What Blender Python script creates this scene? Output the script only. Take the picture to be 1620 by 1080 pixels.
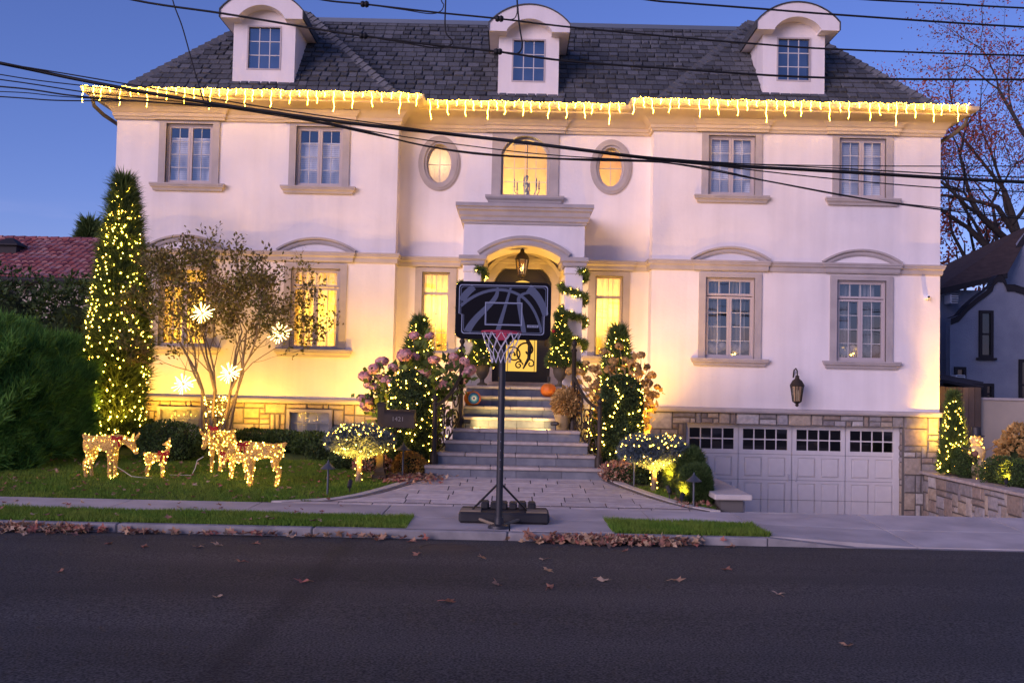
import bpy, math, random
import numpy as np
from mathutils import Matrix, Vector
R = math.radians
for o in list(bpy.data.objects): bpy.data.objects.remove(o)
scene = bpy.context.scene
COL = scene.collection
random.seed(7); RNG = np.random.default_rng(11)

# ------------------------------------------------------------------ camera, sky, exposure
CAM_Z = 2.0
cam_data = bpy.data.cameras.new('camera'); cam = bpy.data.objects.new('camera', cam_data); COL.objects.link(cam)
cam_data.sensor_width = 36.0; cam_data.lens = 35.0; cam_data.clip_start = 0.1; cam_data.clip_end = 6000
CAM_M = Matrix.Rotation(R(92.3), 3, 'X') @ Matrix.Rotation(R(1.25), 3, 'Z')
cam.matrix_world = Matrix.Translation((0, 0, CAM_Z)) @ CAM_M.to_4x4()
scene.camera = cam

world = bpy.data.worlds.new('World'); scene.world = world; world.use_nodes = True
wn, wl = world.node_tree.nodes, world.node_tree.links
wn.clear()
w_out = wn.new('ShaderNodeOutputWorld'); w_bg = wn.new('ShaderNodeBackground'); sky = wn.new('ShaderNodeTexSky')
sky.sky_type = 'NISHITA'; sky.sun_disc = False
SUN_ELEV, SUN_ROT = 15.0, 222.0           # light from behind the photographer's shoulder
sky.sun_elevation = R(SUN_ELEV); sky.sun_rotation = R(SUN_ROT)
sky.air_density = 1.0; sky.dust_density = 0.0; sky.ozone_density = 8.0
w_bg.inputs['Strength'].default_value = 0.12
w_tint = wn.new('ShaderNodeMixRGB'); w_tint.blend_type = 'MULTIPLY'; w_tint.inputs['Fac'].default_value = 1.0
w_tint.inputs['Color2'].default_value = (1.70, 0.90, 1.05, 1)      # violet cast of the blue hour, the whole dome alike
wl.new(sky.outputs[0], w_tint.inputs['Color1'])
# faint violet cloud streaks low over the horizon, all round
w_tc = wn.new('ShaderNodeTexCoord'); w_mp = wn.new('ShaderNodeMapping'); w_mp.inputs['Scale'].default_value = (2.2, 2.2, 16.0); w_nz = wn.new('ShaderNodeTexNoise'); w_nz.inputs['Scale'].default_value = 1.6; w_nz.inputs['Detail'].default_value = 6
wl.new(w_tc.outputs['Generated'], w_mp.inputs['Vector']); wl.new(w_mp.outputs[0], w_nz.inputs['Vector'])
w_sep = wn.new('ShaderNodeSeparateXYZ'); wl.new(w_tc.outputs['Generated'], w_sep.inputs[0])
w_el = wn.new('ShaderNodeMapRange'); w_el.inputs['From Min'].default_value = .16; w_el.inputs['From Max'].default_value = .10; wl.new(w_sep.outputs['Z'], w_el.inputs['Value'])
w_cl = wn.new('ShaderNodeMapRange'); w_cl.inputs['From Min'].default_value = .52; w_cl.inputs['From Max'].default_value = .68; w_cl.inputs['To Max'].default_value = .45; wl.new(w_nz.outputs['Fac'], w_cl.inputs['Value'])
w_mu = wn.new('ShaderNodeMath'); w_mu.operation = 'MULTIPLY'; wl.new(w_el.outputs[0], w_mu.inputs[0]); wl.new(w_cl.outputs[0], w_mu.inputs[1])
w_mix = wn.new('ShaderNodeMixRGB'); w_mix.inputs['Color2'].default_value = (4.2, 3.9, 6.4, 1); wl.new(w_mu.outputs[0], w_mix.inputs['Fac']); wl.new(w_tint.outputs[0], w_mix.inputs['Color1'])
wl.new(w_mix.outputs[0], w_bg.inputs['Color']); wl.new(w_bg.outputs[0], w_out.inputs['Surface'])

sun_d = bpy.data.lights.new('sun', 'SUN'); sun_d.energy = 2.0; sun_d.angle = R(36); sun_d.color = (1.0, 0.75, 0.88)
sun = bpy.data.objects.new('sun', sun_d); COL.objects.link(sun)
sun.rotation_euler = (R(75), 0, R(-42))     # afterglow, from behind the camera

vs = scene.view_settings
vs.view_transform = 'Standard'; vs.look = 'None'; vs.gamma = 1.0; vs.exposure = 0.3; vs.use_curve_mapping = False
cy = scene.cycles
cy.use_denoising = True; cy.denoiser = 'OPENIMAGEDENOISE'; cy.use_light_tree = True
cy.max_bounces = 6; cy.diffuse_bounces = 3; cy.glossy_bounces = 3; cy.transmission_bounces = 4; cy.transparent_max_bounces = 12
cy.sample_clamp_indirect = 4.0; cy.caustics_reflective = False; cy.caustics_refractive = False
cy.use_adaptive_sampling = True; cy.adaptive_threshold = 0.015

def P(u, v, Y):
    """survey helper: where the sight line through a measured point meets distance Y (metres)"""
    d = CAM_M @ Vector(((u - 810) / 1575, -(v - 540) / 1575, -1))
    d *= Y / d.y
    return Vector((d.x, Y, d.z + CAM_Z))

# ------------------------------------------------------------------ materials
MATS = {}
def nodes_of(name):
    m = bpy.data.materials.new(name); m.use_nodes = True
    return m, m.node_tree.nodes, m.node_tree.links
def mat(name, c1, c2=None, rough=0.8, scale=6.0, bump=0.0, bscale=60.0, metal=0.0, vary=0.0, spec=0.3, translucent=0.0,
        stops=None, detail=4.0, bdist=0.01, streak=0.0):
    """procedural surface: two-tone noise, optional per-piece palette (stops), fine bump, optional leaf translucency"""
    m, n, l = nodes_of(name)
    b = n['Principled BSDF']; b.inputs['Roughness'].default_value = rough; b.inputs['Metallic'].default_value = metal
    b.inputs['Specular IOR Level'].default_value = spec
    tc = n.new('ShaderNodeTexCoord')
    nz = n.new('ShaderNodeTexNoise'); nz.inputs['Scale'].default_value = scale; nz.inputs['Detail'].default_value = detail
    l.new(tc.outputs['Object'], nz.inputs['Vector'])
    ramp = n.new('ShaderNodeValToRGB'); ramp.color_ramp.elements[0].position = 0.32; ramp.color_ramp.elements[1].position = 0.68
    ramp.color_ramp.elements[0].color = (*c1, 1); ramp.color_ramp.elements[1].color = (*(c2 or c1), 1)
    l.new(nz.outputs['Fac'], ramp.inputs['Fac'])
    col = ramp.outputs['Color']
    if streak:      # faint rain streaks and grime blotches
        mp0 = n.new('ShaderNodeMapping'); mp0.inputs['Scale'].default_value = (3.2, 3.2, .22); sn0 = n.new('ShaderNodeTexNoise'); sn0.inputs['Scale'].default_value = 1.0; sn0.inputs['Detail'].default_value = 7
        l.new(tc.outputs['Object'], mp0.inputs['Vector']); l.new(mp0.outputs[0], sn0.inputs['Vector'])
        sr0 = n.new('ShaderNodeMapRange'); sr0.inputs['From Min'].default_value = .42; sr0.inputs['From Max'].default_value = .72; sr0.inputs['To Min'].default_value = 1.0; sr0.inputs['To Max'].default_value = 1-streak; l.new(sn0.outputs['Fac'], sr0.inputs['Value'])
        sm0 = n.new('ShaderNodeMixRGB'); sm0.blend_type = 'MULTIPLY'; sm0.inputs['Fac'].default_value = 1.0; l.new(col, sm0.inputs['Color1']); l.new(sr0.outputs[0], sm0.inputs['Color2']); col = sm0.outputs['Color']
    if stops or vary:
        geo = n.new('ShaderNodeNewGeometry'); oi = n.new('ShaderNodeObjectInfo')
        ad = n.new('ShaderNodeMath'); ad.operation = 'ADD'
        l.new(geo.outputs['Random Per Island'], ad.inputs[0]); l.new(oi.outputs['Random'], ad.inputs[1])
        fr = n.new('ShaderNodeMath'); fr.operation = 'FRACT'; l.new(ad.outputs[0], fr.inputs[0])
    if stops:
        pr = n.new('ShaderNodeValToRGB'); pr.color_ramp.interpolation = 'CONSTANT'
        els = pr.color_ramp.elements
        for i, s in enumerate(stops):
            e = els[i] if i < 2 else els.new(i / len(stops))
            e.position = i / len(stops); e.color = (*s, 1)
        l.new(fr.outputs[0], pr.inputs['Fac'])
        mx = n.new('ShaderNodeMixRGB'); mx.blend_type = 'MULTIPLY'; mx.inputs['Fac'].default_value = 1.0
        l.new(pr.outputs['Color'], mx.inputs['Color1']); l.new(col, mx.inputs['Color2']); col = mx.outputs['Color']
    if vary:
        mr = n.new('ShaderNodeMapRange'); mr.inputs['To Min'].default_value = 1 - vary; mr.inputs['To Max'].default_value = 1 + vary
        l.new(fr.outputs[0], mr.inputs['Value'])
        hv = n.new('ShaderNodeHueSaturation'); l.new(mr.outputs[0], hv.inputs['Value']); l.new(col, hv.inputs['Color']); col = hv.outputs['Color']
    l.new(col, b.inputs['Base Color'])
    if bump:
        bn = n.new('ShaderNodeTexNoise'); bn.inputs['Scale'].default_value = bscale; bn.inputs['Detail'].default_value = 5
        l.new(tc.outputs['Object'], bn.inputs['Vector'])
        bp = n.new('ShaderNodeBump'); bp.inputs['Strength'].default_value = bump; bp.inputs['Distance'].default_value = bdist
        l.new(bn.outputs['Fac'], bp.inputs['Height']); l.new(bp.outputs[0], b.inputs['Normal'])
    if translucent:
        tr = n.new('ShaderNodeBsdfTranslucent'); l.new(col, tr.inputs['Color'])
        ms = n.new('ShaderNodeMixShader'); ms.inputs['Fac'].default_value = translucent
        l.new(b.outputs[0], ms.inputs[1]); l.new(tr.outputs[0], ms.inputs[2])
        l.new(ms.outputs[0], n['Material Output'].inputs['Surface'])
    MATS[name] = m
    return m
def emit(name, c, s):
    m, n, l = nodes_of(name)
    n.remove(n['Principled BSDF']); e = n.new('ShaderNodeEmission'); e.inputs['Color'].default_value = (*c, 1); e.inputs['Strength'].default_value = s
    l.new(e.outputs[0], n['Material Output'].inputs['Surface']); MATS[name] = m
    return m
def glass(name, tint=(1, 1, 1), refl=0.08, rough=0.02):
    """thin pane: clear with a mirror reflection that grows at grazing angles"""
    m, n, l = nodes_of(name); n.remove(n['Principled BSDF'])
    t = n.new('ShaderNodeBsdfTransparent'); t.inputs['Color'].default_value = (*tint, 1)
    g = n.new('ShaderNodeBsdfGlossy'); g.inputs['Roughness'].default_value = rough
    tc = n.new('ShaderNodeTexCoord'); nz = n.new('ShaderNodeTexNoise'); nz.inputs['Scale'].default_value = 1.6
    bp = n.new('ShaderNodeBump'); bp.inputs['Strength'].default_value = 0.05; bp.inputs['Distance'].default_value = 0.02
    l.new(tc.outputs['Object'], nz.inputs['Vector']); l.new(nz.outputs['Fac'], bp.inputs['Height']); l.new(bp.outputs[0], g.inputs['Normal'])
    lw = n.new('ShaderNodeLayerWeight'); lw.inputs['Blend'].default_value = 0.35
    mr = n.new('ShaderNodeMapRange'); mr.inputs['To Min'].default_value = refl; mr.inputs['To Max'].default_value = 0.9
    l.new(lw.outputs['Fresnel'], mr.inputs['Value'])
    ms = n.new('ShaderNodeMixShader'); l.new(mr.outputs[0], ms.inputs['Fac']); l.new(t.outputs[0], ms.inputs[1]); l.new(g.outputs[0], ms.inputs[2])
    l.new(ms.outputs[0], n['Material Output'].inputs['Surface']); MATS[name] = m
    return m

# ------------------------------------------------------------------ mesh helpers
def link(o, parent=None, keep=True):
    COL.objects.link(o)
    if parent is not None:
        o.parent = parent
        if keep: o.matrix_parent_inverse = Matrix.Translation(-Vector(parent.get('_at', (0, 0, 0))))
    return o
def tag(o, label=None, cat=None, group=None, kind=None):
    if label: o['label'] = label
    if cat: o['category'] = cat
    if group: o['group'] = group
    if kind: o['kind'] = kind
    return o
def empty(name, loc=(0, 0, 0), label=None, cat=None, group=None, parent=None):
    o = bpy.data.objects.new(name, None); o.empty_display_size = 0.1
    if parent is None:
        COL.objects.link(o); o.location = loc; o['_at'] = tuple(loc)
    else:
        link(o, parent); o['_at'] = (0, 0, 0)
    return tag(o, label, cat, group)
def np_mesh(name, V, F):
    """V (n,3), F (m,k) uniform polygons"""
    V = np.asarray(V, dtype=np.float32); F = np.asarray(F, dtype=np.int32)
    me = bpy.data.meshes.new(name); k = F.shape[1]
    me.vertices.add(len(V)); me.vertices.foreach_set('co', V.ravel())
    me.loops.add(F.size); me.loops.foreach_set('vertex_index', F.ravel())
    me.polygons.add(len(F)); me.polygons.foreach_set('loop_start', np.arange(0, F.size, k, dtype=np.int32))
    me.polygons.foreach_set('loop_total', np.full(len(F), k, dtype=np.int32))
    me.update(calc_edges=True); me.validate()
    return me
def put(name, me, m, parent=None, keep=True):
    if m is not None:
        me.materials.clear(); me.materials.append(MATS[m] if isinstance(m, str) else m)
    return link(bpy.data.objects.new(name, me), parent, keep)

class MB:
    def __init__(s): s.v = []; s.f = []
    def add(s, vs, fs):
        b = len(s.v); s.v += [tuple(x) for x in vs]; s.f += [tuple(i + b for i in f) for f in fs]; return s
    def box(s, x0, x1, y0, y1, z0, z1):
        return s.add([(x0,y0,z0),(x1,y0,z0),(x1,y1,z0),(x0,y1,z0),(x0,y0,z1),(x1,y0,z1),(x1,y1,z1),(x0,y1,z1)],
                     [(0,3,2,1),(4,5,6,7),(0,1,5,4),(1,2,6,5),(2,3,7,6),(3,0,4,7)])
    def cbox(s, x0, x1, y0, y1, z0, z1, c=0.01):
        """box with chamfered edges"""
        vs = []
        X = (x0, x1); Y = (y0, y1); Z = (z0, z1)
        idx = {}
        for i in (0,1):
            for j in (0,1):
                for k in (0,1):
                    sx, sy, sz = (1,-1)[i]*c, (1,-1)[j]*c, (1,-1)[k]*c
                    for ax, p in enumerate(((X[i], Y[j]+sy, Z[k]+sz), (X[i]+sx, Y[j], Z[k]+sz), (X[i]+sx, Y[j]+sy, Z[k]))):
                        idx[i,j,k,ax] = len(vs); vs.append(p)
        f = []
        for i in (0,1): f.append([idx[i,0,0,0],idx[i,1,0,0],idx[i,1,1,0],idx[i,0,1,0]])
        for j in (0,1): f.append([idx[0,j,0,1],idx[1,j,0,1],idx[1,j,1,1],idx[0,j,1,1]])
        for k in (0,1): f.append([idx[0,0,k,2],idx[1,0,k,2],idx[1,1,k,2],idx[0,1,k,2]])
        for i in (0,1):
            for j in (0,1): f.append([idx[i,j,0,0],idx[i,j,1,0],idx[i,j,1,1],idx[i,j,0,1]])
            for k in (0,1): f.append([idx[i,0,k,0],idx[i,1,k,0],idx[i,1,k,2],idx[i,0,k,2]])
        for j in (0,1):
            for k in (0,1): f.append([idx[0,j,k,1],idx[1,j,k,1],idx[1,j,k,2],idx[0,j,k,2]])
        for i in (0,1):
            for j in (0,1):
                for k in (0,1): f.append([idx[i,j,k,0],idx[i,j,k,1],idx[i,j,k,2]])
        return s.add(vs, f)
    def tube(s, pts, r, n=8, cap=True):
        pts = [Vector(p) for p in pts]; rs = r if isinstance(r, (list, tuple)) else [r] * len(pts)
        ref = None; rings = []
        for i, p in enumerate(pts):
            d = (pts[min(i+1, len(pts)-1)] - pts[max(i-1, 0)])
            d = d.normalized() if d.length > 1e-9 else Vector((0,0,1))
            if ref is None: ref = Vector((0,0,1)) if abs(d.z) < 0.9 else Vector((1,0,0))
            a = d.cross(ref)
            if a.length < 1e-6: a = d.orthogonal()
            a.normalize(); b = d.cross(a); ref = a.cross(d)
            rings.append([p + (a*math.cos(2*math.pi*k/n) + b*math.sin(2*math.pi*k/n))*rs[i] for k in range(n)])
        vs = [v for ring in rings for v in ring]; fs = []
        for i in range(len(rings)-1):
            for k in range(n): fs.append((i*n+k, i*n+(k+1)%n, (i+1)*n+(k+1)%n, (i+1)*n+k))
        if cap and n > 2: fs += [tuple(range(n))[::-1], tuple(range((len(rings)-1)*n, len(rings)*n))]
        return s.add(vs, fs)
    def lathe(s, c, prof, n=16, axis='z', rot=None, sq=None):
        """prof: [(radius, height)]; sq=angle offset for square/hex sections"""
        vs = []; fs = []; c = Vector(c); off = sq or 0
        for (r, h) in prof:
            for k in range(n):
                a = 2*math.pi*k/n + off; p = Vector((r*math.cos(a), r*math.sin(a), h))
                if rot is not None: p = rot @ p
                vs.append(c + p)
        for i in range(len(prof)-1):
            for k in range(n): fs.append((i*n+k, i*n+(k+1)%n, (i+1)*n+(k+1)%n, (i+1)*n+k))
        fs += [tuple(range(n))[::-1], tuple(range((len(prof)-1)*n, len(prof)*n))]
        return s.add(vs, fs)
    def ball(s, c, r, n=8, m=6, sc=(1,1,1)):
        prof = [(max(1e-4, r*math.sin(math.pi*i/m)), -r*math.cos(math.pi*i/m)) for i in range(m+1)]
        b = len(s.v); s.lathe((0,0,0), prof, n)
        for i in range(b, len(s.v)):
            v = s.v[i]; s.v[i] = (c[0]+v[0]*sc[0], c[1]+v[1]*sc[1], c[2]+v[2]*sc[2])
        return s
    def prism(s, poly, y0, y1):
        """polygon [(x,z)] extruded in y"""
        n = len(poly)
        vs = [(x,y0,z) for x,z in poly] + [(x,y1,z) for x,z in poly]
        fs = [tuple(range(n)), tuple(range(2*n-1, n-1, -1))] + [(i, i+n, (i+1)%n+n, (i+1)%n) for i in range(n)]
        return s.add(vs, fs)
    def ring(s, outer, inner, y0, y1):
        """closed outlines of equal length [(x,z)]: a flat frame extruded in y"""
        n = len(outer)
        vs = [(x,y0,z) for x,z in outer] + [(x,y0,z) for x,z in inner] + [(x,y1,z) for x,z in outer] + [(x,y1,z) for x,z in inner]
        fs = []
        for i in range(n):
            j = (i+1) % n
            fs += [(i,j,n+j,n+i), (2*n+i,3*n+i,3*n+j,2*n+j), (i,2*n+i,2*n+j,j), (n+i,n+j,3*n+j,3*n+i)]
        return s.add(vs, fs)
    def strip(s, pts_a, pts_b):
        n = len(pts_a); return s.add(list(pts_a)+list(pts_b), [(i,i+1,n+i+1,n+i) for i in range(n-1)])
    def sweep(s, path, prof, closed_prof=False, caps=True):
        """profile [(outward, z)] swept along a plan path [(x,y)], outward = right-hand side of travel"""
        n = len(path); nor = []
        for i in range(n-1):
            dx, dy = path[i+1][0]-path[i][0], path[i+1][1]-path[i][1]; L = math.hypot(dx, dy); nor.append((dy/L, -dx/L))
        vs = []
        for i in range(n):
            a = nor[max(i-1,0)]; b = nor[min(i,n-2)]
            k = 1 + a[0]*b[0] + a[1]*b[1]; mx, my = (a[0]+b[0])/k, (a[1]+b[1])/k
            vs += [(path[i][0]+mx*d, path[i][1]+my*d, z) for d, z in prof]
        m = len(prof); fs = []
        for i in range(n-1):
            for k in range(m if closed_prof else m-1):
                fs.append((i*m+k, (i+1)*m+k, (i+1)*m+(k+1)%m, i*m+(k+1)%m))
        if caps: fs += [tuple(range(m)), tuple(range((n-1)*m, n*m))[::-1]]
        return s.add(vs, fs)
    def mesh(s, name):
        me = bpy.data.meshes.new(name); me.from_pydata(s.v, [], s.f); me.update(); return me
    def build(s, name, m, parent=None, smooth=False, keep=True, label=None):
        me = s.mesh(name)
        import bmesh
        bm = bmesh.new(); bm.from_mesh(me); bmesh.ops.recalc_face_normals(bm, faces=bm.faces); bm.to_mesh(me); bm.free()
        if smooth:
            me.polygons.foreach_set('use_smooth', [True]*len(me.polygons))
            if smooth != 'all': me.set_sharp_from_angle(angle=R(38))
        o = put(name, me, m, parent, keep)
        if label: o['label'] = label
        return o
def copy_tree(o, parent=None):
    c = o.copy(); COL.objects.link(c)
    if parent is not None: c.parent = parent
    for ch in list(o.children): copy_tree(ch, c)
    return c
def light(name, kind, loc, energy, color=(1.0, 0.66, 0.22), parent=None, aim=None, size=0.06, spot=None, blend=0.6):
    d = bpy.data.lights.new(name, kind); d.energy = energy; d.color = color
    if kind in ('POINT', 'SPOT'): d.shadow_soft_size = size
    if kind == 'SPOT': d.spot_size = R(spot or 90); d.spot_blend = blend
    o = bpy.data.objects.new(name, d); link(o, parent); o.location = loc
    if aim is not None: o.rotation_euler = (Vector(aim) - Vector(loc)).to_track_quat('-Z', 'Y').to_euler()
    return o

# ------------------------------------------------------------------ foliage helpers (numpy)
def unit(a): return a / np.maximum(np.linalg.norm(a, axis=1, keepdims=True), 1e-9)
def leaf_quads(pts, nrm, length, width, jitter=0.8, droop=0.0):
    """one rhombic, slightly folded leaf per point, growing roughly along nrm"""
    n = len(pts); d = unit(nrm + RNG.normal(0, jitter, (n,3))); d[:,2] -= droop; d = unit(d)
    s = unit(np.cross(d, RNG.normal(0, 1, (n,3)))); L = length * RNG.uniform(.6, 1.3, (n,1)); Wd = width * RNG.uniform(.7, 1.2, (n,1))
    nn = np.cross(d, s)
    V = np.stack([pts, pts + d*L*.5 + s*Wd*.5 + nn*Wd*.15, pts + d*L, pts + d*L*.5 - s*Wd*.5 + nn*Wd*.15], 1).reshape(-1,3)
    return V, np.arange(4*n).reshape(-1,4)
def sprays(pts, nrm, length, width, k=5, spread=0.5):
    """conifer sprays: k thin blades fanning out from every point"""
    n = len(pts); pts = np.repeat(pts, k, 0); d = unit(np.repeat(unit(nrm), k, 0) + RNG.normal(0, spread, (n*k,3)))
    s = unit(np.cross(d, RNG.normal(0, 1, (n*k,3)))); L = length * RNG.uniform(.45, 1.25, (n*k,1)); w = width * RNG.uniform(.7, 1.3, (n*k,1))
    base = pts + d * RNG.uniform(-.15, .35, (n*k,1)) * length
    V = np.stack([base - s*w*.5, base + s*w*.5, base + d*L], 1).reshape(-1,3)
    return V, np.arange(3*n*k).reshape(-1,3)
def cat(parts):
    Vs, Fs, b = [], [], 0
    for V, F in parts: Vs.append(V); Fs.append(F + b); b += len(V)
    return np.concatenate(Vs), np.concatenate(Fs)
def octas(pts, r):
    """small faceted bulbs"""
    pts = np.asarray(pts, float); n = len(pts); rr = r * RNG.uniform(.8, 1.25, (n,1,1))
    o = np.array([[1,0,0],[-1,0,0],[0,1,0],[0,-1,0],[0,0,1.25],[0,0,-1.25]])
    V = (pts[:,None,:] + o[None]*rr).reshape(-1,3)
    f = np.array([[0,2,4],[2,1,4],[1,3,4],[3,0,4],[2,0,5],[1,2,5],[3,1,5],[0,3,5]])
    return V, (f[None] + 6*np.arange(n)[:,None,None]).reshape(-1,3)
def on_surface(me, n):
    """points spread evenly by area over a mesh, with normals"""
    me.calc_loop_triangles(); T = np.empty(len(me.loop_triangles)*3, dtype=np.int32); me.loop_triangles.foreach_get('vertices', T); T = T.reshape(-1,3)
    co = np.empty(len(me.vertices)*3); me.vertices.foreach_get('co', co); co = co.reshape(-1,3); A = co[T]
    cr = np.cross(A[:,1]-A[:,0], A[:,2]-A[:,0]); ar = np.linalg.norm(cr, axis=1); k = RNG.choice(len(T), n, p=ar/ar.sum())
    w = RNG.dirichlet((1,1,1), n); return (A[k]*w[:,:,None]).sum(1), unit(cr[k])
def lumps(p, amp, freq, seed):
    """cheap smooth pseudo-noise for uneven outlines"""
    g = np.random.default_rng(seed); out = np.zeros(len(p))
    for i in range(5):
        k = g.normal(0, freq*(1+.6*i), 3); out += np.sin(p @ k + g.uniform(0, 6.28)) / (1+.5*i)
    return out * amp / 2.2
def ellipsoid_shell(c, rad, n, thick=0.25, seed=0, amp=0.12, freq=2.2, zmin=-1.0):
    d = unit(RNG.normal(0, 1, (n,3))); d = d[d[:,2] > zmin]
    k = 1 + lumps(d*np.array(rad), amp, freq/max(rad), seed) - RNG.uniform(0, thick, len(d))**1.4
    p = np.array(c) + d*np.array(rad)*k[:,None]
    return p, unit(d/np.array(rad))
# ------------------------------------------------------------------ palette
mat('stucco', (.84,.78,.76), (.77,.71,.69), rough=.92, scale=1.1, bump=.30, bscale=13, bdist=.022, spec=.15, streak=.09)
mat('trim_stone', (.38,.34,.325), (.46,.41,.39), rough=.85, scale=3, bump=.15, bscale=90, bdist=.004)
mat('cream_trim', (.56,.46,.35), (.50,.41,.31), rough=.8, scale=3, bump=.1)
mat('shingle', (.75,.75,.75), (1.15,1.15,1.15), rough=.9, scale=25, bump=.5, bscale=240, bdist=.004,
    stops=[(.095,.10,.108),(.115,.12,.128),(.08,.085,.092),(.13,.135,.145),(.10,.105,.112),(.07,.074,.08)])
mat('roof_deck', (.03,.03,.035), rough=.95)
mat('flashing', (.14,.17,.21), rough=.5, metal=.3)
mat('gutter', (.10,.085,.075), rough=.5)
mat('window_frame', (.48,.42,.41), rough=.6)
mat('glazing_bar', (.55,.53,.52), rough=.6)
mat('room', (.55,.45,.33), rough=.9)
mat('dark_room', (.06,.055,.05), rough=.95)
mat('sheer_curtain', (.78,.76,.72), rough=.95, translucent=.5, scale=20)
mat('blind', (.86,.87,.88), rough=.7); mat('drape_cloth', (.74,.62,.36), (.64,.52,.28), rough=.95, translucent=.65, scale=9)
glass('pane', refl=.17); glass('sky_pane', tint=(.5,.55,.62), refl=.24); mat('ridge_cap', (.115,.12,.128), (.15,.155,.16), rough=.9, scale=20, bump=.4, vary=.12); mat('grey_curtain', (.27,.27,.29), (.34,.34,.36), rough=.95, translucent=.3, scale=20); glass('dark_pane', tint=(.35,.38,.42), refl=.10); glass('garage_pane', tint=(.12,.12,.13), refl=.05)
mat('stone_warm', (.85,.85,.85), (1.1,1.1,1.1), rough=.9, scale=14, bump=.6, bscale=45, bdist=.01,
    stops=[(.50,.40,.26),(.46,.38,.27),(.52,.44,.31),(.40,.31,.20),(.55,.46,.33),(.34,.29,.23),(.48,.37,.22)])
mat('stone_mixed', (.8,.8,.8), (1.15,1.15,1.15), rough=.9, scale=12, bump=.6, bscale=40, bdist=.012,
    stops=[(.34,.29,.24),(.27,.25,.24),(.40,.33,.25),(.22,.20,.20),(.33,.31,.31),(.42,.37,.32),(.27,.22,.18),(.47,.44,.41),(.30,.24,.20)])
mat('mortar', (.13,.12,.11), rough=.95)
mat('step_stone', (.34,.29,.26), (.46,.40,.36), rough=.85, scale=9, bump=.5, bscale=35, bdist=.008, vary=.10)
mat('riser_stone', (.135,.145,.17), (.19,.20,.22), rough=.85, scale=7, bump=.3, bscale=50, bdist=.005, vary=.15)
mat('paver', (.45,.39,.37), (.58,.52,.48), rough=.85, scale=7, bump=.35, bscale=60, bdist=.005, vary=.14)
mat('paver_dark', (.13,.11,.105), (.17,.15,.14), rough=.85, scale=7, bump=.3, bscale=60, vary=.15)
mat('edging', (.58,.52,.46), (.50,.45,.40), rough=.85, scale=8, bump=.3)
mat('joint_sand', (.045,.04,.038), rough=.95)
mat('concrete', (.38,.345,.33), (.56,.51,.48), rough=.9, scale=1.6, bump=.4, bscale=60, bdist=.006, vary=.09, detail=10)
mat('kerb_concrete', (.20,.19,.19), (.33,.31,.30), rough=.9, scale=4, bump=.5, bscale=50, bdist=.006, vary=.08, detail=8)
mat('soil', (.07,.05,.035), (.10,.075,.05), rough=.95, scale=9, bump=.6, bscale=30, bdist=.03)
mat('lawn', (.06,.10,.022), (.09,.13,.03), rough=.95, scale=3, bump=.8, bscale=60, bdist=.03, detail=8)
mat('grass', (.12,.24,.025), (.20,.28,.04), rough=.75, scale=2, vary=.4, translucent=.3)
mat('black_metal', (.022,.022,.026), rough=.5, spec=.5)
mat('bronze', (.034,.026,.02), (.05,.037,.026), rough=.55, metal=.3, bump=.1)
mat('leaf_dry', (.9,.9,.9), (1.1,1.1,1.1), rough=.85, scale=30, translucent=.2,
    stops=[(.42,.25,.15),(.36,.18,.12),(.50,.33,.20),(.30,.15,.10),(.54,.39,.26),(.40,.15,.11)])
emit('bulb', (1.0, .56, .055), 38.0)
emit('bulb_icicle', (1.0, .54, .038), 62.0)
emit('bulb_deer', (1.0, .57, .07), 30.0)
mat('wire_green', (.01,.02,.01), rough=.6)

# asphalt with a darker sealed seam wandering towards the kerb, fine aggregate and faint wheel polish
m, n, l = nodes_of('asphalt'); b = n['Principled BSDF']; b.inputs['Roughness'].default_value = .82; b.inputs['Specular IOR Level'].default_value = .35
tc = n.new('ShaderNodeTexCoord'); n1 = n.new('ShaderNodeTexNoise'); n1.inputs['Scale'].default_value = 55; n1.inputs['Detail'].default_value = 6
n2 = n.new('ShaderNodeTexNoise'); n2.inputs['Scale'].default_value = .55; n2.inputs['Detail'].default_value = 5
mp = n.new('ShaderNodeMapping'); mp.inputs['Scale'].default_value = (.35, 1.6, 1)
l.new(tc.outputs['Object'], n1.inputs['Vector']); l.new(tc.outputs['Object'], mp.inputs['Vector']); l.new(mp.outputs[0], n2.inputs['Vector'])
r1 = n.new('ShaderNodeValToRGB'); r1.color_ramp.elements[0].color = (.008,.0078,.0072,1); r1.color_ramp.elements[1].color = (.110,.106,.098,1)
r1.color_ramp.elements[0].position = .36; r1.color_ramp.elements[1].position = .70
r2 = n.new('ShaderNodeValToRGB'); r2.color_ramp.elements[0].color = (.6,.6,.6,1); r2.color_ramp.elements[1].color = (1.25,1.25,1.25,1)
r2.color_ramp.elements[0].position = .3; r2.color_ramp.elements[1].position = .7
mx = n.new('ShaderNodeMixRGB'); mx.blend_type = 'MULTIPLY'; mx.inputs['Fac'].default_value = 1
l.new(n1.outputs['Fac'], r1.inputs['Fac']); l.new(n2.outputs['Fac'], r2.inputs['Fac']); l.new(r1.outputs['Color'], mx.inputs['Color1']); l.new(r2.outputs['Color'], mx.inputs['Color2'])
sx = n.new('ShaderNodeSeparateXYZ'); l.new(tc.outputs['Object'], sx.inputs[0])      # seam runs straight across the road
ma = n.new('ShaderNodeMath'); ma.operation = 'MULTIPLY_ADD'; ma.inputs[1].default_value = .01; ma.inputs[2].default_value = 1.73; l.new(sx.outputs['Y'], ma.inputs[0])
ad = n.new('ShaderNodeMath'); ad.operation = 'ADD'; l.new(sx.outputs['X'], ad.inputs[0]); l.new(ma.outputs[0], ad.inputs[1])
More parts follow.
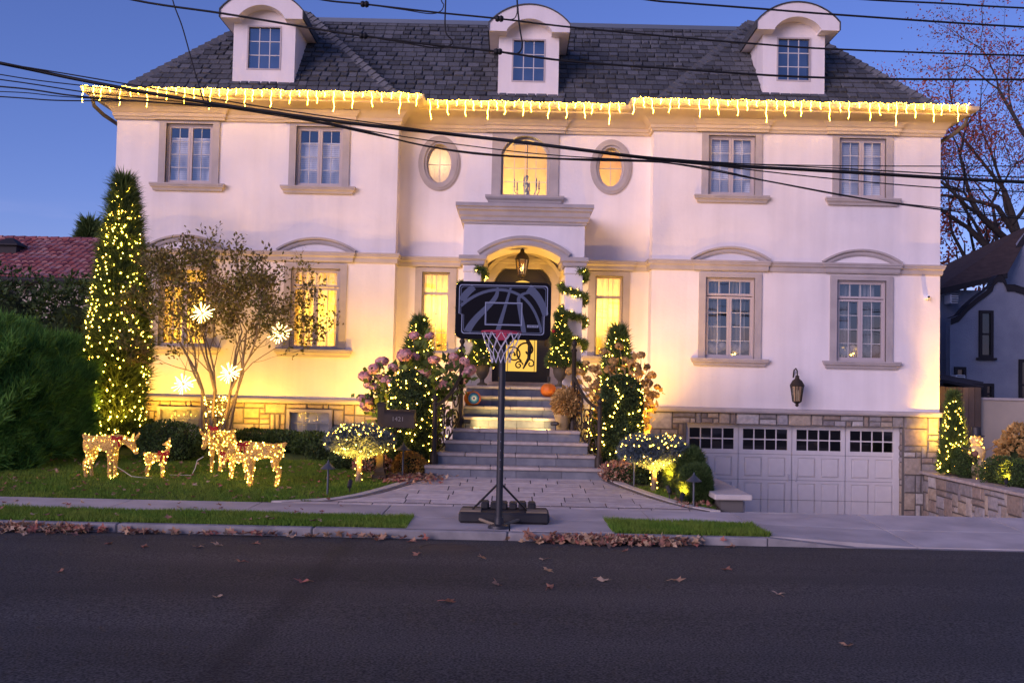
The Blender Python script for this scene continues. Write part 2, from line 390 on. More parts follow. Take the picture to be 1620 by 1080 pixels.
wob = n.new('ShaderNodeTexNoise'); wob.inputs['Scale'].default_value = 1.5; l.new(tc.outputs['Object'], wob.inputs['Vector'])
wo = n.new('ShaderNodeMath'); wo.operation = 'MULTIPLY_ADD'; wo.inputs[1].default_value = .25; wo.inputs[2].default_value = -.12; l.new(wob.outputs['Fac'], wo.inputs[0])
ad2 = n.new('ShaderNodeMath'); ad2.operation = 'ADD'; l.new(ad.outputs[0], ad2.inputs[0]); l.new(wo.outputs[0], ad2.inputs[1])
ab = n.new('ShaderNodeMath'); ab.operation = 'ABSOLUTE'; l.new(ad2.outputs[0], ab.inputs[0])
mr = n.new('ShaderNodeMapRange'); mr.inputs['From Min'].default_value = .06; mr.inputs['From Max'].default_value = .17; mr.inputs['To Min'].default_value = .68; mr.inputs['To Max'].default_value = 1
l.new(ab.outputs[0], mr.inputs['Value'])
m2 = n.new('ShaderNodeMixRGB'); m2.blend_type = 'MULTIPLY'; m2.inputs['Fac'].default_value = 1; l.new(mx.outputs[0], m2.inputs['Color1']); l.new(mr.outputs[0], m2.inputs['Color2'])
l.new(m2.outputs[0], b.inputs['Base Color'])
bp = n.new('ShaderNodeBump'); bp.inputs['Strength'].default_value = .8; bp.inputs['Distance'].default_value = .006; l.new(n1.outputs['Fac'], bp.inputs['Height']); l.new(bp.outputs[0], b.inputs['Normal'])
MATS['asphalt'] = m

# ------------------------------------------------------------------ terrain
KERB_Y, KERB_B, STRIP_B, WALK_B = 12.30, 12.45, 13.50, 14.70
def g(x, y):
    """height of the front garden"""
    if x > 9.3: return .17
    if y <= WALK_B: return .15
    if y <= 17.2: return .15 + .19*(y-WALK_B)/2.5
    return min(.34 + .21*(y-17.2)/5.4, .55)
LEFT_EDGE = [(14.70,-3.55),(14.85,-2.85),(15.1,-2.45),(15.5,-2.15),(16.2,-1.80),(16.8,-1.56),(17.2,-1.45)]
RIGHT_EDGE = [(14.70,3.02),(14.95,2.75),(15.3,2.50),(15.8,2.24),(16.4,1.98),(16.9,1.78),(17.2,1.70)]
def edge(tab, y):
    ys, xs = zip(*tab); return float(np.interp(y, ys, xs))

def sheet(name, rows, m, parent=None):
    """rows: [(y, x0, x1, zfun)] -> a strip sheet"""
    mb = MB(); nx = 24; vs = []; fs = []
    for (y, x0, x1, zf) in rows:
        for i in range(nx+1):
            x = x0 + (x1-x0)*i/nx; vs.append((x, y, zf(x, y)))
    for r in range(len(rows)-1):
        for i in range(nx): a = r*(nx+1)+i; fs.append((a, a+1, a+nx+2, a+nx+1))
    return mb.add(vs, fs).build(name, m, parent)
tag(MB().add([(-900,-900,-1.6),(900,-900,-1.6),(900,1800,-1.6),(-900,1800,-1.6)], [(0,1,2,3)]).build('ground', 'soil'), kind='structure')
def road_z(y): return .05 + (.09*(1 - ((y-4.0)/8.3)**2) if y < 12.3 else 0.0)
rows = [(y, -60, 60, lambda x, y: max(road_z(y), -.35)) for y in list(np.linspace(-6, 12.3, 24))]
tag(sheet('road', rows, 'asphalt'), kind='structure')
mb = MB(); mb.box(-60, 60, -20, -6, -.5, .12); tag(mb.build('pavement', 'concrete'), kind='structure')      # far side, behind the camera

# lawns and planting beds
ys = [y for y, _ in LEFT_EDGE] + [18, 19, 20, 21, 22, 23, 26, 30, 40, 70]
tag(sheet('lawn', [(y, -60, edge(LEFT_EDGE, y)-.16 if y <= 17.2 else -1.45, lambda x, y: g(x, y)) for y in ys], 'lawn'), kind='structure')
ys = [y for y, _ in RIGHT_EDGE] + [18, 19, 20, 21, 22.5]
tag(sheet('planting_bed', [(y, edge(RIGHT_EDGE, y)+.16 if y <= 17.2 else 1.7, 3.16, lambda x, y: g(x, y)) for y in ys], 'soil'), kind='structure')
tag(sheet('garden', [(y, 9.40, 60, lambda x, y: .17) for y in (14.7, 18, 22, 26, 30, 40, 70)], 'soil'), kind='structure')
tag(sheet('yard', [(y, -1.45, 1.7, lambda x, y: .3) for y in (17.25, 20, 23)], 'soil'), kind='structure')

# kerb stones
kerb = tag(empty('kerb'), kind='structure'); kerb['kind'] = 'structure'
x = -60.0
while x < 3.2:
    x1 = min(x + (2.4 if x > -16 else 8), 3.2)
    dz = RNG.uniform(-.006, .006)
    MB().cbox(x+.004, x1-.004, KERB_Y+RNG.uniform(-.01,.01), KERB_B, -.12, .15+dz, .018).build('kerb_stone', 'kerb_concrete', kerb); x = x1
# flared end and dropped kerb along the driveway apron
MB().add([(3.2,KERB_Y,-.1),(4.3,KERB_Y,-.1),(4.3,KERB_B,-.1),(3.2,KERB_B,-.1),(3.2,KERB_Y+.01,.15),(4.3,KERB_Y+.01,.045),(4.3,KERB_B,.05),(3.2,KERB_B,.15)],
         [(0,3,2,1),(4,5,6,7),(0,1,5,4),(1,2,6,5),(2,3,7,6),(3,0,4,7)]).build('kerb_stone', 'kerb_concrete', kerb)
x = 4.3
while x < 40:
    MB().cbox(x+.004, x+2.4, KERB_Y, KERB_B, -.12, .045, .012).build('kerb_stone', 'kerb_concrete', kerb); x += 2.404

# sidewalk flags, apron in front of the steps, driveway apron
walk = tag(empty('sidewalk'), kind='structure')
def slab(x0, x1, y0, y1, zf, m='concrete', th=.1, name='slab', parent=walk, gap=.009):
    x0 += gap; x1 -= gap; y0 += gap; y1 -= gap
    top = [(x0,y0),(x1,y0),(x1,y1),(x0,y1)]
    vs = [(a,b_,zf(a,b_)-th) for a,b_ in top] + [(a,b_,zf(a,b_)) for a,b_ in top]
    return MB().add(vs, [(0,3,2,1),(4,5,6,7),(0,1,5,4),(1,2,6,5),(2,3,7,6),(3,0,4,7)]).build(name, m, parent)
def zwalk(x, y):
    """the sidewalk dips towards the road where the driveway crosses it"""
    t = min(max((x-3.25)/1.5, 0), 1); t = t*t*(3-2*t)
    low = .05 + .11*(y-KERB_B)/(WALK_B-KERB_B)
    return .15*(1-t) + low*t + .004
cuts = list(np.arange(-59, -12, 6.0)) + [-11.0,-9.1,-7.3,-5.5,-3.62,-1.72,.1,1.95,3.25,5.1,7.0,8.9,10.8,12.7,14.6,22,40]
for a, b_ in zip(cuts[:-1], cuts[1:]):
    if b_ > 3.3:
        for ya, yb in ((KERB_B, 13.55), (13.55, WALK_B)): slab(a, b_, ya, yb, zwalk)
    else: slab(a, b_, STRIP_B, WALK_B, zwalk)
slab(-1.30, .02, KERB_B, STRIP_B, zwalk); slab(.02, 1.34, KERB_B, STRIP_B, zwalk)
mb = MB(); mb.box(-59, 40, 12.46, 14.69, -.06, .03); mb.build('base_course', 'joint_sand', walk)

# planting strips (grass verge) either side of the apron
tag(sheet('verge', [(y, -60, -1.31, lambda x, y: .145) for y in (KERB_B, STRIP_B)], 'lawn'), kind='structure')
tag(sheet('verge', [(y, 1.35, 3.24, lambda x, y: .145) for y in (KERB_B, STRIP_B)], 'lawn'), kind='structure')
def blades(name, x0, x1, y0, y1, n, h, keep=None, label=None, dens=None):
    p = np.column_stack([RNG.uniform(x0, x1, n), RNG.uniform(y0, y1, n)])
    if keep is not None: p = p[[keep(a, b_) for a, b_ in p]]
    z = np.array([g(a, b_) for a, b_ in p]) - .006
    c = np.column_stack([p, z]); n = len(c)
    hh = h*RNG.uniform(.5, 1.3, (n,1))*(1+.35*lumps(c, 1, 3.0, 5))[:,None]
    lean = np.column_stack([RNG.normal(0,.45,n), RNG.normal(0,.45,n), np.ones(n)])
    s = unit(np.column_stack([RNG.normal(0,1,n), RNG.normal(0,1,n), np.zeros(n)]))*.0055
    V = np.stack([c-s, c+s, c+lean*hh], 1).reshape(-1,3)
    o = put(name, np_mesh(name, V, np.arange(3*n).reshape(-1,3)), 'grass')
    return tag(o, label, 'grass', kind='stuff')
blades('grass', -8.6, -1.4, 14.68, 19.0, 120000, .05, keep=lambda x, y: x < edge(LEFT_EDGE, y)-.15, label='short green lawn grass between the hedge and the paved walk')
blades('grass', -11.5, -1.27, KERB_B-.015, STRIP_B+.03, 70000, .055, label='strip of green grass along the kerb before the lit lawn')
blades('grass', 1.31, 3.29, KERB_B-.015, STRIP_B+.03, 16000, .06, label='short block of grass at the kerb beside the driveway apron')
blades('grass', 1.7, 3.1, 14.75, 17.2, 9000, .05, keep=lambda x, y: x > edge(RIGHT_EDGE, y)+.17 and (y < 16.6), label='small wedge of grass under the clipped box shrubs')

# paved walk flaring from the steps to the sidewalk
paved = tag(empty('paved_walk'), kind='structure')
def zp(x, y): return .154 + .19*(y-WALK_B)/2.5
sheet('joint_bed', [(y, edge(LEFT_EDGE, y)-.16, edge(RIGHT_EDGE, y)+.16, lambda x, y: zp(x, y)-.012) for y, _ in LEFT_EDGE], 'joint_sand', paved)
yr = [14.70, 14.83, 14.90, 15.20, 15.62, 15.95, 16.38, 16.72, 17.06, 17.22]
BW = .11
for r in range(len(yr)-1):
    ya, yb = yr[r]+.010, yr[r+1]-.010
    soldier = r == 1
    la, lb = edge(LEFT_EDGE, ya)+BW, edge(LEFT_EDGE, yb)+BW; ra, rb = edge(RIGHT_EDGE, ya)-BW, edge(RIGHT_EDGE, yb)-BW
    xs = [max(la, lb)]
    while xs[-1] < min(ra, rb) - .5: xs.append(xs[-1] + (RNG.uniform(.36,.78) if not soldier else .22))
    xs.append(min(ra, rb)); nx = len(xs)-1
    for i in range(nx):
        xa0, xa1 = (la if i == 0 else xs[i]), (ra if i == nx-1 else xs[i+1]); xb0, xb1 = (lb if i == 0 else xs[i]), (rb if i == nx-1 else xs[i+1])
        split = (not soldier) and r > 1 and RNG.random() < .3 and 0 < i < nx-1
        for (t0, t1) in (((0,.5),(.5,1)) if split else ((0,1),)):
            y0, y1 = ya+(yb-ya)*t0+(.004 if t0 else 0), ya+(yb-ya)*t1-(.004 if t1 < 1 else 0)
            dz = RNG.uniform(-.002,.002)
            q = [(xa0+(xb0-xa0)*t0+.009,y0),(xa1+(xb1-xa1)*t0-.009,y0),(xa1+(xb1-xa1)*t1-.009,y1),(xa0+(xb0-xa0)*t1+.009,y1)]
            vs = [(x,y,zp(x,y)-.03) for x,y in q]+[(x,y,zp(x,y)+dz) for x,y in q]
            MB().add(vs, [(4,5,6,7),(0,1,5,4),(1,2,6,5),(2,3,7,6),(3,0,4,7)]).build('paver', 'paver_dark' if soldier else 'paver', paved)
for tab, sg in ((LEFT_EDGE, -1), (RIGHT_EDGE, 1)):
    for w0, w1, mm, nm, step in ((-.105, -.004, 'paver_dark', 'border_paver', .2), (.0, .15, 'edging', 'edging_stone', .6)):
        s0 = 14.74
        while s0 < 17.18:
            s1 = min(s0+step*(.55 if s0 < 15.1 else 1), 17.2)
            q = [(edge(tab,s0+.004)+sg*w0,s0+.004),(edge(tab,s0+.004)+sg*w1,s0+.004),(edge(tab,s1-.004)+sg*w1,s1-.004),(edge(tab,s1-.004)+sg*w0,s1-.004)]
            up = .004 if nm == 'border_paver' else .016
            vs = [(x,y,zp(x,y)-.03) for x,y in q]+[(x,y,zp(x,y)+up) for x,y in q]
            MB().add(vs, [(4,5,6,7),(0,1,5,4),(1,2,6,5),(2,3,7,6),(3,0,4,7)]).build(nm, mm, paved); s0 = s1

# driveway falling to the garage
def zd(x, y): return .164 - 1.22*min(max((y-WALK_B)/7.9, 0), 1)
drive = tag(empty('driveway'), kind='structure')
for ya, yb in ((14.7,17.3),(17.3,19.9),(19.9,22.7)):
    for xa, xb in ((3.52,6.4),(6.4,9.28)): slab(xa, xb, ya, yb, zd, parent=drive)
mb = MB(); mb.add([(3.5,14.7,.05),(9.3,14.7,.05),(9.3,23.2,-1.25),(3.5,23.2,-1.25)], [(0,1,2,3)]); mb.build('base_course', 'joint_sand', drive)

# round utility cover patch in the road
u = P(710, 868, 11.55)
mb = MB(); mb.lathe((u.x, u.y, road_z(u.y)-.03), [(.36,.0),(.36,.036),(.33,.037),(.325,.032),(.0001,.034)], 28)
tag(mb.build('utility_cover', mat('cover_iron', (.036,.031,.029), (.052,.044,.04), rough=.7, scale=9, bump=.5, bscale=40)), 'round worn utility cover set flush in the asphalt road', 'manhole cover')
# ------------------------------------------------------------------ the house
WY, CY_ = 22.6, 23.1                      # front of the wings / of the recessed centre
XL, XIL, XIR, XR, BACK = -9.15, -2.70, 3.15, 9.72, 34.0
X0 = .22
house = empty('house', (X0, WY, 0), 'pale stucco three-storey house with slate grey hip roof, dormers and string lights', 'house')

def wall_grid(mb, x0, x1, z0, z1, y, holes, th=.28):
    """flat wall with rectangular openings and their reveals"""
    xs = sorted({x0, x1, *[h[0] for h in holes], *[h[1] for h in holes]}); zs = sorted({z0, z1, *[h[2] for h in holes], *[h[3] for h in holes]})
    xs = [x for x in xs if x0 <= x <= x1]; zs = [z for z in zs if z0 <= z <= z1]
    for xa, xb in zip(xs[:-1], xs[1:]):
        for za, zb in zip(zs[:-1], zs[1:]):
            cx, cz = (xa+xb)/2, (za+zb)/2
            if any(h[0] < cx < h[1] and h[2] < cz < h[3] for h in holes): continue
            mb.add([(xa,y,za),(xb,y,za),(xb,y,zb),(xa,y,zb)], [(0,1,2,3)])
    for (a, b_, c, d) in holes:
        mb.add([(a,y,c),(b_,y,c),(b_,y,d),(a,y,d),(a,y+th,c),(b_,y+th,c),(b_,y+th,d),(a,y+th,d)], [(0,4,5,1),(1,5,6,2),(2,6,7,3),(3,7,4,0)])
    return mb
def with_corners(a, b_, c, d, ctr, pts):
    """outline with extra points on the rays to the rectangle's corners, so that frames fill their corners"""
    out = []
    for i in range(len(pts)):
        p, q = pts[i], pts[(i+1) % len(pts)]; out.append(p); hit = []
        for (X, Z) in ((a,c),(b_,c),(b_,d),(a,d)):
            rx, rz = X-ctr[0], Z-ctr[1]; ex, ez = q[0]-p[0], q[1]-p[1]; den = rx*ez-rz*ex
            if abs(den) < 1e-12: continue
            px, pz = p[0]-ctr[0], p[1]-ctr[1]; t = (px*ez-pz*ex)/den; s = (px*rz-pz*rx)/den
            if t > 0 and .0001 < s < .9999: hit.append((s, (p[0]+ex*s, p[1]+ez*s)))
        out += [h_[1] for h_ in sorted(hit)]
    return out
def rect_outline(a, b_, c, d, ctr, pts):
    """points of the rectangle hit by rays from ctr through the given outline points"""
    out = []
    for (x, z) in pts:
        dx, dz = x-ctr[0], z-ctr[1]; t = 1e9
        if dx > 1e-9: t = min(t, (b_-ctr[0])/dx)
        if dx < -1e-9: t = min(t, (a-ctr[0])/dx)
        if dz > 1e-9: t = min(t, (d-ctr[1])/dz)
        if dz < -1e-9: t = min(t, (c-ctr[1])/dz)
        out.append((ctr[0]+dx*t, ctr[1]+dz*t))
    return out
def ellipse(cx, cz, rx, rz, n=40): return [(cx+rx*math.cos(2*math.pi*i/n), cz+rz*math.sin(2*math.pi*i/n)) for i in range(n)]
def arched(cx, w, z0, zs, zt, n=14):
    """rectangle with a segmental arch on top (convex outline, anticlockwise)"""
    hw = w/2; rise = zt-zs; r = (hw*hw+rise*rise)/(2*rise); a = math.asin(min(1, hw/r))
    pts = [(cx-hw, z0), (cx+hw, z0)]
    for i in range(n+1):
        t = a - 2*a*i/n; pts.append((cx+r*math.sin(t), zt-r+r*math.cos(t)))
    return pts
def clip(poly, a, b_, c, d):
    for ax, lim, sg in ((0,a,1),(0,b_,-1),(1,c,1),(1,d,-1)):
        out = []
        for i in range(len(poly)):
            p, q = poly[i-1], poly[i]; ip, iq = sg*(p[ax]-lim) >= 0, sg*(q[ax]-lim) >= 0
            if ip != iq:
                t = (lim-p[ax])/(q[ax]-p[ax]); out.append((p[0]+(q[0]-p[0])*t, p[1]+(q[1]-p[1])*t))
            if iq: out.append(q)
        poly = out
        if not poly: break
    return poly
def glaze(parent, outline, xs, zs, y, glassm='pane', bar=.015, barm='glazing_bar'):
    """panes one by one, with the glazing bars between them"""
    bars = MB(); x0 = min(p[0] for p in outline); x1 = max(p[0] for p in outline); z0 = min(p[1] for p in outline); z1 = max(p[1] for p in outline)
    X = [x0]+list(xs)+[x1]; Z = [z0]+list(zs)+[z1]
    for xa, xb in zip(X[:-1], X[1:]):
        for za, zb in zip(Z[:-1], Z[1:]):
            q = clip(outline, xa, xb, za, zb)
            if len(q) < 3: continue
            t1, t2 = RNG.normal(0, .006, 2)
            cx, cz = (xa+xb)/2, (za+zb)/2
            MB().add([(x, y+(x-cx)*t1+(z-cz)*t2, z) for x, z in q], [tuple(range(len(q)))]).build('pane', glassm, parent)
    for xv in xs:
        q = clip(outline, xv-bar/2, xv+bar/2, z0, z1)
        if len(q) > 2: bars.prism(q, y-.012, y+.012)
    for zv in zs:
        q = clip(outline, x0, x1, zv-bar/2, zv+bar/2)
        if len(q) > 2: bars.prism(q, y-.010, y+.010)
    if bars.v: bars.build('glazing_bars', barm, parent)
def cloth(x0, x1, z0, z1, y, waves, amp, pinch=0.0, nz=14):
    """hanging cloth with real folds"""
    nx = int(waves*8); mb = MB(); vs = []; fs = []; ph = RNG.uniform(0, 6)
    for k in range(nz+1):
        z = z0+(z1-z0)*k/nz
        for i in range(nx+1):
            t = i/nx
            vs.append((x0+(x1-x0)*t, y+amp*(math.sin(t*waves*6.283+ph)+.35*math.sin(t*waves*15.1+2*ph+.3*k)), z+.01*math.sin(t*21+ph)))
    for k in range(nz):
        for i in range(nx): a = k*(nx+1)+i; fs.append((a,a+1,a+nx+2,a+nx+1))
    return mb.add(vs, fs)
def room_box(parent, x0, x1, z0, z1, y0, y1, m='room'):
    mb = MB(); mb.add([(x0,y0,z0),(x1,y0,z0),(x1,y0,z1),(x0,y0,z1),(x0,y1,z0),(x1,y1,z0),(x1,y1,z1),(x0,y1,z1)],
                      [(4,5,6,7),(0,1,5,4),(1,2,6,5),(2,3,7,6),(3,0,4,7)])
    return mb.build('room', m, parent)
WARM = (1.0, .66, .12)

def sash_window(xc, w, z0, z1, y, rows=4, transom=0.0, lit=False, cover='blind', sillw=.22):
    """paired casements (with a transom light when asked) in a stone surround with a moulded sill"""
    a, b_ = xc-w/2, xc+w/2; fy = y+.06
    win = MB()
    def frame(x0, x1, c, d, t=.05, yy=fy, dep=.07):
        win.ring([(x0,c),(x1,c),(x1,d),(x0,d)], [(x0+t,c+t),(x1-t,c+t),(x1-t,d-t),(x0+t,d-t)], yy, yy+dep)
    zt = z1-transom if transom else z1
    frame(a, b_, z0, z1, .035, fy-.02, .11)
    frame(a+.035, xc-.002, z0+.035, zt-(.01 if transom else .035)); frame(xc+.002, b_-.035, z0+.035, zt-(.01 if transom else .035))
    if transom: frame(a+.035, b_-.035, zt+.01, z1-.035)
    o = win.build('window', 'window_frame', house)
    for (p, q) in ((a+.085, xc-.052), (xc+.052, b_-.085)):
        zz = np.linspace(z0+.085, zt-(.06 if transom else .085), rows+1)
        glaze(o, [(p,zz[0]),(q,zz[0]),(q,zz[-1]),(p,zz[-1])], [(p+q)/2], list(zz[1:-1]), fy+.03)
    if transom:
        p, q = a+.085, b_-.085; glaze(o, [(p,zt+.06),(q,zt+.06),(q,z1-.085),(p,z1-.085)], list(np.linspace(p, q, 5)[1:-1]), [], fy+.03)
    # surround, proud of the stucco
    s = .155; top = z1+.10
    MB().ring([(a-s,z0),(b_+s,z0),(b_+s,top),(a-s,top)], [(a,z0),(b_,z0),(b_,z1),(a,z1)], y-.035, y+.12).build('surround', 'trim_stone', o)
    # moulded sill
    e = sillw
    MB().sweep([(a-e,y+.02),(a-e,y-.03),(b_+e,y-.03),(b_+e,y+.02)], [(-.02,z0-.17),(.03,z0-.17),(.045,z0-.12),(.085,z0-.08),(.085,z0-.05),(.10,z0-.045),(.10,z0-.002),(-.02,z0-.002)], True).build('sill', 'trim_stone', o)
    room_box(o, a-.25, b_+.25, z0-.2, z1+.2, y+.17, y+1.5, 'room' if lit else 'dark_room')
    cy_ = y+.19
    if cover in ('blind', 'full'):
        if cover == 'full': cy_ = y+.175
        mb = MB(); zb = z0+.06; 
        drop = RNG.uniform(.0,.25)
        k = z0+.02
        while k < z1-(.30+drop*.2 if cover == 'blind' else .06):
            mb.add([(a+.05,cy_,k),(b_-.05,cy_,k),(b_-.05,cy_+.02,k+.047),(a+.05,cy_+.02,k+.047)], [(0,1,2,3)]); k += .045
        mb.build('blind', 'blind', o)
    elif cover == 'sheer':
        cloth(a+.03, b_-.03, z0+.02, z1-.02, cy_, 7, .022).build('curtain', 'sheer_curtain', o, smooth='all')
    elif cover == 'balloon':
        for (p, q) in ((a+.05, xc-.03), (xc+.03, b_-.05)):
            cloth(p, p+(q-p)*.78, z0+.30, z1-.02, cy_+.08, 4, .03).build('curtain', 'grey_curtain', o, smooth='all')
            mb = MB()
            for i in range(5): mb.ball((p+(q-p)*(.1+.17*i), cy_-.02, z0+.20+.05*abs(i-2)*.8), .11, 8, 6, (1.0,.6,.95))
            mb.build('valance', 'grey_curtain', o, smooth='all')
    elif cover == 'drape':
        cloth(a+.0, b_-.0, z0+.0, z1-.0, cy_+.06, 7, .055).build('curtain', 'drape_cloth', o, smooth='all')
    if lit: light('room_lamp', 'POINT', (xc+.1, y+.85, z0+(z1-z0)*.40), lit, WARM, o, size=.12)
    return o

up = dict(w=1.07, z0=6.35, z1=7.73)
wins = []
for dx, cov in ((-7.70,'blind'),(-4.72,'blind'),(4.72,'full'),(7.71,'full')): sash_window(X0+dx, 1.07, 6.35, 7.73, WY, cover=cov)
lowz0, lowz1 = 2.63, 4.47
sash_window(X0-7.70, 1.12, lowz0, lowz1, WY, transom=.42, lit=130, cover='drape')
sash_window(X0-4.72, 1.12, lowz0, lowz1, WY, transom=.42, lit=130, cover='drape')
sash_window(X0+4.72, 1.12, lowz0, lowz1, WY, transom=.42, cover='balloon')
wr2 = sash_window(X0+7.71, 1.12, lowz0, lowz1, WY, transom=.42, cover='balloon')
wins_x = [X0-7.70, X0-4.72, X0+4.72, X0+7.71]

# basement windows in the stone base of the left wing
BASE_W = [(-7.99,-6.97,.42,1.27),(-5.06,-4.03,.42,1.27)]
for (a, b_, c, d) in BASE_W:
    o = MB().ring([(a,c),(b_,c),(b_,d),(a,d)], [(a+.07,c+.07),(b_-.07,c+.07),(b_-.07,d-.07),(a+.07,d-.07)], WY-.05, WY+.10).build('basement_window', 'trim_stone', house)
    glaze(o, [(a+.07,c+.07),(b_-.07,c+.07),(b_-.07,d-.07),(a+.07,d-.07)], list(np.linspace(a+.07,b_-.07,4)[1:-1]), [c+.3,c+.54], WY+.05)
    room_box(o, a, b_, c, d, WY+.11, WY+.8, 'dark_room')
    mb = MB(); k = c+.02
    while k < d-.06: mb.add([(a+.05,WY+.13,k),(b_-.05,WY+.13,k),(b_-.05,WY+.15,k+.047),(a+.05,WY+.15,k+.047)], [(0,1,2,3)]); k += .045
    mb.build('blind', 'blind', o)

# ---- walls
LEDGE = 1.50
h = [(x-.535, x+.535, 6.35, 7.73) for x in wins_x] + [(x-.56, x+.56, lowz0, lowz1) for x in wins_x]
wall_grid(MB(), XL, XIL, LEDGE, 8.2, WY, [q for q in h if q[1] < XIL]).build('wall', 'stucco', house)
wall_grid(MB(), XIR, XR, LEDGE, 8.2, WY, [q for q in h if q[0] > XIR]).build('wall', 'stucco', house)
CWIN = (X0, 1.13, 6.33, 7.34, 7.74); SIDE = [(X0-2.02, .64), (X0+2.01, .64)]; OVAL = [(X0-2.01, 7.05), (X0+2.01, 7.05)]
DOOR = (X0, 1.36, 1.92, 4.30, 4.78)
ch = [(CWIN[0]-CWIN[1]/2, CWIN[0]+CWIN[1]/2, CWIN[2], CWIN[4]+.02)] + [(x-w/2, x+w/2, 2.63, 4.50) for x, w in SIDE] + [(x-.5, x+.5, z-.66, z+.66) for x, z in OVAL] + [(DOOR[0]-DOOR[1]/2, DOOR[0]+DOOR[1]/2, 1.6, DOOR[4]+.02)]
mb = wall_grid(MB(), XIL, XIR, .2, 8.2, CY_, ch)
for (cx, cz) in OVAL:
    e = with_corners(cx-.5, cx+.5, cz-.66, cz+.66, (cx,cz), ellipse(cx, cz, .30, .46)); mb.ring(rect_outline(cx-.5, cx+.5, cz-.66, cz+.66, (cx,cz), e), e, CY_, CY_+.26)
for (cx, w, z0, zs, zt) in (CWIN, DOOR):
    a = arched(cx, w, z0, zs, zt)[2:]; top = [(x, zt+.02) for x, z in a]
    mb.strip([(x,CY_,z) for x,z in a], [(x,CY_,z) for x,z in top]); mb.strip([(x,CY_,z) for x,z in a], [(x,CY_+.28,z) for x,z in a])
mb.build('wall', 'stucco', house)
mb = MB()
for (p, q) in (((XL,WY),(XL,BACK)),((XL,BACK),(XR,BACK)),((XR,BACK),(XR,WY)),((XIL,WY),(XIL,CY_)),((XIR,CY_),(XIR,WY))):
    mb = MB(); mb.add([(p[0],p[1],LEDGE if abs(p[1]-q[1]) < .6 else -1.2),(q[0],q[1],LEDGE if abs(p[1]-q[1]) < .6 else -1.2),(q[0],q[1],8.25),(p[0],p[1],8.25)], [(0,1,2,3)])
    mb.build('wall', 'stucco', house)
MB().add([(XL,CY_+.3,5.5),(XR,CY_+.3,5.5),(XR,BACK,5.5),(XL,BACK,5.5),(XL,CY_+.3,8.2),(XR,CY_+.3,8.2),(XR,BACK,8.2),(XL,BACK,8.2)], [(0,1,2,3),(4,5,6,7)]).build('floor_slab', 'dark_room', house)

# ---- string course, base ledge, cornice
plan = [(XL,BACK),(XL,WY),(XIL,WY),(XIL,CY_),(XIR,CY_),(XIR,WY),(XR,WY),(XR,BACK)]
string_p = [(-.02,4.62),(.035,4.62),(.05,4.66),(.05,4.72),(.085,4.76),(.085,4.80),(.10,4.805),(.10,4.85),(-.02,4.86)]
ledge_p = [(-.02,1.40),(.06,1.40),(.085,1.43),(.085,1.47),(.07,1.50),(-.02,1.52)]
corn_p = [(-.02,7.80),(.05,7.80),(.06,7.85),(.085,7.87),(.085,7.94),(.11,7.96),(.13,8.0),(.18,8.06),(.27,8.12),(.38,8.16),(.46,8.19),(.47,8.23),(.56,8.25),(.60,8.29),(.61,8.36),(.57,8.37),(.56,8.33),(-.02,8.33)]
MB().sweep(plan, string_p, True).build('string_course', 'trim_stone', house, smooth=True)
MB().sweep([(XL,BACK),(XL,WY),(XIL,WY),(XIL,CY_)], ledge_p, True).build('base_ledge', 'trim_stone', house)
MB().sweep([(XIR,CY_),(XIR,WY),(XR,WY),(XR,BACK)], ledge_p, True).build('base_ledge', 'trim_stone', house)
MB().sweep(plan, corn_p, True).build('cornice', 'cream_trim', house, smooth=True)
for x in wins_x:        # mouldings break forward over every window; segmental hood above the lower ones
    for w, prof in ((.80, [(d, z) for d, z in string_p]), (.76, corn_p[:8]+[(-.02,8.06)])):
        MB().sweep([(x-w,WY+.02),(x-w,WY-.045),(x+w,WY-.045),(x+w,WY+.02)], prof, True).build('moulding_break', 'trim_stone' if w == .80 else 'cream_trim', house)
    hw, zb, zt = .90, 4.88, 5.16; rr = (hw*hw+(zt-zb)**2)/(2*(zt-zb)); aa = math.asin(hw/rr)
    mb = MB(); vs = []; prof = [(-.02,-.13),(.03,-.13),(.05,-.09),(.05,-.05),(.095,-.02),(.095,.02),(-.02,.02)]; N = 18
    for i in range(N+1):
        t = -aa+2*aa*i/N
        for d, rr_ in prof: vs.append((x+(rr+rr_)*math.sin(t), WY-d, zt-rr+(rr+rr_)*math.cos(t)))
    mp_ = len(prof); fs = [(i*mp_+k, (i+1)*mp_+k, (i+1)*mp_+(k+1)%mp_, i*mp_+(k+1)%mp_) for i in range(N) for k in range(mp_)]
    fs += [tuple(range(mp_)), tuple(range(N*mp_, (N+1)*mp_))[::-1]]
    mb.add(vs, fs).build('window_hood', 'trim_stone', house)
MB().sweep([(X0-.85,CY_+.02),(X0-.85,CY_-.045),(X0+.85,CY_-.045),(X0+.85,CY_+.02)], corn_p[:8]+[(-.02,8.06)], True).build('moulding_break', 'cream_trim', house)
for x, w in SIDE:
    MB().sweep([(x-.52,CY_+.02),(x-.52,CY_-.045),(x+.52,CY_-.045),(x+.52,CY_+.02)], string_p, True).build('moulding_break', 'trim_stone', house)

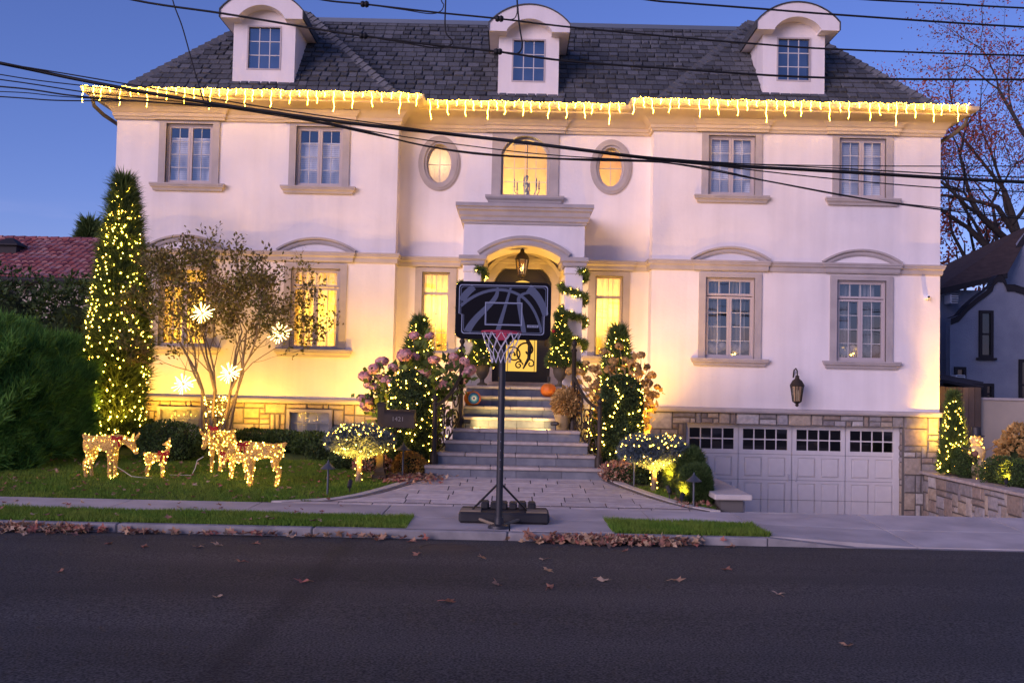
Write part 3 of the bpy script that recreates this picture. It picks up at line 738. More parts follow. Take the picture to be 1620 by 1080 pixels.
# ---- centre: arched window, ovals, side lights
cx, w, z0, zs, zt = CWIN
out = arched(cx, w, z0, zs, zt); inn = arched(cx, w-.11, z0+.055, zs, zt-.055)
o = MB().ring(out, inn, CY_+.12, CY_+.2).build('window', 'window_frame', house)
glaze(o, inn, list(np.linspace(cx-w/2+.055, cx+w/2-.055, 5)[1:-1]), [6.69, 7.01, 7.36], CY_+.16)
oc = with_corners(cx-.78, cx+.78, z0, 7.80, (cx, z0), out); so = [(cx-.78,z0),(cx+.78,z0)]+rect_outline(cx-.78, cx+.78, z0, 7.80, (cx, z0), oc)[2:]
MB().ring(so, oc, CY_-.035, CY_+.11).build('surround', 'trim_stone', o)
MB().sweep([(cx-.82,CY_+.02),(cx-.82,CY_-.03),(cx+.82,CY_-.03),(cx+.82,CY_+.02)], [(-.02,z0-.17),(.03,z0-.17),(.045,z0-.12),(.085,z0-.08),(.10,z0-.045),(.10,z0-.002),(-.02,z0-.002)], True).build('sill', 'trim_stone', o)
mat('hall_paint', (.84,.68,.30), (.76,.54,.18), rough=.9, scale=2.5)
room_box(o, cx-1.2, cx+1.2, 5.6, 8.3, CY_+.28, CY_+2.8, 'hall_paint')
light('hall_lamp', 'POINT', (cx-.62, CY_+.9, 6.35), 210, (1.0,.70,.20), o, size=.09)
ch_ = MB(); ccx, ccy, ccz = cx+.06, CY_+1.3, 6.75
ch_.lathe((ccx,ccy,ccz), [(.01,1.5),(.012,.35),(.05,.30),(.02,.2),(.06,.1),(.03,0),(.07,-.1),(.02,-.2),(.001,-.25)], 8)
for k in range(6):
    a = k*math.pi/3+.3; ch_.tube([(ccx+math.cos(a)*r_, ccy+math.sin(a)*r_, ccz+z_) for r_, z_ in ((.03,-.12),(.12,-.2),(.24,-.18),(.32,-.06),(.32,.02))], .012, 5)
    ch_.lathe((ccx+math.cos(a)*.32, ccy+math.sin(a)*.32, ccz+.02), [(.04,0),(.018,.02),(.018,.16),(.004,.22)], 6)
tag(ch_.build('chandelier', 'black_metal'), 'dark candle-armed chandelier hanging behind the arched upper window', 'chandelier')
for i, (ox, oz) in enumerate(OVAL):
    e_in, e_mid = ellipse(ox, oz, .265, .425), ellipse(ox, oz, .30, .46)
    o = MB().ring(e_mid, e_in, CY_+.12, CY_+.2).build('oval_window', 'window_frame', house)
    glaze(o, e_in, [ox], [oz], CY_+.16)
    mb = MB()
    for r1, r2, d in ((.0,.055,.02),(.055,.12,.055),(.12,.165,.04),(.165,.19,.025)):
        mb.ring(ellipse(ox, oz, .30+r2, .46+r2), ellipse(ox, oz, .30+r1, .46+r1), CY_-d-.001*i, CY_+.08)
    mb.build('surround', 'trim_stone', o, smooth=True)
    room_box(o, ox-.55, ox+.55, oz-.8, oz+.75, CY_+.27, CY_+(.9 if i == 0 else 1.6), 'hall_paint')
    if i == 0: cloth(ox-.5, ox+.5, oz-.7, oz+.7, CY_+.4, 3, .015).build('curtain', 'sheer_curtain', o, smooth='all')
    light('hall_lamp', 'POINT', (ox+(.0 if i == 0 else -.3), CY_+.75, oz+(.1 if i == 0 else -.55)), 15 if i == 0 else 32, (1.0,.66,.30) if i == 0 else (1.0,.68,.14), o, size=.08)
for x, w in SIDE:
    a, b_, c, d = x-w/2, x+w/2, 2.63, 4.50; mb = MB(); t = .045
    mb.ring([(a,c),(b_,c),(b_,d),(a,d)], [(a+t,c+t),(b_-t,c+t),(b_-t,d-t),(a+t,d-t)], CY_+.11, CY_+.2); mb.box(a+t, b_-t, CY_+.12, CY_+.19, 3.98, 4.05)
    o = mb.build('window', 'window_frame', house)
    glaze(o, [(a+t,c+t),(b_-t,c+t),(b_-t,3.98),(a+t,3.98)], [x], [3.10,3.54], CY_+.16)
    glaze(o, [(a+t,4.05),(b_-t,4.05),(b_-t,d-t),(a+t,d-t)], [x], [], CY_+.16)
    MB().ring([(a-.16,c),(b_+.16,c),(b_+.16,4.60),(a-.16,4.60)], [(a,c),(b_,c),(b_,d),(a,d)], CY_-.035, CY_+.1).build('surround', 'trim_stone', o)
    MB().sweep([(a-.2,CY_+.02),(a-.2,CY_-.03),(b_+.2,CY_-.03),(b_+.2,CY_+.02)], [(-.02,c-.16),(.03,c-.16),(.05,c-.1),(.09,c-.06),(.09,c-.002),(-.02,c-.002)], True).build('sill', 'trim_stone', o)
    room_box(o, a-.15, b_+.15, c-.1, d+.08, CY_+.27, CY_+1.1)
    cloth(a, b_, c, d, CY_+.38, 4, .045).build('curtain', 'drape_cloth', o, smooth='all')
    light('room_lamp', 'POINT', (x, CY_+.85, 3.7), 95, WARM, o, size=.1)

# ---- stone base, stone by stone
def ashlar(x0, x1, z0, z1, unit_, masks, place, parent, m, wmax=5, hmax=3, seed=1, jit=.012):
    """random coursed rubble: place(u, w, proud) -> world point"""
    rg = random.Random(seed); nx, nz = int(round((x1-x0)/unit_)), int(round((z1-z0)/unit_)); ux, uz = (x1-x0)/nx, (z1-z0)/nz
    used = [[any(a < x0+(i+.5)*ux < b_ and c < z0+(k+.5)*uz < d for a, b_, c, d in masks) for k in range(nz)] for i in range(nx)]
    cnt = 0
    for k in range(nz-1, -1, -1):
        for i in range(nx):
            if used[i][k]: continue
            w_, h_ = rg.randint(1, wmax), rg.randint(1, hmax)
            if w_ == 1 and h_ == 1 and rg.random() < .6: w_ = 2
            while w_ > 1 and not all(i+a < nx and not used[i+a][k] for a in range(w_)): w_ -= 1
            while h_ > 1 and not all(k-b_ >= 0 and all(not used[i+a][k-b_] for a in range(w_)) for b_ in range(h_)): h_ -= 1
            for a in range(w_):
                for b_ in range(h_): used[i+a][k-b_] = True
            gp = .006; xa, xb, zb, za = x0+i*ux+gp, x0+(i+w_)*ux-gp, z0+(k+1)*uz-gp, z0+(k-h_+1)*uz+gp
            q = [(xa+rg.uniform(0,jit), za+rg.uniform(0,jit)), (xb-rg.uniform(0,jit), za+rg.uniform(0,jit)), (xb-rg.uniform(0,jit), zb-rg.uniform(0,jit)), (xa+rg.uniform(0,jit), zb-rg.uniform(0,jit))]
            cxx, czz = (xa+xb)/2, (za+zb)/2; pr = rg.uniform(.02, .045); c_ = .014
            f = [(x+(c_ if x < cxx else -c_), z+(c_ if z < czz else -c_)) for x, z in q]
            vs = [place(x, z, 0) for x, z in q] + [place(x, z, pr-.008+rg.uniform(-.006,.006)) for x, z in f] + [place(cxx, czz, pr+.006)]
            MB().add(vs, [(0,1,5,4),(1,2,6,5),(2,3,7,6),(3,0,4,7),(4,5,8),(5,6,8),(6,7,8),(7,4,8)]).build('stone', m, parent); cnt += 1
    return cnt
GAR = (4.0, 8.90, -1.3, 1.16)
base_l = wall_grid(MB(), XL, XIL, -.2, LEDGE, WY+.03, [q for q in BASE_W]).build('stone_base', 'mortar', house)
ashlar(XL, XIL, .2, 1.40, .12, BASE_W, lambda x, z, p: (x, WY+.03-p, z), base_l, 'stone_warm', 4, 3, 4)
base_r = wall_grid(MB(), XIR, XR, -1.3, LEDGE, WY+.03, [GAR], th=.30).build('stone_base', 'mortar', house)
ashlar(XIR, XR, -1.24, 1.40, .132, [GAR], lambda x, z, p: (x, WY+.03-p, z), base_r, 'stone_mixed', 4, 3, 9)
ashlar(WY+.06, WY+.33, -1.2, 1.14, .13, [], lambda y, z, p: (GAR[1]-p*.5, y, z), base_r, 'stone_mixed', 2, 3, 15)

# ---- garage door
GY = WY+.24
mat('garage_paint', (.66,.63,.62), (.62,.59,.58), rough=.55, bump=.05, bscale=200)
mb = MB(); gx0, gx1 = GAR[0], GAR[1]; gz0, gz1 = -1.06, 1.14
mb.box(gx0, gx1, GY+.05, GY+.10, gz0, gz1)
gd = mb.build('garage_door', 'garage_paint', house)
lw = (gx1-gx0)/4
for k in range(4):
    a, b_ = gx0+k*lw+.006, gx0+(k+1)*lw-.006
    xm = (a+b_)/2; pw = lw*.33; st = (lw-.012-2*pw)/3
    za, zb, zc, zd_, ze, zf = gz0, gz0+.14, gz0+.88, gz0+1.02, gz0+1.46, gz0+1.60
    holes = []
    for c, d in ((zb, zc), (zd_, ze)): holes += [(a+st, a+st+pw, c, d), (b_-st-pw, b_-st, c, d)]
    holes.append((a+.10, b_-.10, zf+.03, gz1-.10))
    leaf = wall_grid(MB(), a, b_, gz0, gz1-.01, GY, holes, .05).build('door_leaf', 'garage_paint', gd)
    for (p, q, c, d) in holes[:4]:
        MB().add([(p,GY+.03,c),(q,GY+.03,c),(q,GY+.03,d),(p,GY+.03,d),(p+.035,GY+.004,c+.035),(q-.035,GY+.004,c+.035),(q-.035,GY+.004,d-.035),(p+.035,GY+.004,d-.035)],
                 [(0,1,5,4),(1,2,6,5),(2,3,7,6),(3,0,4,7),(4,5,6,7)]).build('panel', 'garage_paint', gd)
    p, q, c, d = holes[4]
    glaze(gd, [(p,c),(q,c),(q,d),(p,d)], list(np.linspace(p, q, 5)[1:-1]), [(c+d)/2], GY+.03, 'garage_pane', .028, 'garage_paint')
mat('seam', (.10,.095,.10), rough=.9)
for zz in (gz0+.50, gz0+.95, gz0+1.53): MB().box(gx0+.01, gx1-.15, GY-.003, GY+.01, zz-.0035, zz+.0035).build('section_joint', 'seam', gd)
MB().box(gx0+.01, gx1-.15, GY-.012, GY+.03, gz0-.01, gz0+.035).build('bottom_seal', 'seam', gd)
for sx in (-1, 1): MB().tube([((gx0+gx1)/2+sx*.09, GY-.004, gz0+.93),((gx0+gx1)/2+sx*.09, GY-.05, gz0+.95),((gx0+gx1)/2+sx*.09, GY-.05, gz0+1.08),((gx0+gx1)/2+sx*.09, GY-.004, gz0+1.10)], .010, 6).build('handle', 'garage_paint', gd)
MB().box(gx0, gx1, GY-.06, GY+.04, gz1-.008, gz1+.02).build('head_trim', 'garage_paint', gd)
MB().box(gx1-.14, gx1, GY-.03, GY+.04, gz0, gz1-.01).build('jamb', 'garage_paint', gd)
MB().add([(gx0,GY+.101,gz0),(gx1,GY+.101,gz0),(gx1,GY+.101,gz1),(gx0,GY+.101,gz1)], [(0,1,2,3)]).build('backing', 'dark_room', gd)

# ---- roof: hipped wings flanking the set-back centre
SL, EV, EZ, TOPZ = 1.06, .04, 8.40, 11.34
LA, LB, RA, RB = XL-EV, XIL+EV, XIR-EV, XR+EV
YW, YC = WY-EV, CY_-EV; T = (TOPZ-EZ)/SL
deck = MB()
deck.add([(LA,YW,EZ),(LB,YW,EZ),(LB-T,YW+T,TOPZ),(LA+T,YW+T,TOPZ)], [(0,1,2,3)])
deck.add([(RA,YW,EZ),(RB,YW,EZ),(RB-T,YW+T,TOPZ),(RA+T,YW+T,TOPZ)], [(0,1,2,3)])
deck.add([(LB,YC,EZ),(RA,YC,EZ),(RA+T,YC+T,TOPZ),(LB-T,YC+T,TOPZ)], [(0,1,2,3)])
deck.add([(LB,YW,EZ),(LB,YC,EZ),(LB-T,YC+T,TOPZ),(LB-T,YW+T,TOPZ)], [(0,1,2,3)]); deck.add([(RA,YW,EZ),(RA,YC,EZ),(RA+T,YC+T,TOPZ),(RA+T,YW+T,TOPZ)], [(0,3,2,1)])
BK = BACK+EV
deck.add([(LA,YW,EZ),(LA+T,YW+T,TOPZ),(LA+T,BK-T,TOPZ),(LA,BK,EZ)], [(0,1,2,3)]); deck.add([(RB,YW,EZ),(RB-T,YW+T,TOPZ),(RB-T,BK-T,TOPZ),(RB,BK,EZ)], [(0,3,2,1)])
deck.add([(LA,BK,EZ),(RB,BK,EZ),(RB-T,BK-T,TOPZ),(LA+T,BK-T,TOPZ)], [(0,3,2,1)])
deck.add([(LA+T,YW+T,TOPZ),(LB-T,YW+T,TOPZ),(LB-T,YC+T,TOPZ),(RA+T,YC+T,TOPZ),(RA+T,YW+T,TOPZ),(RB-T,YW+T,TOPZ),(RB-T,BK-T,TOPZ),(LA+T,BK-T,TOPZ)], [tuple(range(8))])
roof = deck.build('roof', 'roof_deck', house)
# shingles, course by course, on the three front slopes
slen = T*math.sqrt(1+SL*SL); up_ = Vector((0, 1, SL)).normalized(); nr_ = Vector((0, -SL, 1)).normalized()
DORM = [(X0-6.15, YW), (X0+.03, YC), (X0+6.21, YW)]
sh = []
for (xa, xb, y0, ia, ib, ka, kb) in ((LA, LB, YW, 1, -1, 1, 1), (RA, RB, YW, 1, -1, 1, 1), (LB, RA, YC, -1, 1, 0, 0)):
    course = .225; nr = int(slen/course)
    for r in range(nr+1):
        s0, s1 = r*course, min((r+1)*course+.02, slen)
        t0 = s0/slen*T
        lo, hi = xa+ia*t0, xb+ib*t0
        x = lo - RNG.uniform(0, .2)
        while x < hi:
            w_ = RNG.choice([.20,.24,.28]); a, b_ = max(x, lo), min(x+w_-.016, hi)
            if b_-a > .03:
                mid = (a+b_)/2; skip = False
                for dx, dy in DORM:
                    if dy == y0 and abs(mid-dx) < .68 and .58 < s0 < 1.9: skip = True
                if not skip:
                    lift = .040+RNG.choice([0,0,.022])+RNG.uniform(0,.004)
                    p0 = Vector((a, y0, EZ))+up_*s0; p1 = Vector((b_, y0, EZ))+up_*s0
                    cut = .035 if lift > .05 else 0
                    vs = [p0+nr_*lift, p1+nr_*lift, p1+up_*(s1-s0)+nr_*.012, p0+up_*(s1-s0)+nr_*.012, p0+nr_*.002, p1+nr_*.002]
                    if cut: vs[0] = vs[0]+Vector((cut,0,0)); vs[1] = vs[1]-Vector((cut,0,0))
                    sh.append((s0, vs))
            x += w_
FS = [(0,1,2,3),(4,5,1,0),(5,2,1),(4,0,3)]
sh.sort(key=lambda q: q[0])
near = [q for q in sh]; pick = set(range(0, min(300, len(near))))
rest = MB()
for i, (s0, vs) in enumerate(near):
    if i in pick: MB().add(vs, FS).build('shingle', 'shingle', roof)
    else: rest.add(vs, FS)
tag(rest.build('shingles', 'shingle', roof), kind='stuff')
# ridge caps along the hips and the flat top's edge
def caps(p, q, wdt=.16, step=.21, up=Vector((0,-.3,1))):
    p, q = Vector(p), Vector(q); d = (q-p); L = d.length; d.normalize(); sd = d.cross(up).normalized(); nn = sd.cross(d)
    if nn.z < 0: nn = -nn
    k = 0.0
    while k < L:
        a, b_ = p+d*k, p+d*min(k+step*1.1, L)
        vs = [a+sd*wdt-nn*.055+nn*.03, a+nn*.10, a-sd*wdt-nn*.055+nn*.03, b_+sd*wdt-nn*.055, b_+nn*.06, b_-sd*wdt-nn*.055]
        MB().add(vs, [(0,1,4,3),(1,2,5,4),(0,2,1),(0,3,5,2),(3,4,5)]).build('ridge_cap', 'ridge_cap', roof); k += step
caps((LA,YW,EZ),(LA+T,YW+T,TOPZ)); caps((LB,YW,EZ),(LB-T,YW+T,TOPZ)); caps((RA,YW,EZ),(RA+T,YW+T,TOPZ)); caps((RB,YW,EZ),(RB-T,YW+T,TOPZ))
caps((LA+T,YW+T,TOPZ),(LB-T,YW+T,TOPZ)); caps((RA+T,YW+T,TOPZ),(RB-T,YW+T,TOPZ))
MB().box(LB-T, RA+T, YC+T-.06, YC+T+.10, TOPZ-.02, TOPZ+.09).build('ridge_flashing', 'flashing', roof)

# ---- dormers with barrel hoods
def dormer(xc, y0):
    yf = y0+.38; z0, zw = EZ+.42, EZ+1.84; hw = .72
    d = MB()
    wz0, wz1, ww = z0+.30, z0+1.34, .40
    wall_grid(d, xc-hw, xc+hw, z0-.02, zw+.30, yf, [(xc-ww, xc+ww, wz0, wz1)], .12)
    for sx in (-1, 1):
        X = xc+sx*hw; d.add([(X,yf,z0-.3),(X,yf,zw),(X,yf+(zw-EZ)/SL,zw),(X,yf+.2,z0-.3)], [(0,1,2,3)])
    o = d.build('dormer', 'stucco', house)
    MB().ring([(xc-ww,wz0),(xc+ww,wz0),(xc+ww,wz1),(xc-ww,wz1)], [(xc-ww+.035,wz0+.035),(xc+ww-.035,wz0+.035),(xc+ww-.035,wz1-.035),(xc-ww+.035,wz1-.035)], yf-.012, yf+.09).build('window_frame', 'window_frame', o)
    p, q, c, e = xc-ww+.035, xc+ww-.035, wz0+.035, wz1-.035
    glaze(o, [(p,c),(q,c),(q,e),(p,e)], list(np.linspace(p,q,4)[1:-1]), list(np.linspace(c,e,4)[1:-1]), yf+.05, 'sky_pane', .022)
    room_box(o, xc-.6, xc+.6, z0, zw+.02, yf+.121, yf+1.0, 'dark_room')
    mat_name = 'blind'
    MB().add([(p,yf+.2,c),(q,yf+.2,c),(q,yf+.22,e),(p,yf+.22,e)], [(0,1,2,3)]).build('blind', 'dormer_reflection', o)  # sheet behind the glass coloured as the reflected sky
    # hood: fascia with eared arch, barrel roof behind, soffit
    W2, wi = .95, .53; ze = zw-.0; N = 16; yh = yf-.34
    R2 = .45; rr = (W2*W2+R2*R2)/(2*R2); aa = math.asin(W2/rr)
    ztop = ze+.17+R2
    ri = (wi*wi+.26*.26)/(2*.26); ai = math.asin(wi/ri); zi = ze+.03+.26
    outer = [(xc-W2, ze-.02), (xc-W2, ze+.17)] + [(xc+rr*math.sin(-aa+2*aa*i/N), ztop-rr+rr*math.cos(-aa+2*aa*i/N)) for i in range(1, N)] + [(xc+W2, ze+.17), (xc+W2, ze-.02)]
    inner = [(xc-wi, ze-.02), (xc-wi, ze+.02)] + [(xc+ri*math.sin(-ai+2*ai*i/N), zi-ri+ri*math.cos(-ai+2*ai*i/N)) for i in range(1, N)] + [(xc+wi, ze+.02), (xc+wi, ze-.02)]
    f = MB(); n_ = len(outer)
    vs = [(x,yh,z) for x,z in outer]+[(x,yh,z) for x,z in inner]+[(x,yf+.02,z) for x,z in inner]+[(x,yf+.02,z) for x,z in outer]
    f.add(vs, [(i,i+1,n_+i+1,n_+i) for i in range(n_-1)] + [(n_+i,n_+i+1,2*n_+i+1,2*n_+i) for i in range(n_-1)] + [(0,n_,2*n_,3*n_),(n_-1,4*n_-1,3*n_-1,2*n_-1)])
    # side soffits running back to the roof
    for sx in (-1, 1):
        yb = y0+(ze-EZ)/SL
        f.add([(xc+sx*W2,yf+.02,ze-.02),(xc+sx*(hw+.001),yf+.02,ze-.02),(xc+sx*(hw+.001),yb+.1,ze-.02),(xc+sx*W2,yb+.1,ze-.02)], [(0,1,2,3)])
    f.build('hood', 'stucco', o)
    b2 = MB(); pts = outer; vs = []
    for (x, z) in pts:
        nx_, nz_ = x-xc, max(z-(ze-.3), .1); L = math.hypot(nx_, nz_); ex, ez = nx_/L*.025, nz_/L*.025
        yb = y0+(z-EZ)/SL+.25
        vs += [(x,yh-.03,z),(x+ex,yh-.03,z+ez),(x+ex,yb,z+ez)]
    m_ = len(pts); fs = []
    for i in range(m_-1): fs += [(3*i,3*i+3,3*i+4,3*i+1),(3*i+1,3*i+4,3*i+5,3*i+2)]
    b2.add(vs, fs).build('hood_roof', 'shingle', o)
    return o
mat('dormer_reflection', (.20,.28,.44), (.26,.34,.50), rough=.9, scale=1)  # blue of the sky's reflection put into the base colour
for xc, y0 in DORM: dormer(xc, y0)

# downspouts at the eave ends
for sx, X in ((-1, XL), (1, XR)):
    mb = MB(); pth = [(X+sx*.45,WY-.35,8.2),(X+sx*.42,WY-.30,8.02),(X+sx*.30,WY-.05,7.88),(X+sx*.10,WY+.35,7.75),(X+sx*.08,WY+.4,7.5),(X+sx*.08,WY+.4,1.0)]
    mb.tube(pth, .045, 8); mb.build('downspout', 'gutter', house, smooth=True)

# ---- portico
PY = 21.6; pa, pb = X0-1.325, X0+1.315
pm = empty('portico', parent=house)
N = 20; ahw, azs, azt = .90, 4.66, 4.98; ar = (ahw*ahw+(azt-azs)**2)/(2*(azt-azs)); aa = math.asin(ahw/ar)
arc = [(X0+ar*math.sin(-aa+2*aa*i/N), azt-ar+ar*math.cos(-aa+2*aa*i/N)) for i in range(N+1)]
f = MB()
f.strip([(x,PY,z) for x,z in arc], [(x,PY,5.44) for x,z in arc]); f.strip([(x,PY,z) for x,z in arc], [(x,CY_,z+.0) for x,z in arc])
for s0, s1 in ((pa, X0-ahw), (X0+ahw, pb)): f.add([(s0,PY,azs),(s1,PY,azs),(s1,PY,5.44),(s0,PY,5.44)], [(0,1,2,3)]); f.add([(s0,PY,azs),(s1,PY,azs),(s1,CY_,azs),(s0,CY_,azs)], [(0,1,2,3)])
for s0 in (pa, pb): f.add([(s0,PY,azs),(s0,CY_,azs),(s0,CY_,5.44),(s0,PY,5.44)], [(0,1,2,3)])
f.build('portico_wall', 'stucco', pm)
MB().sweep([(pa,CY_),(pa,PY),(pb,PY),(pb,CY_)], [(-.02,5.42),(.03,5.42),(.04,5.47),(.07,5.49),(.07,5.56),(.10,5.60),(.11,5.68),(.15,5.72),(.15,5.77),(.18,5.78),(.18,5.86),(-.3,5.90)], True).build('portico_cornice', 'trim_stone', pm)
MB().add([(pa,PY,5.87),(pb,PY,5.87),(pb,CY_,5.89),(pa,CY_,5.89)], [(0,1,2,3)]).build('portico_top', 'flashing', pm)
mb = MB(); vs = []; prof = [(-.01,-.02),(.03,-.02),(.05,.03),(.05,.09),(.085,.13),(.085,.19),(-.01,.2)]
pts_arc = [(pa-.03, azs, 0)] + [None]
N = 24; path = []
for i in range(N+1):
    t = -aa+2*aa*i/N; path.append((X0, azt-ar, math.sin(t), math.cos(t)))
for (ox, oz, sx_, cz_) in path:
    for d, e in prof: vs.append((ox+(ar+e)*sx_, PY-d, oz+(ar+e)*cz_))
mp_ = len(prof); fs = [(i*mp_+k,(i+1)*mp_+k,(i+1)*mp_+(k+1)%mp_,i*mp_+(k+1)%mp_) for i in range(N) for k in range(mp_)] + [tuple(range(mp_)), tuple(range(N*mp_,(N+1)*mp_))[::-1]]
mb.add(vs, fs).build('arch_moulding', 'trim_stone', pm)
PIL = [(pa, pa+.42), (pb-.42, pb)]
for a, b_ in PIL:
    imp = [(-.02,4.52),(.03,4.52),(.05,4.56),(.05,4.60),(.09,4.64),(.09,4.72),(-.02,4.74)]
    MB().sweep([(a,CY_),(a,PY),(b_,PY),(b_,CY_)], imp, True).build('impost', 'trim_stone', pm)
    mb = MB(); mb.cbox(a+.02, b_-.02, PY+.02, PY+.40, 2.25, 4.53, .012); mb.cbox(a-.01, b_+.01, PY-.01, PY+.43, 1.88, 2.27, .015); mb.cbox(a-.0, b_+.0, PY, PY+.42, 4.36, 4.525, .02)
    mb.build('pillar', 'stucco', pm)
# inner door wall, casing, porch floor
cx, w, z0, zs, zt = DOOR
out = arched(cx, w+.34, z0, zs+.12, zt+.19); inn = arched(cx, w-.02, z0, zs, zt)
MB().ring(out, inn, CY_-.07, CY_+.05).build('door_casing', 'trim_stone', pm)
mb = MB(); path_ = [(x, z) for x, z in arched(cx, w+.30, z0, zs+.12, zt+.17)[2:]]
mb.strip([(x,CY_-.10,z) for x,z in path_], [(x*1+ (x-cx)*.06,CY_-.14,z+.08) for x,z in path_]); mb.strip([(x+(x-cx)*.06,CY_-.14,z+.08) for x,z in path_], [(x+(x-cx)*.06,CY_,z+.08) for x,z in path_])
mb.build('door_hood', 'trim_stone', pm)

# ---- front door: black iron with scrolls over amber glass
emit('amber_glass', (1.0, .56, .10), .95)
mat('iron', (.018,.016,.015), rough=.45, spec=.5)
DY = CY_+.06
o_out = arched(cx, w-.02, z0+.04, zs-.02, zt-.03); gw = .72

door = MB()
glass_o = with_corners(cx-.5, cx+.5, 2.1, 4.52, (cx,3.3), arched(cx, gw, 2.24, 4.0, 4.36)); door.ring(rect_outline(cx-.5, cx+.5, 2.1, 4.52, (cx,3.3), glass_o), glass_o, DY, DY+.07)
o_c = with_corners(cx-.5, cx+.5, 2.1, 4.52, (cx,3.3), o_out); ro = rect_outline(cx-.5, cx+.5, 2.1, 4.52, (cx,3.3), o_c); door.ring(o_c, ro, DY+.001, DY+.071)
fd = door.build('front_door', 'iron', house)
MB().ring(arched(cx, w-.02, z0+.04, zs-.02, zt-.03), arched(cx, w-.14, z0+.12, zs-.04, zt-.09), DY-.035, DY-.002).build('door_frame', 'iron', fd)
MB().add([(x,DY+.05,z) for x,z in glass_o], [tuple(range(len(glass_o)))]).build('glass_panel', 'amber_glass', fd)
sc = MB()
def spiral(c, r0, r1, a0, turns, n=22): return [(c[0]+(r0+(r1-r0)*i/n)*math.cos(a0+turns*6.283*i/n), DY+.02, c[1]+(r0+(r1-r0)*i/n)*math.sin(a0+turns*6.283*i/n)) for i in range(n+1)]
sc.tube(spiral((cx-.18, 2.62), .03, .2, 0, 1.4), .019, 5); sc.tube(spiral((cx+.14, 2.72), .02, .28, 3.6, 1.1), .022, 5)
sc.tube(spiral((cx-.22, 3.0), .02, .13, 1.5, -1.3), .017, 5); sc.tube(spiral((cx+.22, 2.42), .02, .12, 2, 1.2), .017, 5); sc.tube(spiral((cx-.05, 2.38), .02, .10, 2, -1.3), .017, 5)
sc.tube([(cx+.05,DY+.02,2.3),(cx+.18,DY+.02,2.55),(cx+.2,DY+.02,2.85),(cx+.10,DY+.02,3.05),(cx+.22,DY+.02,3.2)], [.02,.045,.06,.045,.015], 6)
for zz in (3.3, 3.75, 4.15):
    sc.tube(spiral((cx-.17, zz), .02, .15, zz, 1.3), .017, 5); sc.tube(spiral((cx+.17, zz), .02, .15, 3.14-zz, -1.3), .017, 5)
sc.ball((cx-.15,DY+.02,2.62), .03, 8, 5); 
for xx in (-.31,.31): sc.tube([(cx+xx,DY+.02,2.24),(cx+xx,DY+.02,4.0)], .008, 5)
sc.build('scrollwork', 'iron', fd)
MB().tube([(cx+.55,DY-.02,2.85),(cx+.55,DY-.07,2.9),(cx+.55,DY-.07,3.2),(cx+.55,DY-.02,3.25)], .014, 6).build('handle', 'bronze', fd)

# added bulbs standing in for string lights reflected in the garage wing windows
for wx, lab, pts_ in ((X0+7.71, 'cluster of added bulbs imitating reflected string lights in the window at the house corner', ((-.38,.26),(-.33,.20),(-.22,.12),(-.17,.10),(-.12,.14),(-.08,.24))), (X0+4.72, 'few added bulbs imitating reflected lights in the window above the garage', ((.06,.06),(.11,.05),(.16,.07)))):
    o = empty('window_glints', (wx, WY+.15, lowz0), lab, 'reflections')
    MB().box(wx-.42, wx+.2, WY+.135, WY+.165, lowz0+.003, lowz0+.028).build('glint_bar', 'bronze', o)
    for dx, dz in pts_:
        MB().lathe((wx+dx, WY+.15, lowz0+.028), [(.012,0),(.012,dz)], 6).build('candle', 'cream_trim', o); MB().ball((wx+dx, WY+.15, lowz0+.028+dz+.012), .014, 6, 5, (1,1,1.4)).build('glint_bulb', 'bulb_deer', o)  # added stems and bulbs for the reflected glow, no candles stand here
# ------------------------------------------------------------------ front steps
SX = .12
steps = empty('front_steps', (SX, 17.2, .3), 'flared flight of eight stone front steps with grey-blue risers leading to the door', 'steps')
SY = [17.20,17.53,17.86,18.19,19.05,19.38,19.71,20.04]; SW = [1.585,1.41,1.29,1.17,1.07,1.04,1.02,1.02]
for i in range(8):
    zt = .34+.195*(i+1); zb = zt-.195; y0 = SY[i]; y1 = SY[i+1]+.12 if i < 7 else 20.6; hw = SW[i]
    o = MB().box(SX-hw+.03, SX+hw-.03, y0+.05, y1, .1, zt-.056).build('step', 'mortar', steps)
    cuts = [-hw] + sorted(RNG.uniform(-.08,.08)+hw*k for k in ((-.62,-.05,.52) if i % 2 else (-.32,.30))) + [hw]
    for a, b_ in zip(cuts[:-1], cuts[1:]):
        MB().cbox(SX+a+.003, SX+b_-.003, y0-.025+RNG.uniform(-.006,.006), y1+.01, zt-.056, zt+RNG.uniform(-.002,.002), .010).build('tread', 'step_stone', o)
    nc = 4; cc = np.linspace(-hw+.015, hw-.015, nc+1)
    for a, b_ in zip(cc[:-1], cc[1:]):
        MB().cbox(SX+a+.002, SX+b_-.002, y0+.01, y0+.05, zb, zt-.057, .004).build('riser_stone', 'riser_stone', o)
    for sx in (-1, 1): MB().cbox(*(sorted((SX+sx*(hw-.03), SX+sx*(hw+.0)))), y0+.05, y1, zb-.3, zt-.057, .004).build('riser_stone', 'riser_stone', o)
for a, b_ in ((SX-1.32, SX-.4),(SX-.397,SX+.5),(SX+.503,SX+1.52)):
    MB().cbox(a, b_, 20.62, 23.3, 1.84, 1.905, .006).build('porch_slab', 'step_stone', steps)
MB().box(SX-1.3, SX+1.5, 20.62, 23.2, .1, 1.838).build('porch_base', 'stucco', steps)
MB().cbox(X0-.74, X0+.74, 22.75, 23.16, 1.905, 1.99, .01).build('threshold', 'step_stone', steps)

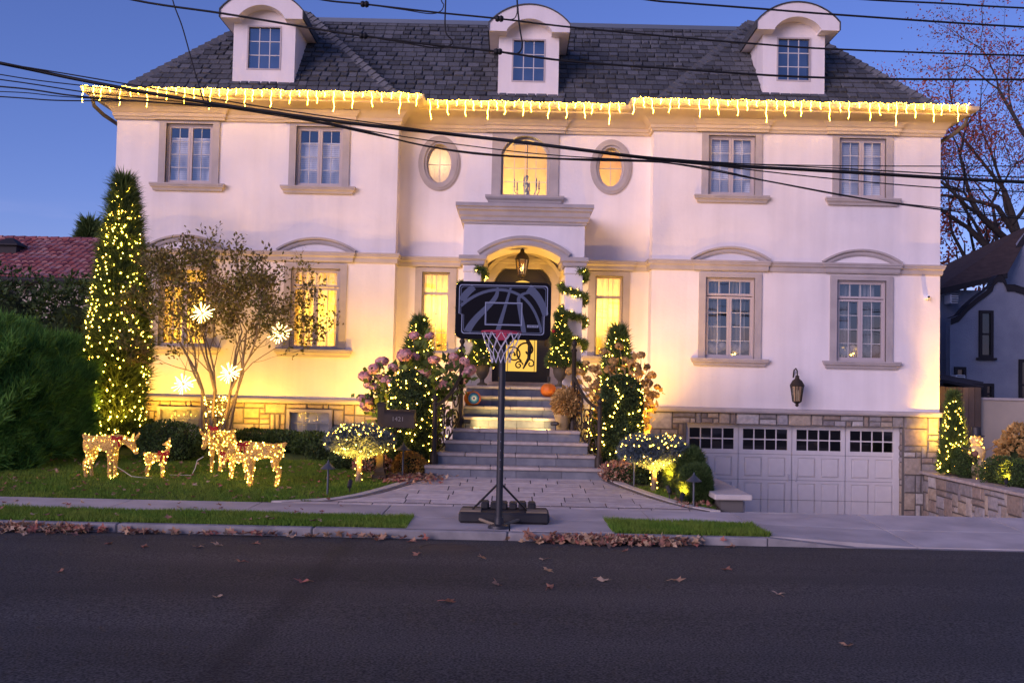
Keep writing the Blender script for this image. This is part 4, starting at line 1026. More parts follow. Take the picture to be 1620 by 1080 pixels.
# ------------------------------------------------------------------ wrought iron railings
def railing(s):
    lo = Vector((SX+s*1.44, 17.44, .535)); hi = Vector((SX+s*1.05, 18.62, 1.12))
    o = empty('stair_railing', lo, 'scrolled wrought iron stair railing beside the %s' % ('hydrangea with pink flower heads' if s < 0 else 'dried golden hydrangea'), 'railing', 'railings flanking the front steps')
    for nm, p, h_, r_ in (('newel', lo, 1.14, .042), ('newel', hi, 1.62, .042)):
        mb = MB(); mb.lathe(p, [(.075,0),(.075,.16),(.055,.19),(r_,.22),(r_,h_*.9),(.055,h_*.91),(.055,h_*.93),(.03,h_*.94),(.028,h_*.96),(.05,h_*.985),(.052,h_),(.035,h_+.035),(.01,h_+.06),(.004,h_+.09)], 10)
        mb.build(nm, 'bronze', o, smooth=True)
    d = hi-lo; d.z = 0
    def pt(t, z): return (lo.x+d.x*t, lo.y+d.y*t, z)
    top = [pt(t, 1.50+.62*t**.75 - .16*math.sin(math.pi*t)) for t in np.linspace(0,1,14)]
    bot = [pt(t, .72+.62*t**1.6) for t in np.linspace(0,1,14)]
    mb = MB(); mb.tube(top, .030, 8); mb.build('handrail', 'bronze', o, smooth=True)
    mb = MB(); mb.tube(bot, .020, 6); mb.build('bottom_rail', 'bronze', o, smooth=True)
    def scroll(t, z, r, a0, turns, th=.013, n=20):
        mb = MB(); L = d.length
        mb.tube([pt(t+(.015+(r-.015)*k/n)*math.cos(a0+turns*6.283*k/n)/L, z+(.015+(r-.015)*k/n)*math.sin(a0+turns*6.283*k/n)) for k in range(n+1)], th, 6)
        mb.build('scroll', 'bronze', o, smooth=True)
    for t, z, r, a, tn in ((.18,1.22,.17,0,1.4),(.20,.92,.16,2.5,-1.4),(.48,1.38,.20,1,1.5),(.50,1.05,.17,4,-1.4),(.78,1.62,.20,.5,1.4),(.76,1.30,.19,3,-1.5),(.33,1.45,.10,2,1.2),(.64,1.24,.11,5,1.2),(.90,1.85,.10,1,-1.2)): scroll(t, z, r, a, tn)
    mb = MB()
    for k in range(8):
        a = k*math.pi/4; mb.ball(pt(.5+.05*math.cos(a), 1.24+.055*math.sin(a)), .026, 6, 4)
    mb.ball(pt(.5, 1.24), .03, 6, 4); mb.build('rosette', 'bronze', o)
    for t in (.34, .66): MB().tube([pt(t, .72+.62*t**1.6), pt(t+.02, 1.2+.4*t), pt(t, 1.50+.62*t**.75-.16*math.sin(math.pi*t))], .010, 6).build('picket', 'bronze', o)
    return o
railing(-1); railing(1)

# ------------------------------------------------------------------ retaining walls by the driveway
ret = empty('retaining_wall', (9.35, 18.5, -1), 'tall rubble stone retaining wall with flat cap along the driveway', 'wall')
MB().box(9.34, 9.7, 14.9, 22.56, -1.4, .12).build('core', 'mortar', ret)
ashlar(14.9, 22.5, -1.2, .12, .13, [], lambda y, z, p: (9.34-p, y, z), ret, 'stone_mixed', 4, 3, 23)
yy = 14.85
while yy < 22.5:
    MB().cbox(9.24, 9.76, yy+.004, min(yy+1.25, 22.53)-.004, .125, .19+RNG.uniform(-.003,.003), .012).build('cap_stone', 'step_stone', ret); yy += 1.25
low = empty('driveway_side_wall', (3.3, 18, -1), 'low side wall with pale stone cap between the planting bed and the driveway', 'wall')
MB().box(3.17, 3.50, 14.95, 22.56, -1.4, .30).build('core', 'mortar', low)
ashlar(14.95, 22.5, -1.2, .30, .14, [], lambda y, z, p: (3.50+p, y, z), low, 'stone_mixed', 4, 2, 31)
yy = 14.85; k = 0
while yy < 22.5:
    z_ = .31+.02*k
    MB().cbox(3.06, 3.62, yy+.004, min(yy+1.3, 22.53)-.004, z_, z_+.085, .014).build('cap_stone', 'edging', low); yy += 1.3

# ------------------------------------------------------------------ porch lantern, wall lantern, camera
glass('lantern_glass', tint=(.85,.72,.5), refl=.1, rough=.15)
def lantern(name, c, s, label, hang):
    o = empty(name, c, label, 'lantern'); c = Vector(c)
    mb = MB()
    mb.lathe(c, [(.02*s,-.36*s),(.045*s,-.33*s),(.03*s,-.30*s),(.09*s,-.26*s),(.10*s,-.24*s)], 10); mb.build('base_cup', 'bronze', o, smooth=True)
    mb = MB(); mb.lathe(c, [(.16*s,.10*s),(.17*s,.12*s),(.145*s,.17*s),(.11*s,.23*s),(.06*s,.27*s),(.045*s,.30*s),(.05*s,.33*s),(.015*s,.36*s),(.004*s,.40*s)], 12); mb.build('cap', 'bronze', o, smooth=True)
    for k in range(6):
        a = k*math.pi/3; MB().tube([c+Vector((math.cos(a)*r, math.sin(a)*r, z)) for r, z in ((.098*s,-.25*s),(.125*s,-.05*s),(.15*s,.11*s))], .011*s, 5).build('rib', 'bronze', o)
        a2 = a+math.pi/3
        MB().add([c+Vector((math.cos(q)*r, math.sin(q)*r, z)) for q, r, z in ((a,.092*s,-.24*s),(a2,.092*s,-.24*s),(a2,.14*s,.10*s),(a,.14*s,.10*s))], [(0,1,2,3)]).build('pane', 'lantern_glass', o)
    mb = MB()
    for k in range(3):
        a = k*2.1; mb.lathe(c+Vector((.03*s*math.cos(a), .03*s*math.sin(a), -.22*s)), [(.012*s,0),(.012*s,.14*s),(.016*s,.17*s),(.004*s,.24*s)], 6)
    mb.build('candle', 'blind', o, smooth=True)
    if hang: MB().tube([c+Vector((0,0,.38*s)), c+Vector((0,0,hang))], .010, 6).build('chain', 'bronze', o)
    return o, c
lo_, lc = lantern('porch_lantern', P(826, 418, 22.2), .98, 'bronze pendant lantern hanging under the porch arch', .95)
light('porch_fill', 'POINT', lc+Vector((0,0,-.06)), 10, (1.0,.62,.2), lo_, size=.05)  # added fill for the porch; the lantern itself is unlit
wo, wc = lantern('wall_lantern', P(1261, 618, 22.28), .98, 'bronze carriage lantern fixed to the wall over the garage door', 0)
MB().tube([wc+Vector(p) for p in ((0,.32,.30),(0,.26,.46),(0,.12,.50),(0,.01,.45),(0,0,.36))], .016, 6).build('bracket', 'bronze', wo, smooth=True)
MB().lathe(wc+Vector((0,.325,.22)), [(.07,0),(.06,-.03),(.02,-.05)], 12, rot=Matrix.Rotation(R(90),3,'X')).build('wall_plate', 'bronze', wo)
c = P(1468, 470, 22.5)
mb = MB(); mb.lathe(c+Vector((0,.1,0)), [(.055,0),(.055,.05),(.048,.07)], 14, rot=Matrix.Rotation(R(90),3,'X')); mb.ball(c, .05, 12, 8)
so = mb.build('security_camera', 'blind', smooth=True); tag(so, 'small white dome security camera high on the stucco wall', 'camera')
MB().lathe(c+Vector((0,-.03,0)), [(.026,0),(.026,.024),(.001,.026)], 12, rot=Matrix.Rotation(R(90),3,'X')).build('lens', 'black_metal', so)
# ------------------------------------------------------------------ foliage materials
mat('cypress_leaf', (.085,.14,.035), (.12,.17,.045), rough=.8, scale=4, vary=.45, translucent=.25)
mat('hedge_leaf', (.10,.24,.04), (.15,.32,.06), rough=.8, scale=2.5, vary=.5, translucent=.25)
mat('dark_leaf', (.045,.08,.025), (.07,.11,.035), rough=.7, scale=4, vary=.5, translucent=.2)
mat('box_leaf', (.055,.10,.025), (.08,.13,.035), rough=.6, scale=5, vary=.4, translucent=.25)
mat('blue_needle', (.10,.14,.16), (.15,.19,.20), rough=.7, scale=6, vary=.35, translucent=.2)
mat('myrtle_leaf', (.14,.15,.035), (.17,.125,.04), rough=.7, scale=1.6, vary=.55, translucent=.35)
mat('hydrangea_leaf', (.10,.16,.035), (.13,.19,.05), rough=.65, scale=3, vary=.4, translucent=.3)
mat('petal_pink', (.74,.34,.36), (.82,.52,.46), rough=.8, scale=5, vary=.35, translucent=.35)
mat('petal_dry', (.50,.30,.10), (.62,.42,.16), rough=.85, scale=5, vary=.45, translucent=.35)
mat('mum_orange', (.48,.22,.05), (.42,.28,.06), rough=.8, scale=8, vary=.4, translucent=.3)
mat('red_leaf', (.36,.06,.05), (.42,.13,.06), rough=.8, scale=.6, vary=.5, translucent=.4)
mat('bark', (.16,.12,.085), (.24,.18,.12), rough=.9, scale=14, bump=.5, bscale=30, bdist=.01)
mat('bark_dark', (.035,.028,.025), (.06,.05,.042), rough=.95, scale=8, bump=.5)
mat('core_shade', (.022,.036,.012), rough=1.0)  # for solid cores added inside foliage, shade put into their colour

def bulbs_on(parent_label, name_cat, pts, group=None, r=.019, m='bulb', wire=True, base=None):
    r = r*.62
    """one string of lights: a thin cable and its bulbs"""
    pts = np.asarray(pts); o = empty('string_lights', base if base is not None else tuple(pts[0]), parent_label, name_cat, group)
    if wire:
        MB().tube([tuple(p) for p in pts], .0035, 3, cap=False).build('cable', 'wire_green', o)
    V, F = octas(pts, r); b = put('bulbs', np_mesh('bulbs', V, F), m, o); b['kind'] = 'stuff'
    return o
def helix(c, z0, z1, rf, turns, n, jit=.05):
    t = np.sort(RNG.uniform(0, 1, n)); a = t*turns*6.283 + RNG.normal(0, .25, n); z = z0+(z1-z0)*t + RNG.normal(0, jit, n)
    r = np.array([rf(k) for k in t]) * RNG.uniform(.93, 1.07, n)
    return np.column_stack([c[0]+r*np.cos(a), c[1]+r*np.sin(a), z])

def conifer(name, c, h, rf, n, label, spray=.20, width=.03, upness=.9, m='cypress_leaf', cat_='tree', group=None, k=5, outw=1.0, core=.72):
    """columnar evergreen; rf(t) radius at relative height t"""
    o = empty(name, c, label, cat_, group); c = np.array(c)
    MB().tube([tuple(c), tuple(c+np.array((.01,0,h*.5))), tuple(c+np.array((0,.01,h*.93)))], [.07,.045,.012], 7).build('trunk', 'bark', o)
    t = RNG.uniform(0, 1, n)**1.05; a = RNG.uniform(0, 6.283, n); dirs = np.column_stack([np.cos(a), np.sin(a), np.zeros(n)])
    r = np.array([rf(x) for x in t]); q = np.column_stack([dirs[:,0]*2, dirs[:,1]*2, t*h])
    r = r*(1+lumps(q, .16, 1.6, 3+n%7))*(1-RNG.uniform(0,.45,n)**1.6)
    p = c + dirs*r[:,None]; p[:,2] = c[2]+.05+t*h
    nrm = dirs*outw + np.array([0,0,upness])
    V, F = sprays(p, nrm, spray, width, k, .38)
    put('crown', np_mesh('crown', V, F), m, o)
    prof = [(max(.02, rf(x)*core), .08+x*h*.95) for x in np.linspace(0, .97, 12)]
    MB().lathe(c, prof, 10).build('shade_core', 'core_shade', o, smooth='all')  # solid dark filler added to stop light passing through the crown
    return o

# tall lit cypress at the corner of the house
cyp = P(181, 705, 20.6); cyp.z = g(cyp.x, cyp.y)
H_ = P(187, 290, 20.6).z-cyp.z
def rcy(t): return .52*(min(1, .72+.9*t) if t < .3 else 1)*max(.0, 1-max(0,(t-.35)/.65)**2.1*.93)*(1.0 - .18*t)
conifer('cypress_tree', cyp, H_, rcy, 6500, 'tall narrow cypress wound with warm lights at the house corner', .28, .026)
pts = helix(cyp, cyp.z+.12, cyp.z+H_*.97, lambda t: (rcy(t)+.10)*RNG.uniform(.88,1.18), 36, 800, .09)
bulbs_on('warm white lights wound up the tall cypress', 'string lights', pts, None, .021, base=tuple(cyp))

# conifers and dark columns flanking the steps
for u, v, lab, lab2 in ((664, 513, 'lit conifer rising behind the pink hydrangea', 'warm lights on the conifer behind the pink hydrangea'), (978, 527, 'lit conifer rising behind the golden dried hydrangea', 'warm lights on the conifer behind the golden hydrangea')):
    top = P(u, v, 20.4); c = Vector((top.x, 20.4, g(0, 20.4))); h_ = top.z-c.z
    rf = lambda t: .52*(1-t)**.85+.02 if t > .15 else .45
    conifer('conifer', c, h_, rf, 3200, lab, .20, .028, group='conifers flanking the door', upness=1.2)
    bulbs_on(lab2, 'string lights', helix(c, c.z+.3, c.z+h_*.97, lambda t: (.52*(1-t)**.85+.14)*RNG.uniform(.85,1.08), 18, 300, .08), 'light strings by the steps', .018, base=tuple(c))
for u, v, lab, lab2 in ((650, 592, 'dark clipped column of boxwood with lights beside the mailbox', 'warm lights on the boxwood column beside the mailbox'), (984, 598, 'dark clipped column of boxwood with lights by the golden hydrangea', 'warm lights on the boxwood column by the golden hydrangea')):
    top = P(u, v, 17.9); c = Vector((top.x, 17.9, g(0, 17.9))); h_ = top.z-c.z
    rf = lambda t: .40*(1-.15*t)*min(1, ((1-t)/.12)**.5) if t < 1 else 0
    o = empty('boxwood_column', c, lab, 'shrub', 'boxwood columns flanking the steps')
    n_ = 9000; t = RNG.uniform(0,1,n_); a = RNG.uniform(0,6.283,n_); dr = np.column_stack([np.cos(a),np.sin(a),.3*np.ones(n_)])
    r = np.array([rf(x) for x in t])*(1-RNG.uniform(0,.4,n_)**2); p = np.column_stack([c.x+np.cos(a)*r, c.y+np.sin(a)*r, c.z+.05+t*h_])
    V, F = leaf_quads(p, dr, .055, .032); put('foliage', np_mesh('foliage', V, F), 'dark_leaf', o)
    MB().lathe(c, [(max(.02,rf(x)*.8), .04+x*h_*.95) for x in np.linspace(0,1,9)], 10).build('shade_core', 'core_shade', o, smooth='all')
    MB().tube([tuple(c), (c.x,c.y,c.z+h_*.6)], .03, 6).build('stem', 'bark', o)
    bulbs_on(lab2, 'string lights', helix(c, c.z+.1, c.z+h_*.97, lambda t: (rf(t)*1.05+.03)*RNG.uniform(.88,1.04), 10, 150, .1), 'light strings by the steps', .018, base=tuple(c))

# shrubs made of a lumpy shell of small leaves over a dark core added to block light
def shrub(name, c, rad, n, label, m='box_leaf', leaf=(.05,.03), group=None, seed=1, cat_='shrub', amp=.12, zmin=-.4, use='leaf', thick=.28, parts=True):
    o = empty(name, c, label, cat_, group); ctr = np.array(c)+np.array((0,0,rad[2]*.55))
    p, nr_ = ellipsoid_shell(ctr, rad, n, thick, seed, amp, 3.0, zmin)
    keep = p[:,2] > c[2]-.02; p, nr_ = p[keep], nr_[keep]
    V, F = leaf_quads(p, nr_, *leaf) if use == 'leaf' else sprays(p, nr_+np.array((0,0,.5)), leaf[0], leaf[1], 4, .5)
    put('foliage', np_mesh('foliage', V, F), m, o)
    MB().ball(tuple(ctr), 1.0, 12, 8, tuple(np.array(rad)*.78)).build('shade_core', 'core_shade', o, smooth='all')
    if parts:
        for k in range(3): MB().tube([(c[0]+.05*k-.05,c[1],c[2]-.05), (c[0]+(.2*k-.2)*rad[0], c[1], c[2]+rad[2]*.6)], [.02,.012], 5).build('stem', 'bark_dark', o)
    return o
def at(u, v, Y, dz=0):
    q = P(u, v, Y); return (q.x, Y, g(q.x, Y)+dz)
# clipped hedge along the side of the lawn, and the dark bushes behind it
def hedge(name, c, rad, n, label, m, seed, pw=3.2):
    o = empty(name, c, label, 'hedge')
    d = unit(RNG.normal(0,1,(n,3))); d = d[d[:,2] > -.55]; s = (np.abs(d)**pw).sum(1)**(-1/pw); d2 = d*s[:,None]
    k = 1+lumps(d2*np.array(rad), .05, 1.3, seed)+lumps(d2*np.array(rad), .075, 3.4, seed+1)-RNG.uniform(0,.13,len(d))**1.3
    p = np.array(c)+np.array((0,0,rad[2]*.5))+d2*np.array(rad)*k[:,None]; keep = p[:,2] > c[2]; p = p[keep]
    V, F = sprays(p, d[keep]+np.array((0,0,1.0)), .23*min(1, max(rad)/1.2), .026*min(1, max(rad)/1.0), 5, .5)
    put('foliage', np_mesh('foliage', V, F), m, o)
    dd = unit(np.random.default_rng(3).normal(0,1,(10,3)))
    mb = MB(); N, Mm = 24, 12; vs = []
    for i in range(Mm+1):
        for j in range(N):
            a, b_ = math.pi*i/Mm, 6.283*j/N; q = np.array((math.sin(a)*math.cos(b_), math.sin(a)*math.sin(b_), -math.cos(a))); q = q*((np.abs(q)**pw).sum()**(-1/pw))
            vs.append(tuple(np.array(c)+np.array((0,0,rad[2]*.5))+q*np.array(rad)*.88))
    mb.add(vs, [(i*N+j, i*N+(j+1)%N, (i+1)*N+(j+1)%N, (i+1)*N+j) for i in range(Mm) for j in range(N)]).build('shade_core', 'core_shade', o, smooth='all')
    return o
hedge('hedge', (-11.7, 18.3, .2), (3.4, 2.3, 1.85), 62000, 'big dense green arborvitae hedge beside the lawn', 'hedge_leaf', 5, 3.6)
shrub('laurel_bush', (-12.0, 22.5, .4), (2.3, 1.2, 2.65), 9000, 'dark bush behind the hedge below the tiled roof', 'dark_leaf', (.13,.07), seed=3, amp=.2)
shrub('laurel_bush', (-9.9, 22.3, .4), (1.2, .9, 2.35), 6000, 'dark bush behind the hedge touching the lit cypress', 'dark_leaf', (.13,.07), seed=8, amp=.2)
# foundation shrubs in front of the stone base
shrub('round_shrub', at(268, 725, 18.6), (.66,.55,.46), 5000, 'rounded dark shrub between the grazing reindeer and the star-hung tree', 'box_leaf', (.06,.035), 'foundation shrubs', 11)
for (u, Y, rx, rz, lab, sd) in ((398, 20.6, .62, .27, 'low clipped shrub behind the largest standing reindeer', 12), (450, 20.5, .60, .27, 'low clipped shrub under the wide basement window', 13), (497, 20.2, .48, .28, 'small dark shrub behind the lit globe spruce, next to the basement window', 14), (232, 20.9, .36, .34, 'upright dark shrub at the foot of the tall cypress', 15), (527, 19.4, .5, .24, 'low purple-tinged shrub behind the globe spruce', 16)):
    shrub('low_shrub', at(u, 700, Y), (rx,.45,rz), 3500, lab, 'box_leaf' if sd != 16 else 'dark_leaf', (.06,.035), 'foundation shrubs', sd)
shrub('mum_plant', at(648, 740, 17.35), (.30,.26,.25), 2400, 'round orange-gold chrysanthemum beside the bottom step', 'mum_orange', (.045,.035), None, 21, 'plant', .06)
for i, (u, Y, rx, lab) in enumerate(((590, 17.6, .35, 'dark red-brown groundcover clump under the mailbox'), (545, 17.9, .33, 'dark red-brown groundcover clump behind the globe spruce trunk'), (985, 17.2, .42, 'dark purple groundcover clump at the foot of the boxwood column'), (1020, 17.0, .30, 'dark red-brown groundcover clump behind the globe spruce by the driveway'))):
    shrub('groundcover', at(u, 745, Y), (rx,.3,.20), 1500, lab, 'leaf_dry' if i % 2 == 0 else 'dark_leaf', (.06,.035), 'groundcover clumps', 30+i, 'plant')
# clipped box shrubs beside the driveway wall
for c, rad, lab, n_, sd in (((2.86,16.35,g(0,16.35)),(.27,.5,.46),'taller clipped box shrub beside the globe spruce at the driveway',5200,41), ((2.90,15.55,g(0,15.55)),(.25,.27,.36),'smaller clipped box shrub by the path light and pale wall cap',3600,42)):
    o = hedge('clipped_box', c, rad, n_, lab, 'box_leaf', sd, 4.5); o['category'] = 'shrub'; o['group'] = 'clipped box shrubs'

# grafted globe spruces on bare trunks
def globe_spruce(u, v, Y, lab, lab2, hh):
    c = Vector(at(u, v, Y)); o = empty('globe_spruce', c, lab, 'tree', 'globe spruces on bare trunks')
    MB().tube([c, c+Vector((.01,0,hh*.5)), c+Vector((0,0,hh))], [.055,.042,.05], 8).build('trunk', 'bark', o, smooth=True)
    mb = MB()
    for k in range(9): a = k*.7; mb.tube([c+Vector((0,0,hh-.02)), c+Vector((.2*math.cos(a),.2*math.sin(a),hh+.14)), c+Vector((.42*math.cos(a),.38*math.sin(a),hh+.24))], [.022,.013,.005], 5)
    mb.build('branches', 'bark', o)
    n_ = 4200; a = RNG.uniform(0,6.283,n_); rr = np.sqrt(RNG.uniform(0,1,n_)); top = RNG.uniform(0,1,n_) < .6
    x = .52*rr*np.cos(a); y = .48*rr*np.sin(a); shp = np.sqrt(np.maximum(0,1-rr**2))
    z = np.where(top, hh+.18+.20*shp, hh+.02+.18*rr**1.3) + RNG.normal(0,.02,n_)
    p = np.column_stack([c.x+x, c.y+y, c.z+z]); p += (lumps(p, .04, 6, 3))[:,None]*np.array((.6,.6,1))
    nn = np.column_stack([x, y, np.where(top, .5, -.25)])
    V, F = sprays(p, nn, .10, .020, 5, .55); put('crown', np_mesh('crown', V, F), 'blue_needle', o)
    MB().ball((c.x,c.y,c.z+hh+.24), 1, 12, 8, (.36,.33,.10)).build('shade_core', 'core_shade', o, smooth='all')
    k = RNG.choice(n_, 160, replace=False); pts = p[k]+unit(nn[k])*.09; pts = pts[np.argsort(np.arctan2(pts[:,1]-c.y, pts[:,0]-c.x))]
    bulbs_on(lab2, 'string lights', pts, 'light strings by the steps', .0125, base=tuple(c))
    tr = np.array([(c.x+.06*math.cos(q*1.9), c.y+.06*math.sin(q*1.9), c.z+.05+hh*q/14) for q in range(14)])
    bulbs_on(lab2.replace('crown', 'trunk'), 'string lights', tr, 'light strings by the steps', .011, base=tuple(c))
    return c
gs1 = globe_spruce(567, 760, 16.5, 'globe spruce on a bare lit trunk near the mailbox', 'warm lights over the crown of the globe spruce near the mailbox', .47)
gs2 = globe_spruce(1034, 772, 16.3, 'globe spruce on a bare lit trunk near the garage', 'warm lights over the crown of the globe spruce near the garage', .44)

# hydrangeas: stems, broad leaves and single flower heads
def head_mesh(name, r, n):
    d = unit(RNG.normal(0,1,(n,3))); d = d[d[:,2] > -.75]; p = d*r*RNG.uniform(.82,1.0,(len(d),1))*np.array((1,1,.88))
    s = unit(np.cross(d, RNG.normal(0,1,(len(d),3)))); t = np.cross(d, s); w = r*.26
    V = np.stack([p+s*w, p+t*w+d*w*.25, p-s*w, p-t*w+d*w*.25], 1).reshape(-1,3)
    return np_mesh(name, V, np.arange(len(V)).reshape(-1,4))
def hydrangea(c, heads, Yr, lab, m, scale_px, leafc, nl, r0):
    o = empty('hydrangea', c, lab, 'hydrangea', 'hydrangeas flanking the steps')
    metas = [head_mesh('flower_head', r0*k, 150) for k in (.85, 1.0, 1.15)]
    leaf_p = []; st = []
    for i, (u, v) in enumerate(heads):
        Y = RNG.uniform(*Yr); q = P(u, v, Y)
        ho = put('flower_head', metas[i % 3], m, o); ho.matrix_parent_inverse = Matrix.Translation(-Vector(c)); ho.location = q; sc_ = RNG.uniform(.75,1.08); ho.scale = (sc_, sc_, sc_*RNG.uniform(.75,1.0)); ho.rotation_euler = tuple(RNG.uniform(-.5,.5,3))
        base = Vector((c[0]+RNG.normal(0,.12), c[1]+RNG.normal(0,.1), c[2])); mid = base.lerp(q, .6)+Vector((0,0,.12))
        MB().tube([base, base.lerp(mid,.5), mid, q], [.012,.010,.008,.006], 5).build('stem', 'bark', o)
        for k in range(nl):
            t = RNG.uniform(.35, .98); s_ = np.array(base.lerp(mid, t/.6) if t < .6 else mid.lerp(q, (t-.6)/.4)); leaf_p.append(s_+RNG.normal(0, .085, 3))
    lp = np.array(leaf_p); V, F = leaf_quads(lp, np.column_stack([RNG.normal(0,.6,len(lp)), -np.abs(RNG.normal(0,.6,len(lp))), RNG.normal(.3,.4,len(lp))]), .17, .11, .5, .15)
    put('leaves', np_mesh('leaves', V, F), leafc, o)
    return o
z2 = lambda L, s, ox, oy: [(ox+a/s, oy+b_/s) for a, b_ in L]
HL = z2([(443,195),(537,200),(383,315),(450,325),(567,345),(247,355),(315,390),(200,400),(145,447),(225,450),(165,495),(200,510),(125,578),(165,580),(500,430),(685,325),(690,365),(670,390),(750,355),(780,405),(765,430),(745,460),(540,470),(645,490),(520,550),(310,480),(155,620),(600,520),(270,470)], 3.858, 540, 480)
HR = z2([(215,300),(250,330),(150,345),(130,340),(185,345),(380,215),(300,240),(350,290),(490,260),(470,310),(520,320),(545,360),(572,420),(560,460),(485,545),(470,600),(530,480),(500,500),(410,280),(450,400),(520,400),(540,530),(270,400),(300,440),(225,380),(440,300),(330,330),(500,440),(480,360),(460,570),(250,420)], 3.18, 860, 480)
hydrangea((-1.95, 18.9, .4), HL, (18.5, 19.3), 'hydrangea with large dusty pink flower heads beside the steps', 'petal_pink', 17, 'hydrangea_leaf', 40, .122)
hydrangea((2.35, 19.2, .4), HR, (18.7, 19.6), 'hydrangea with dried golden brown flower heads beside the steps', 'petal_dry', 14, 'petal_dry', 16, .098)

# ------------------------------------------------------------------ branching trees
def grow(p, d, L, r, depth, spread, out, tips, up=.25, seg=3, shrink=.74, kids=(2,3), rg=None):
    rg = rg or random; pts = [Vector(p)]; dd = Vector(d).normalized(); rs = [r]
    for i in range(seg):
        dd = (dd+Vector((rg.gauss(0,.13), rg.gauss(0,.13), rg.gauss(0,.10)+up*.12))).normalized(); pts.append(pts[-1]+dd*(L/seg)); rs.append(r*(1-.38*(i+1)/seg))
    out.append((pts, rs, depth))
    if depth == 0: tips.append((pts, dd)); return
    if depth <= 2: tips.append((pts, dd))
    for k in range(rg.randint(*kids)):
        ax = Vector((rg.gauss(0,1), rg.gauss(0,1), rg.gauss(0,1))).cross(dd)
        if ax.length < .01: continue
        nd = Matrix.Rotation(rg.uniform(.5,1.25)*spread, 3, ax.normalized()) @ dd
        nd.z += up*.3; b_ = pts[-1] if k == 0 else pts[rg.randint(max(1,seg-2), seg)]
        grow(b_, nd, L*rg.uniform(.8,1.1)*shrink, rs[-1]*rg.uniform(.65,.85), depth-1, spread, out, tips, up, seg, shrink, kids, rg)
def tubes(out, name, m, parent, sel, n=6):
    mb = MB()
    for pts, rs, dp in out:
        if sel(dp): mb.tube(pts, [max(x,.003) for x in rs], n if dp > 2 else 4, cap=False)
    return mb.build(name, m, parent, smooth='all') if mb.v else None
# multi-stemmed crape myrtle hung with stars
tb = Vector(at(340, 700, 20.0)); myr = empty('myrtle_tree', tb, 'multi-stemmed small-leaved tree hung with glowing stars before the wall', 'tree')
rg = random.Random(5); out, tips = [], []
for k in range(11):
    a = k*.9+.2; ce = .35 if k >= 7 else 1.0; d = Vector((math.cos(a)*.34*ce, math.sin(a)*.26*ce, 1)); p0 = tb+Vector((math.cos(a)*.10, math.sin(a)*.10, 0))
    st = [p0, p0+d.normalized()*.55, p0+Vector((math.cos(a)*.26+(.05), math.sin(a)*.2, 1.25))]
    out.append((st, [.042,.033,.025], 5))
    grow(st[-1], Vector((math.cos(a)*.62*ce, math.sin(a)*.40*ce, 1.15)), 1.12+(.12 if ce < 1 else 0), .024, 5, .60, out, tips, .30, 3, .72, (2,3), rg)
tubes(out, 'stems', 'bark', myr, lambda dp: dp >= 3); tubes(out, 'twigs', 'bark', myr, lambda dp: dp < 3)
lp, ln = [], []
for pts, dd in tips:
    for k in range(5):
        i = rg.randint(0, len(pts)-2); q = pts[i].lerp(pts[i+1], rg.random()); lp.append(q); ln.append(dd)
lp, ln = np.array(lp), np.array(ln); print('myrtle tips', len(tips), len(lp), lp.min(0), lp.max(0))
V, F = leaf_quads(lp+RNG.normal(0,.07,lp.shape), ln, .09, .05, .9); put('crown', np_mesh('crown', V, F), 'myrtle_leaf', myr)
st = []
for k in range(90): a = RNG.uniform(0,6.283); zz = RNG.uniform(.05,1.15); rr = .13+.10*zz; st.append((tb.x+rr*math.cos(a), tb.y+rr*math.sin(a), tb.z+zz))
st = sorted(st, key=lambda q: q[2]); bulbs_on('warm lights wrapped thickly round the stems of the star-hung tree', 'string lights', st, None, .019, base=tuple(tb))
emit('star_rod', (1.0,.66,.22), 9.0)
for i, (u, v, lab) in enumerate(((320,495,'glowing starburst ornament high among the leaves by the first window'),(442,527,'glowing starburst ornament beside the second lower window'),(363,590,'glowing starburst ornament in the fork of the stems'),(290,607,'glowing starburst ornament hanging free below the lowest bough'))):
    c = P(u, v, 19.35 if i < 2 else 19.6); o = empty('star_ornament', c, lab, 'ornament', 'starburst ornaments in the tree'); n_ = 26
    MB().ball(tuple(c), .03, 8, 6).build('hub', 'black_metal', o)
    for k in range(n_):
        zc_ = 1-2*(k+.5)/n_; ph = k*2.39996; rr = math.sqrt(1-zc_*zc_); d = Vector((rr*math.cos(ph), rr*math.sin(ph), zc_)); L = .25*(.7+.3*((k*7)%3)/2)
        MB().tube([c+d*.04, c+d*L*.6, c+d*L], [.004,.005,.007], 4).build('ray', 'star_rod', o)
    MB().tube([c, c+Vector((.02,.0,.25)), c+Vector((.05,.1,.55))], .004, 4).build('cord', 'wire_green', o)

# bare tree and red maple beyond the neighbour's house
rg = random.Random(21); big = empty('bare_tree', (20.4, 38, .2), 'large nearly bare tree with dark branching limbs and sparse red leaves', 'tree')
out, tips = [], []
out.append(([Vector((20.4,38,.1)), Vector((20.3,38,4)), Vector((20.1,38,8.0))], [.42,.36,.30], 7))
for k, (dx, dz, L) in enumerate(((-.75,.62,3.8),(-.35,.95,4.0),(.15,1,4.0),(.6,.8,3.4),(-.95,.25,3.4),(-.55,.8,3.8),(-.9,.5,3.6),(-.2,1,4.2))):
    grow(Vector((20.15,38,5.6+.6*(k%4))), Vector((dx, RNG.normal(0,.35), dz)), L, .17, 5, .62, out, tips, .18, 4, .72, (2,3), rg)
tubes(out, 'trunk', 'bark_dark', big, lambda dp: dp >= 4); tubes(out, 'branches', 'bark_dark', big, lambda dp: dp < 4)
lp = np.array([pts[-1]*1 for pts, dd in tips for _ in range(14)]); print('bare tips', len(tips))
V, F = leaf_quads(lp+RNG.normal(0,.30,lp.shape), RNG.normal(0,1,lp.shape), .10, .07, .9); put('crown', np_mesh('crown', V, F), 'red_leaf', big)
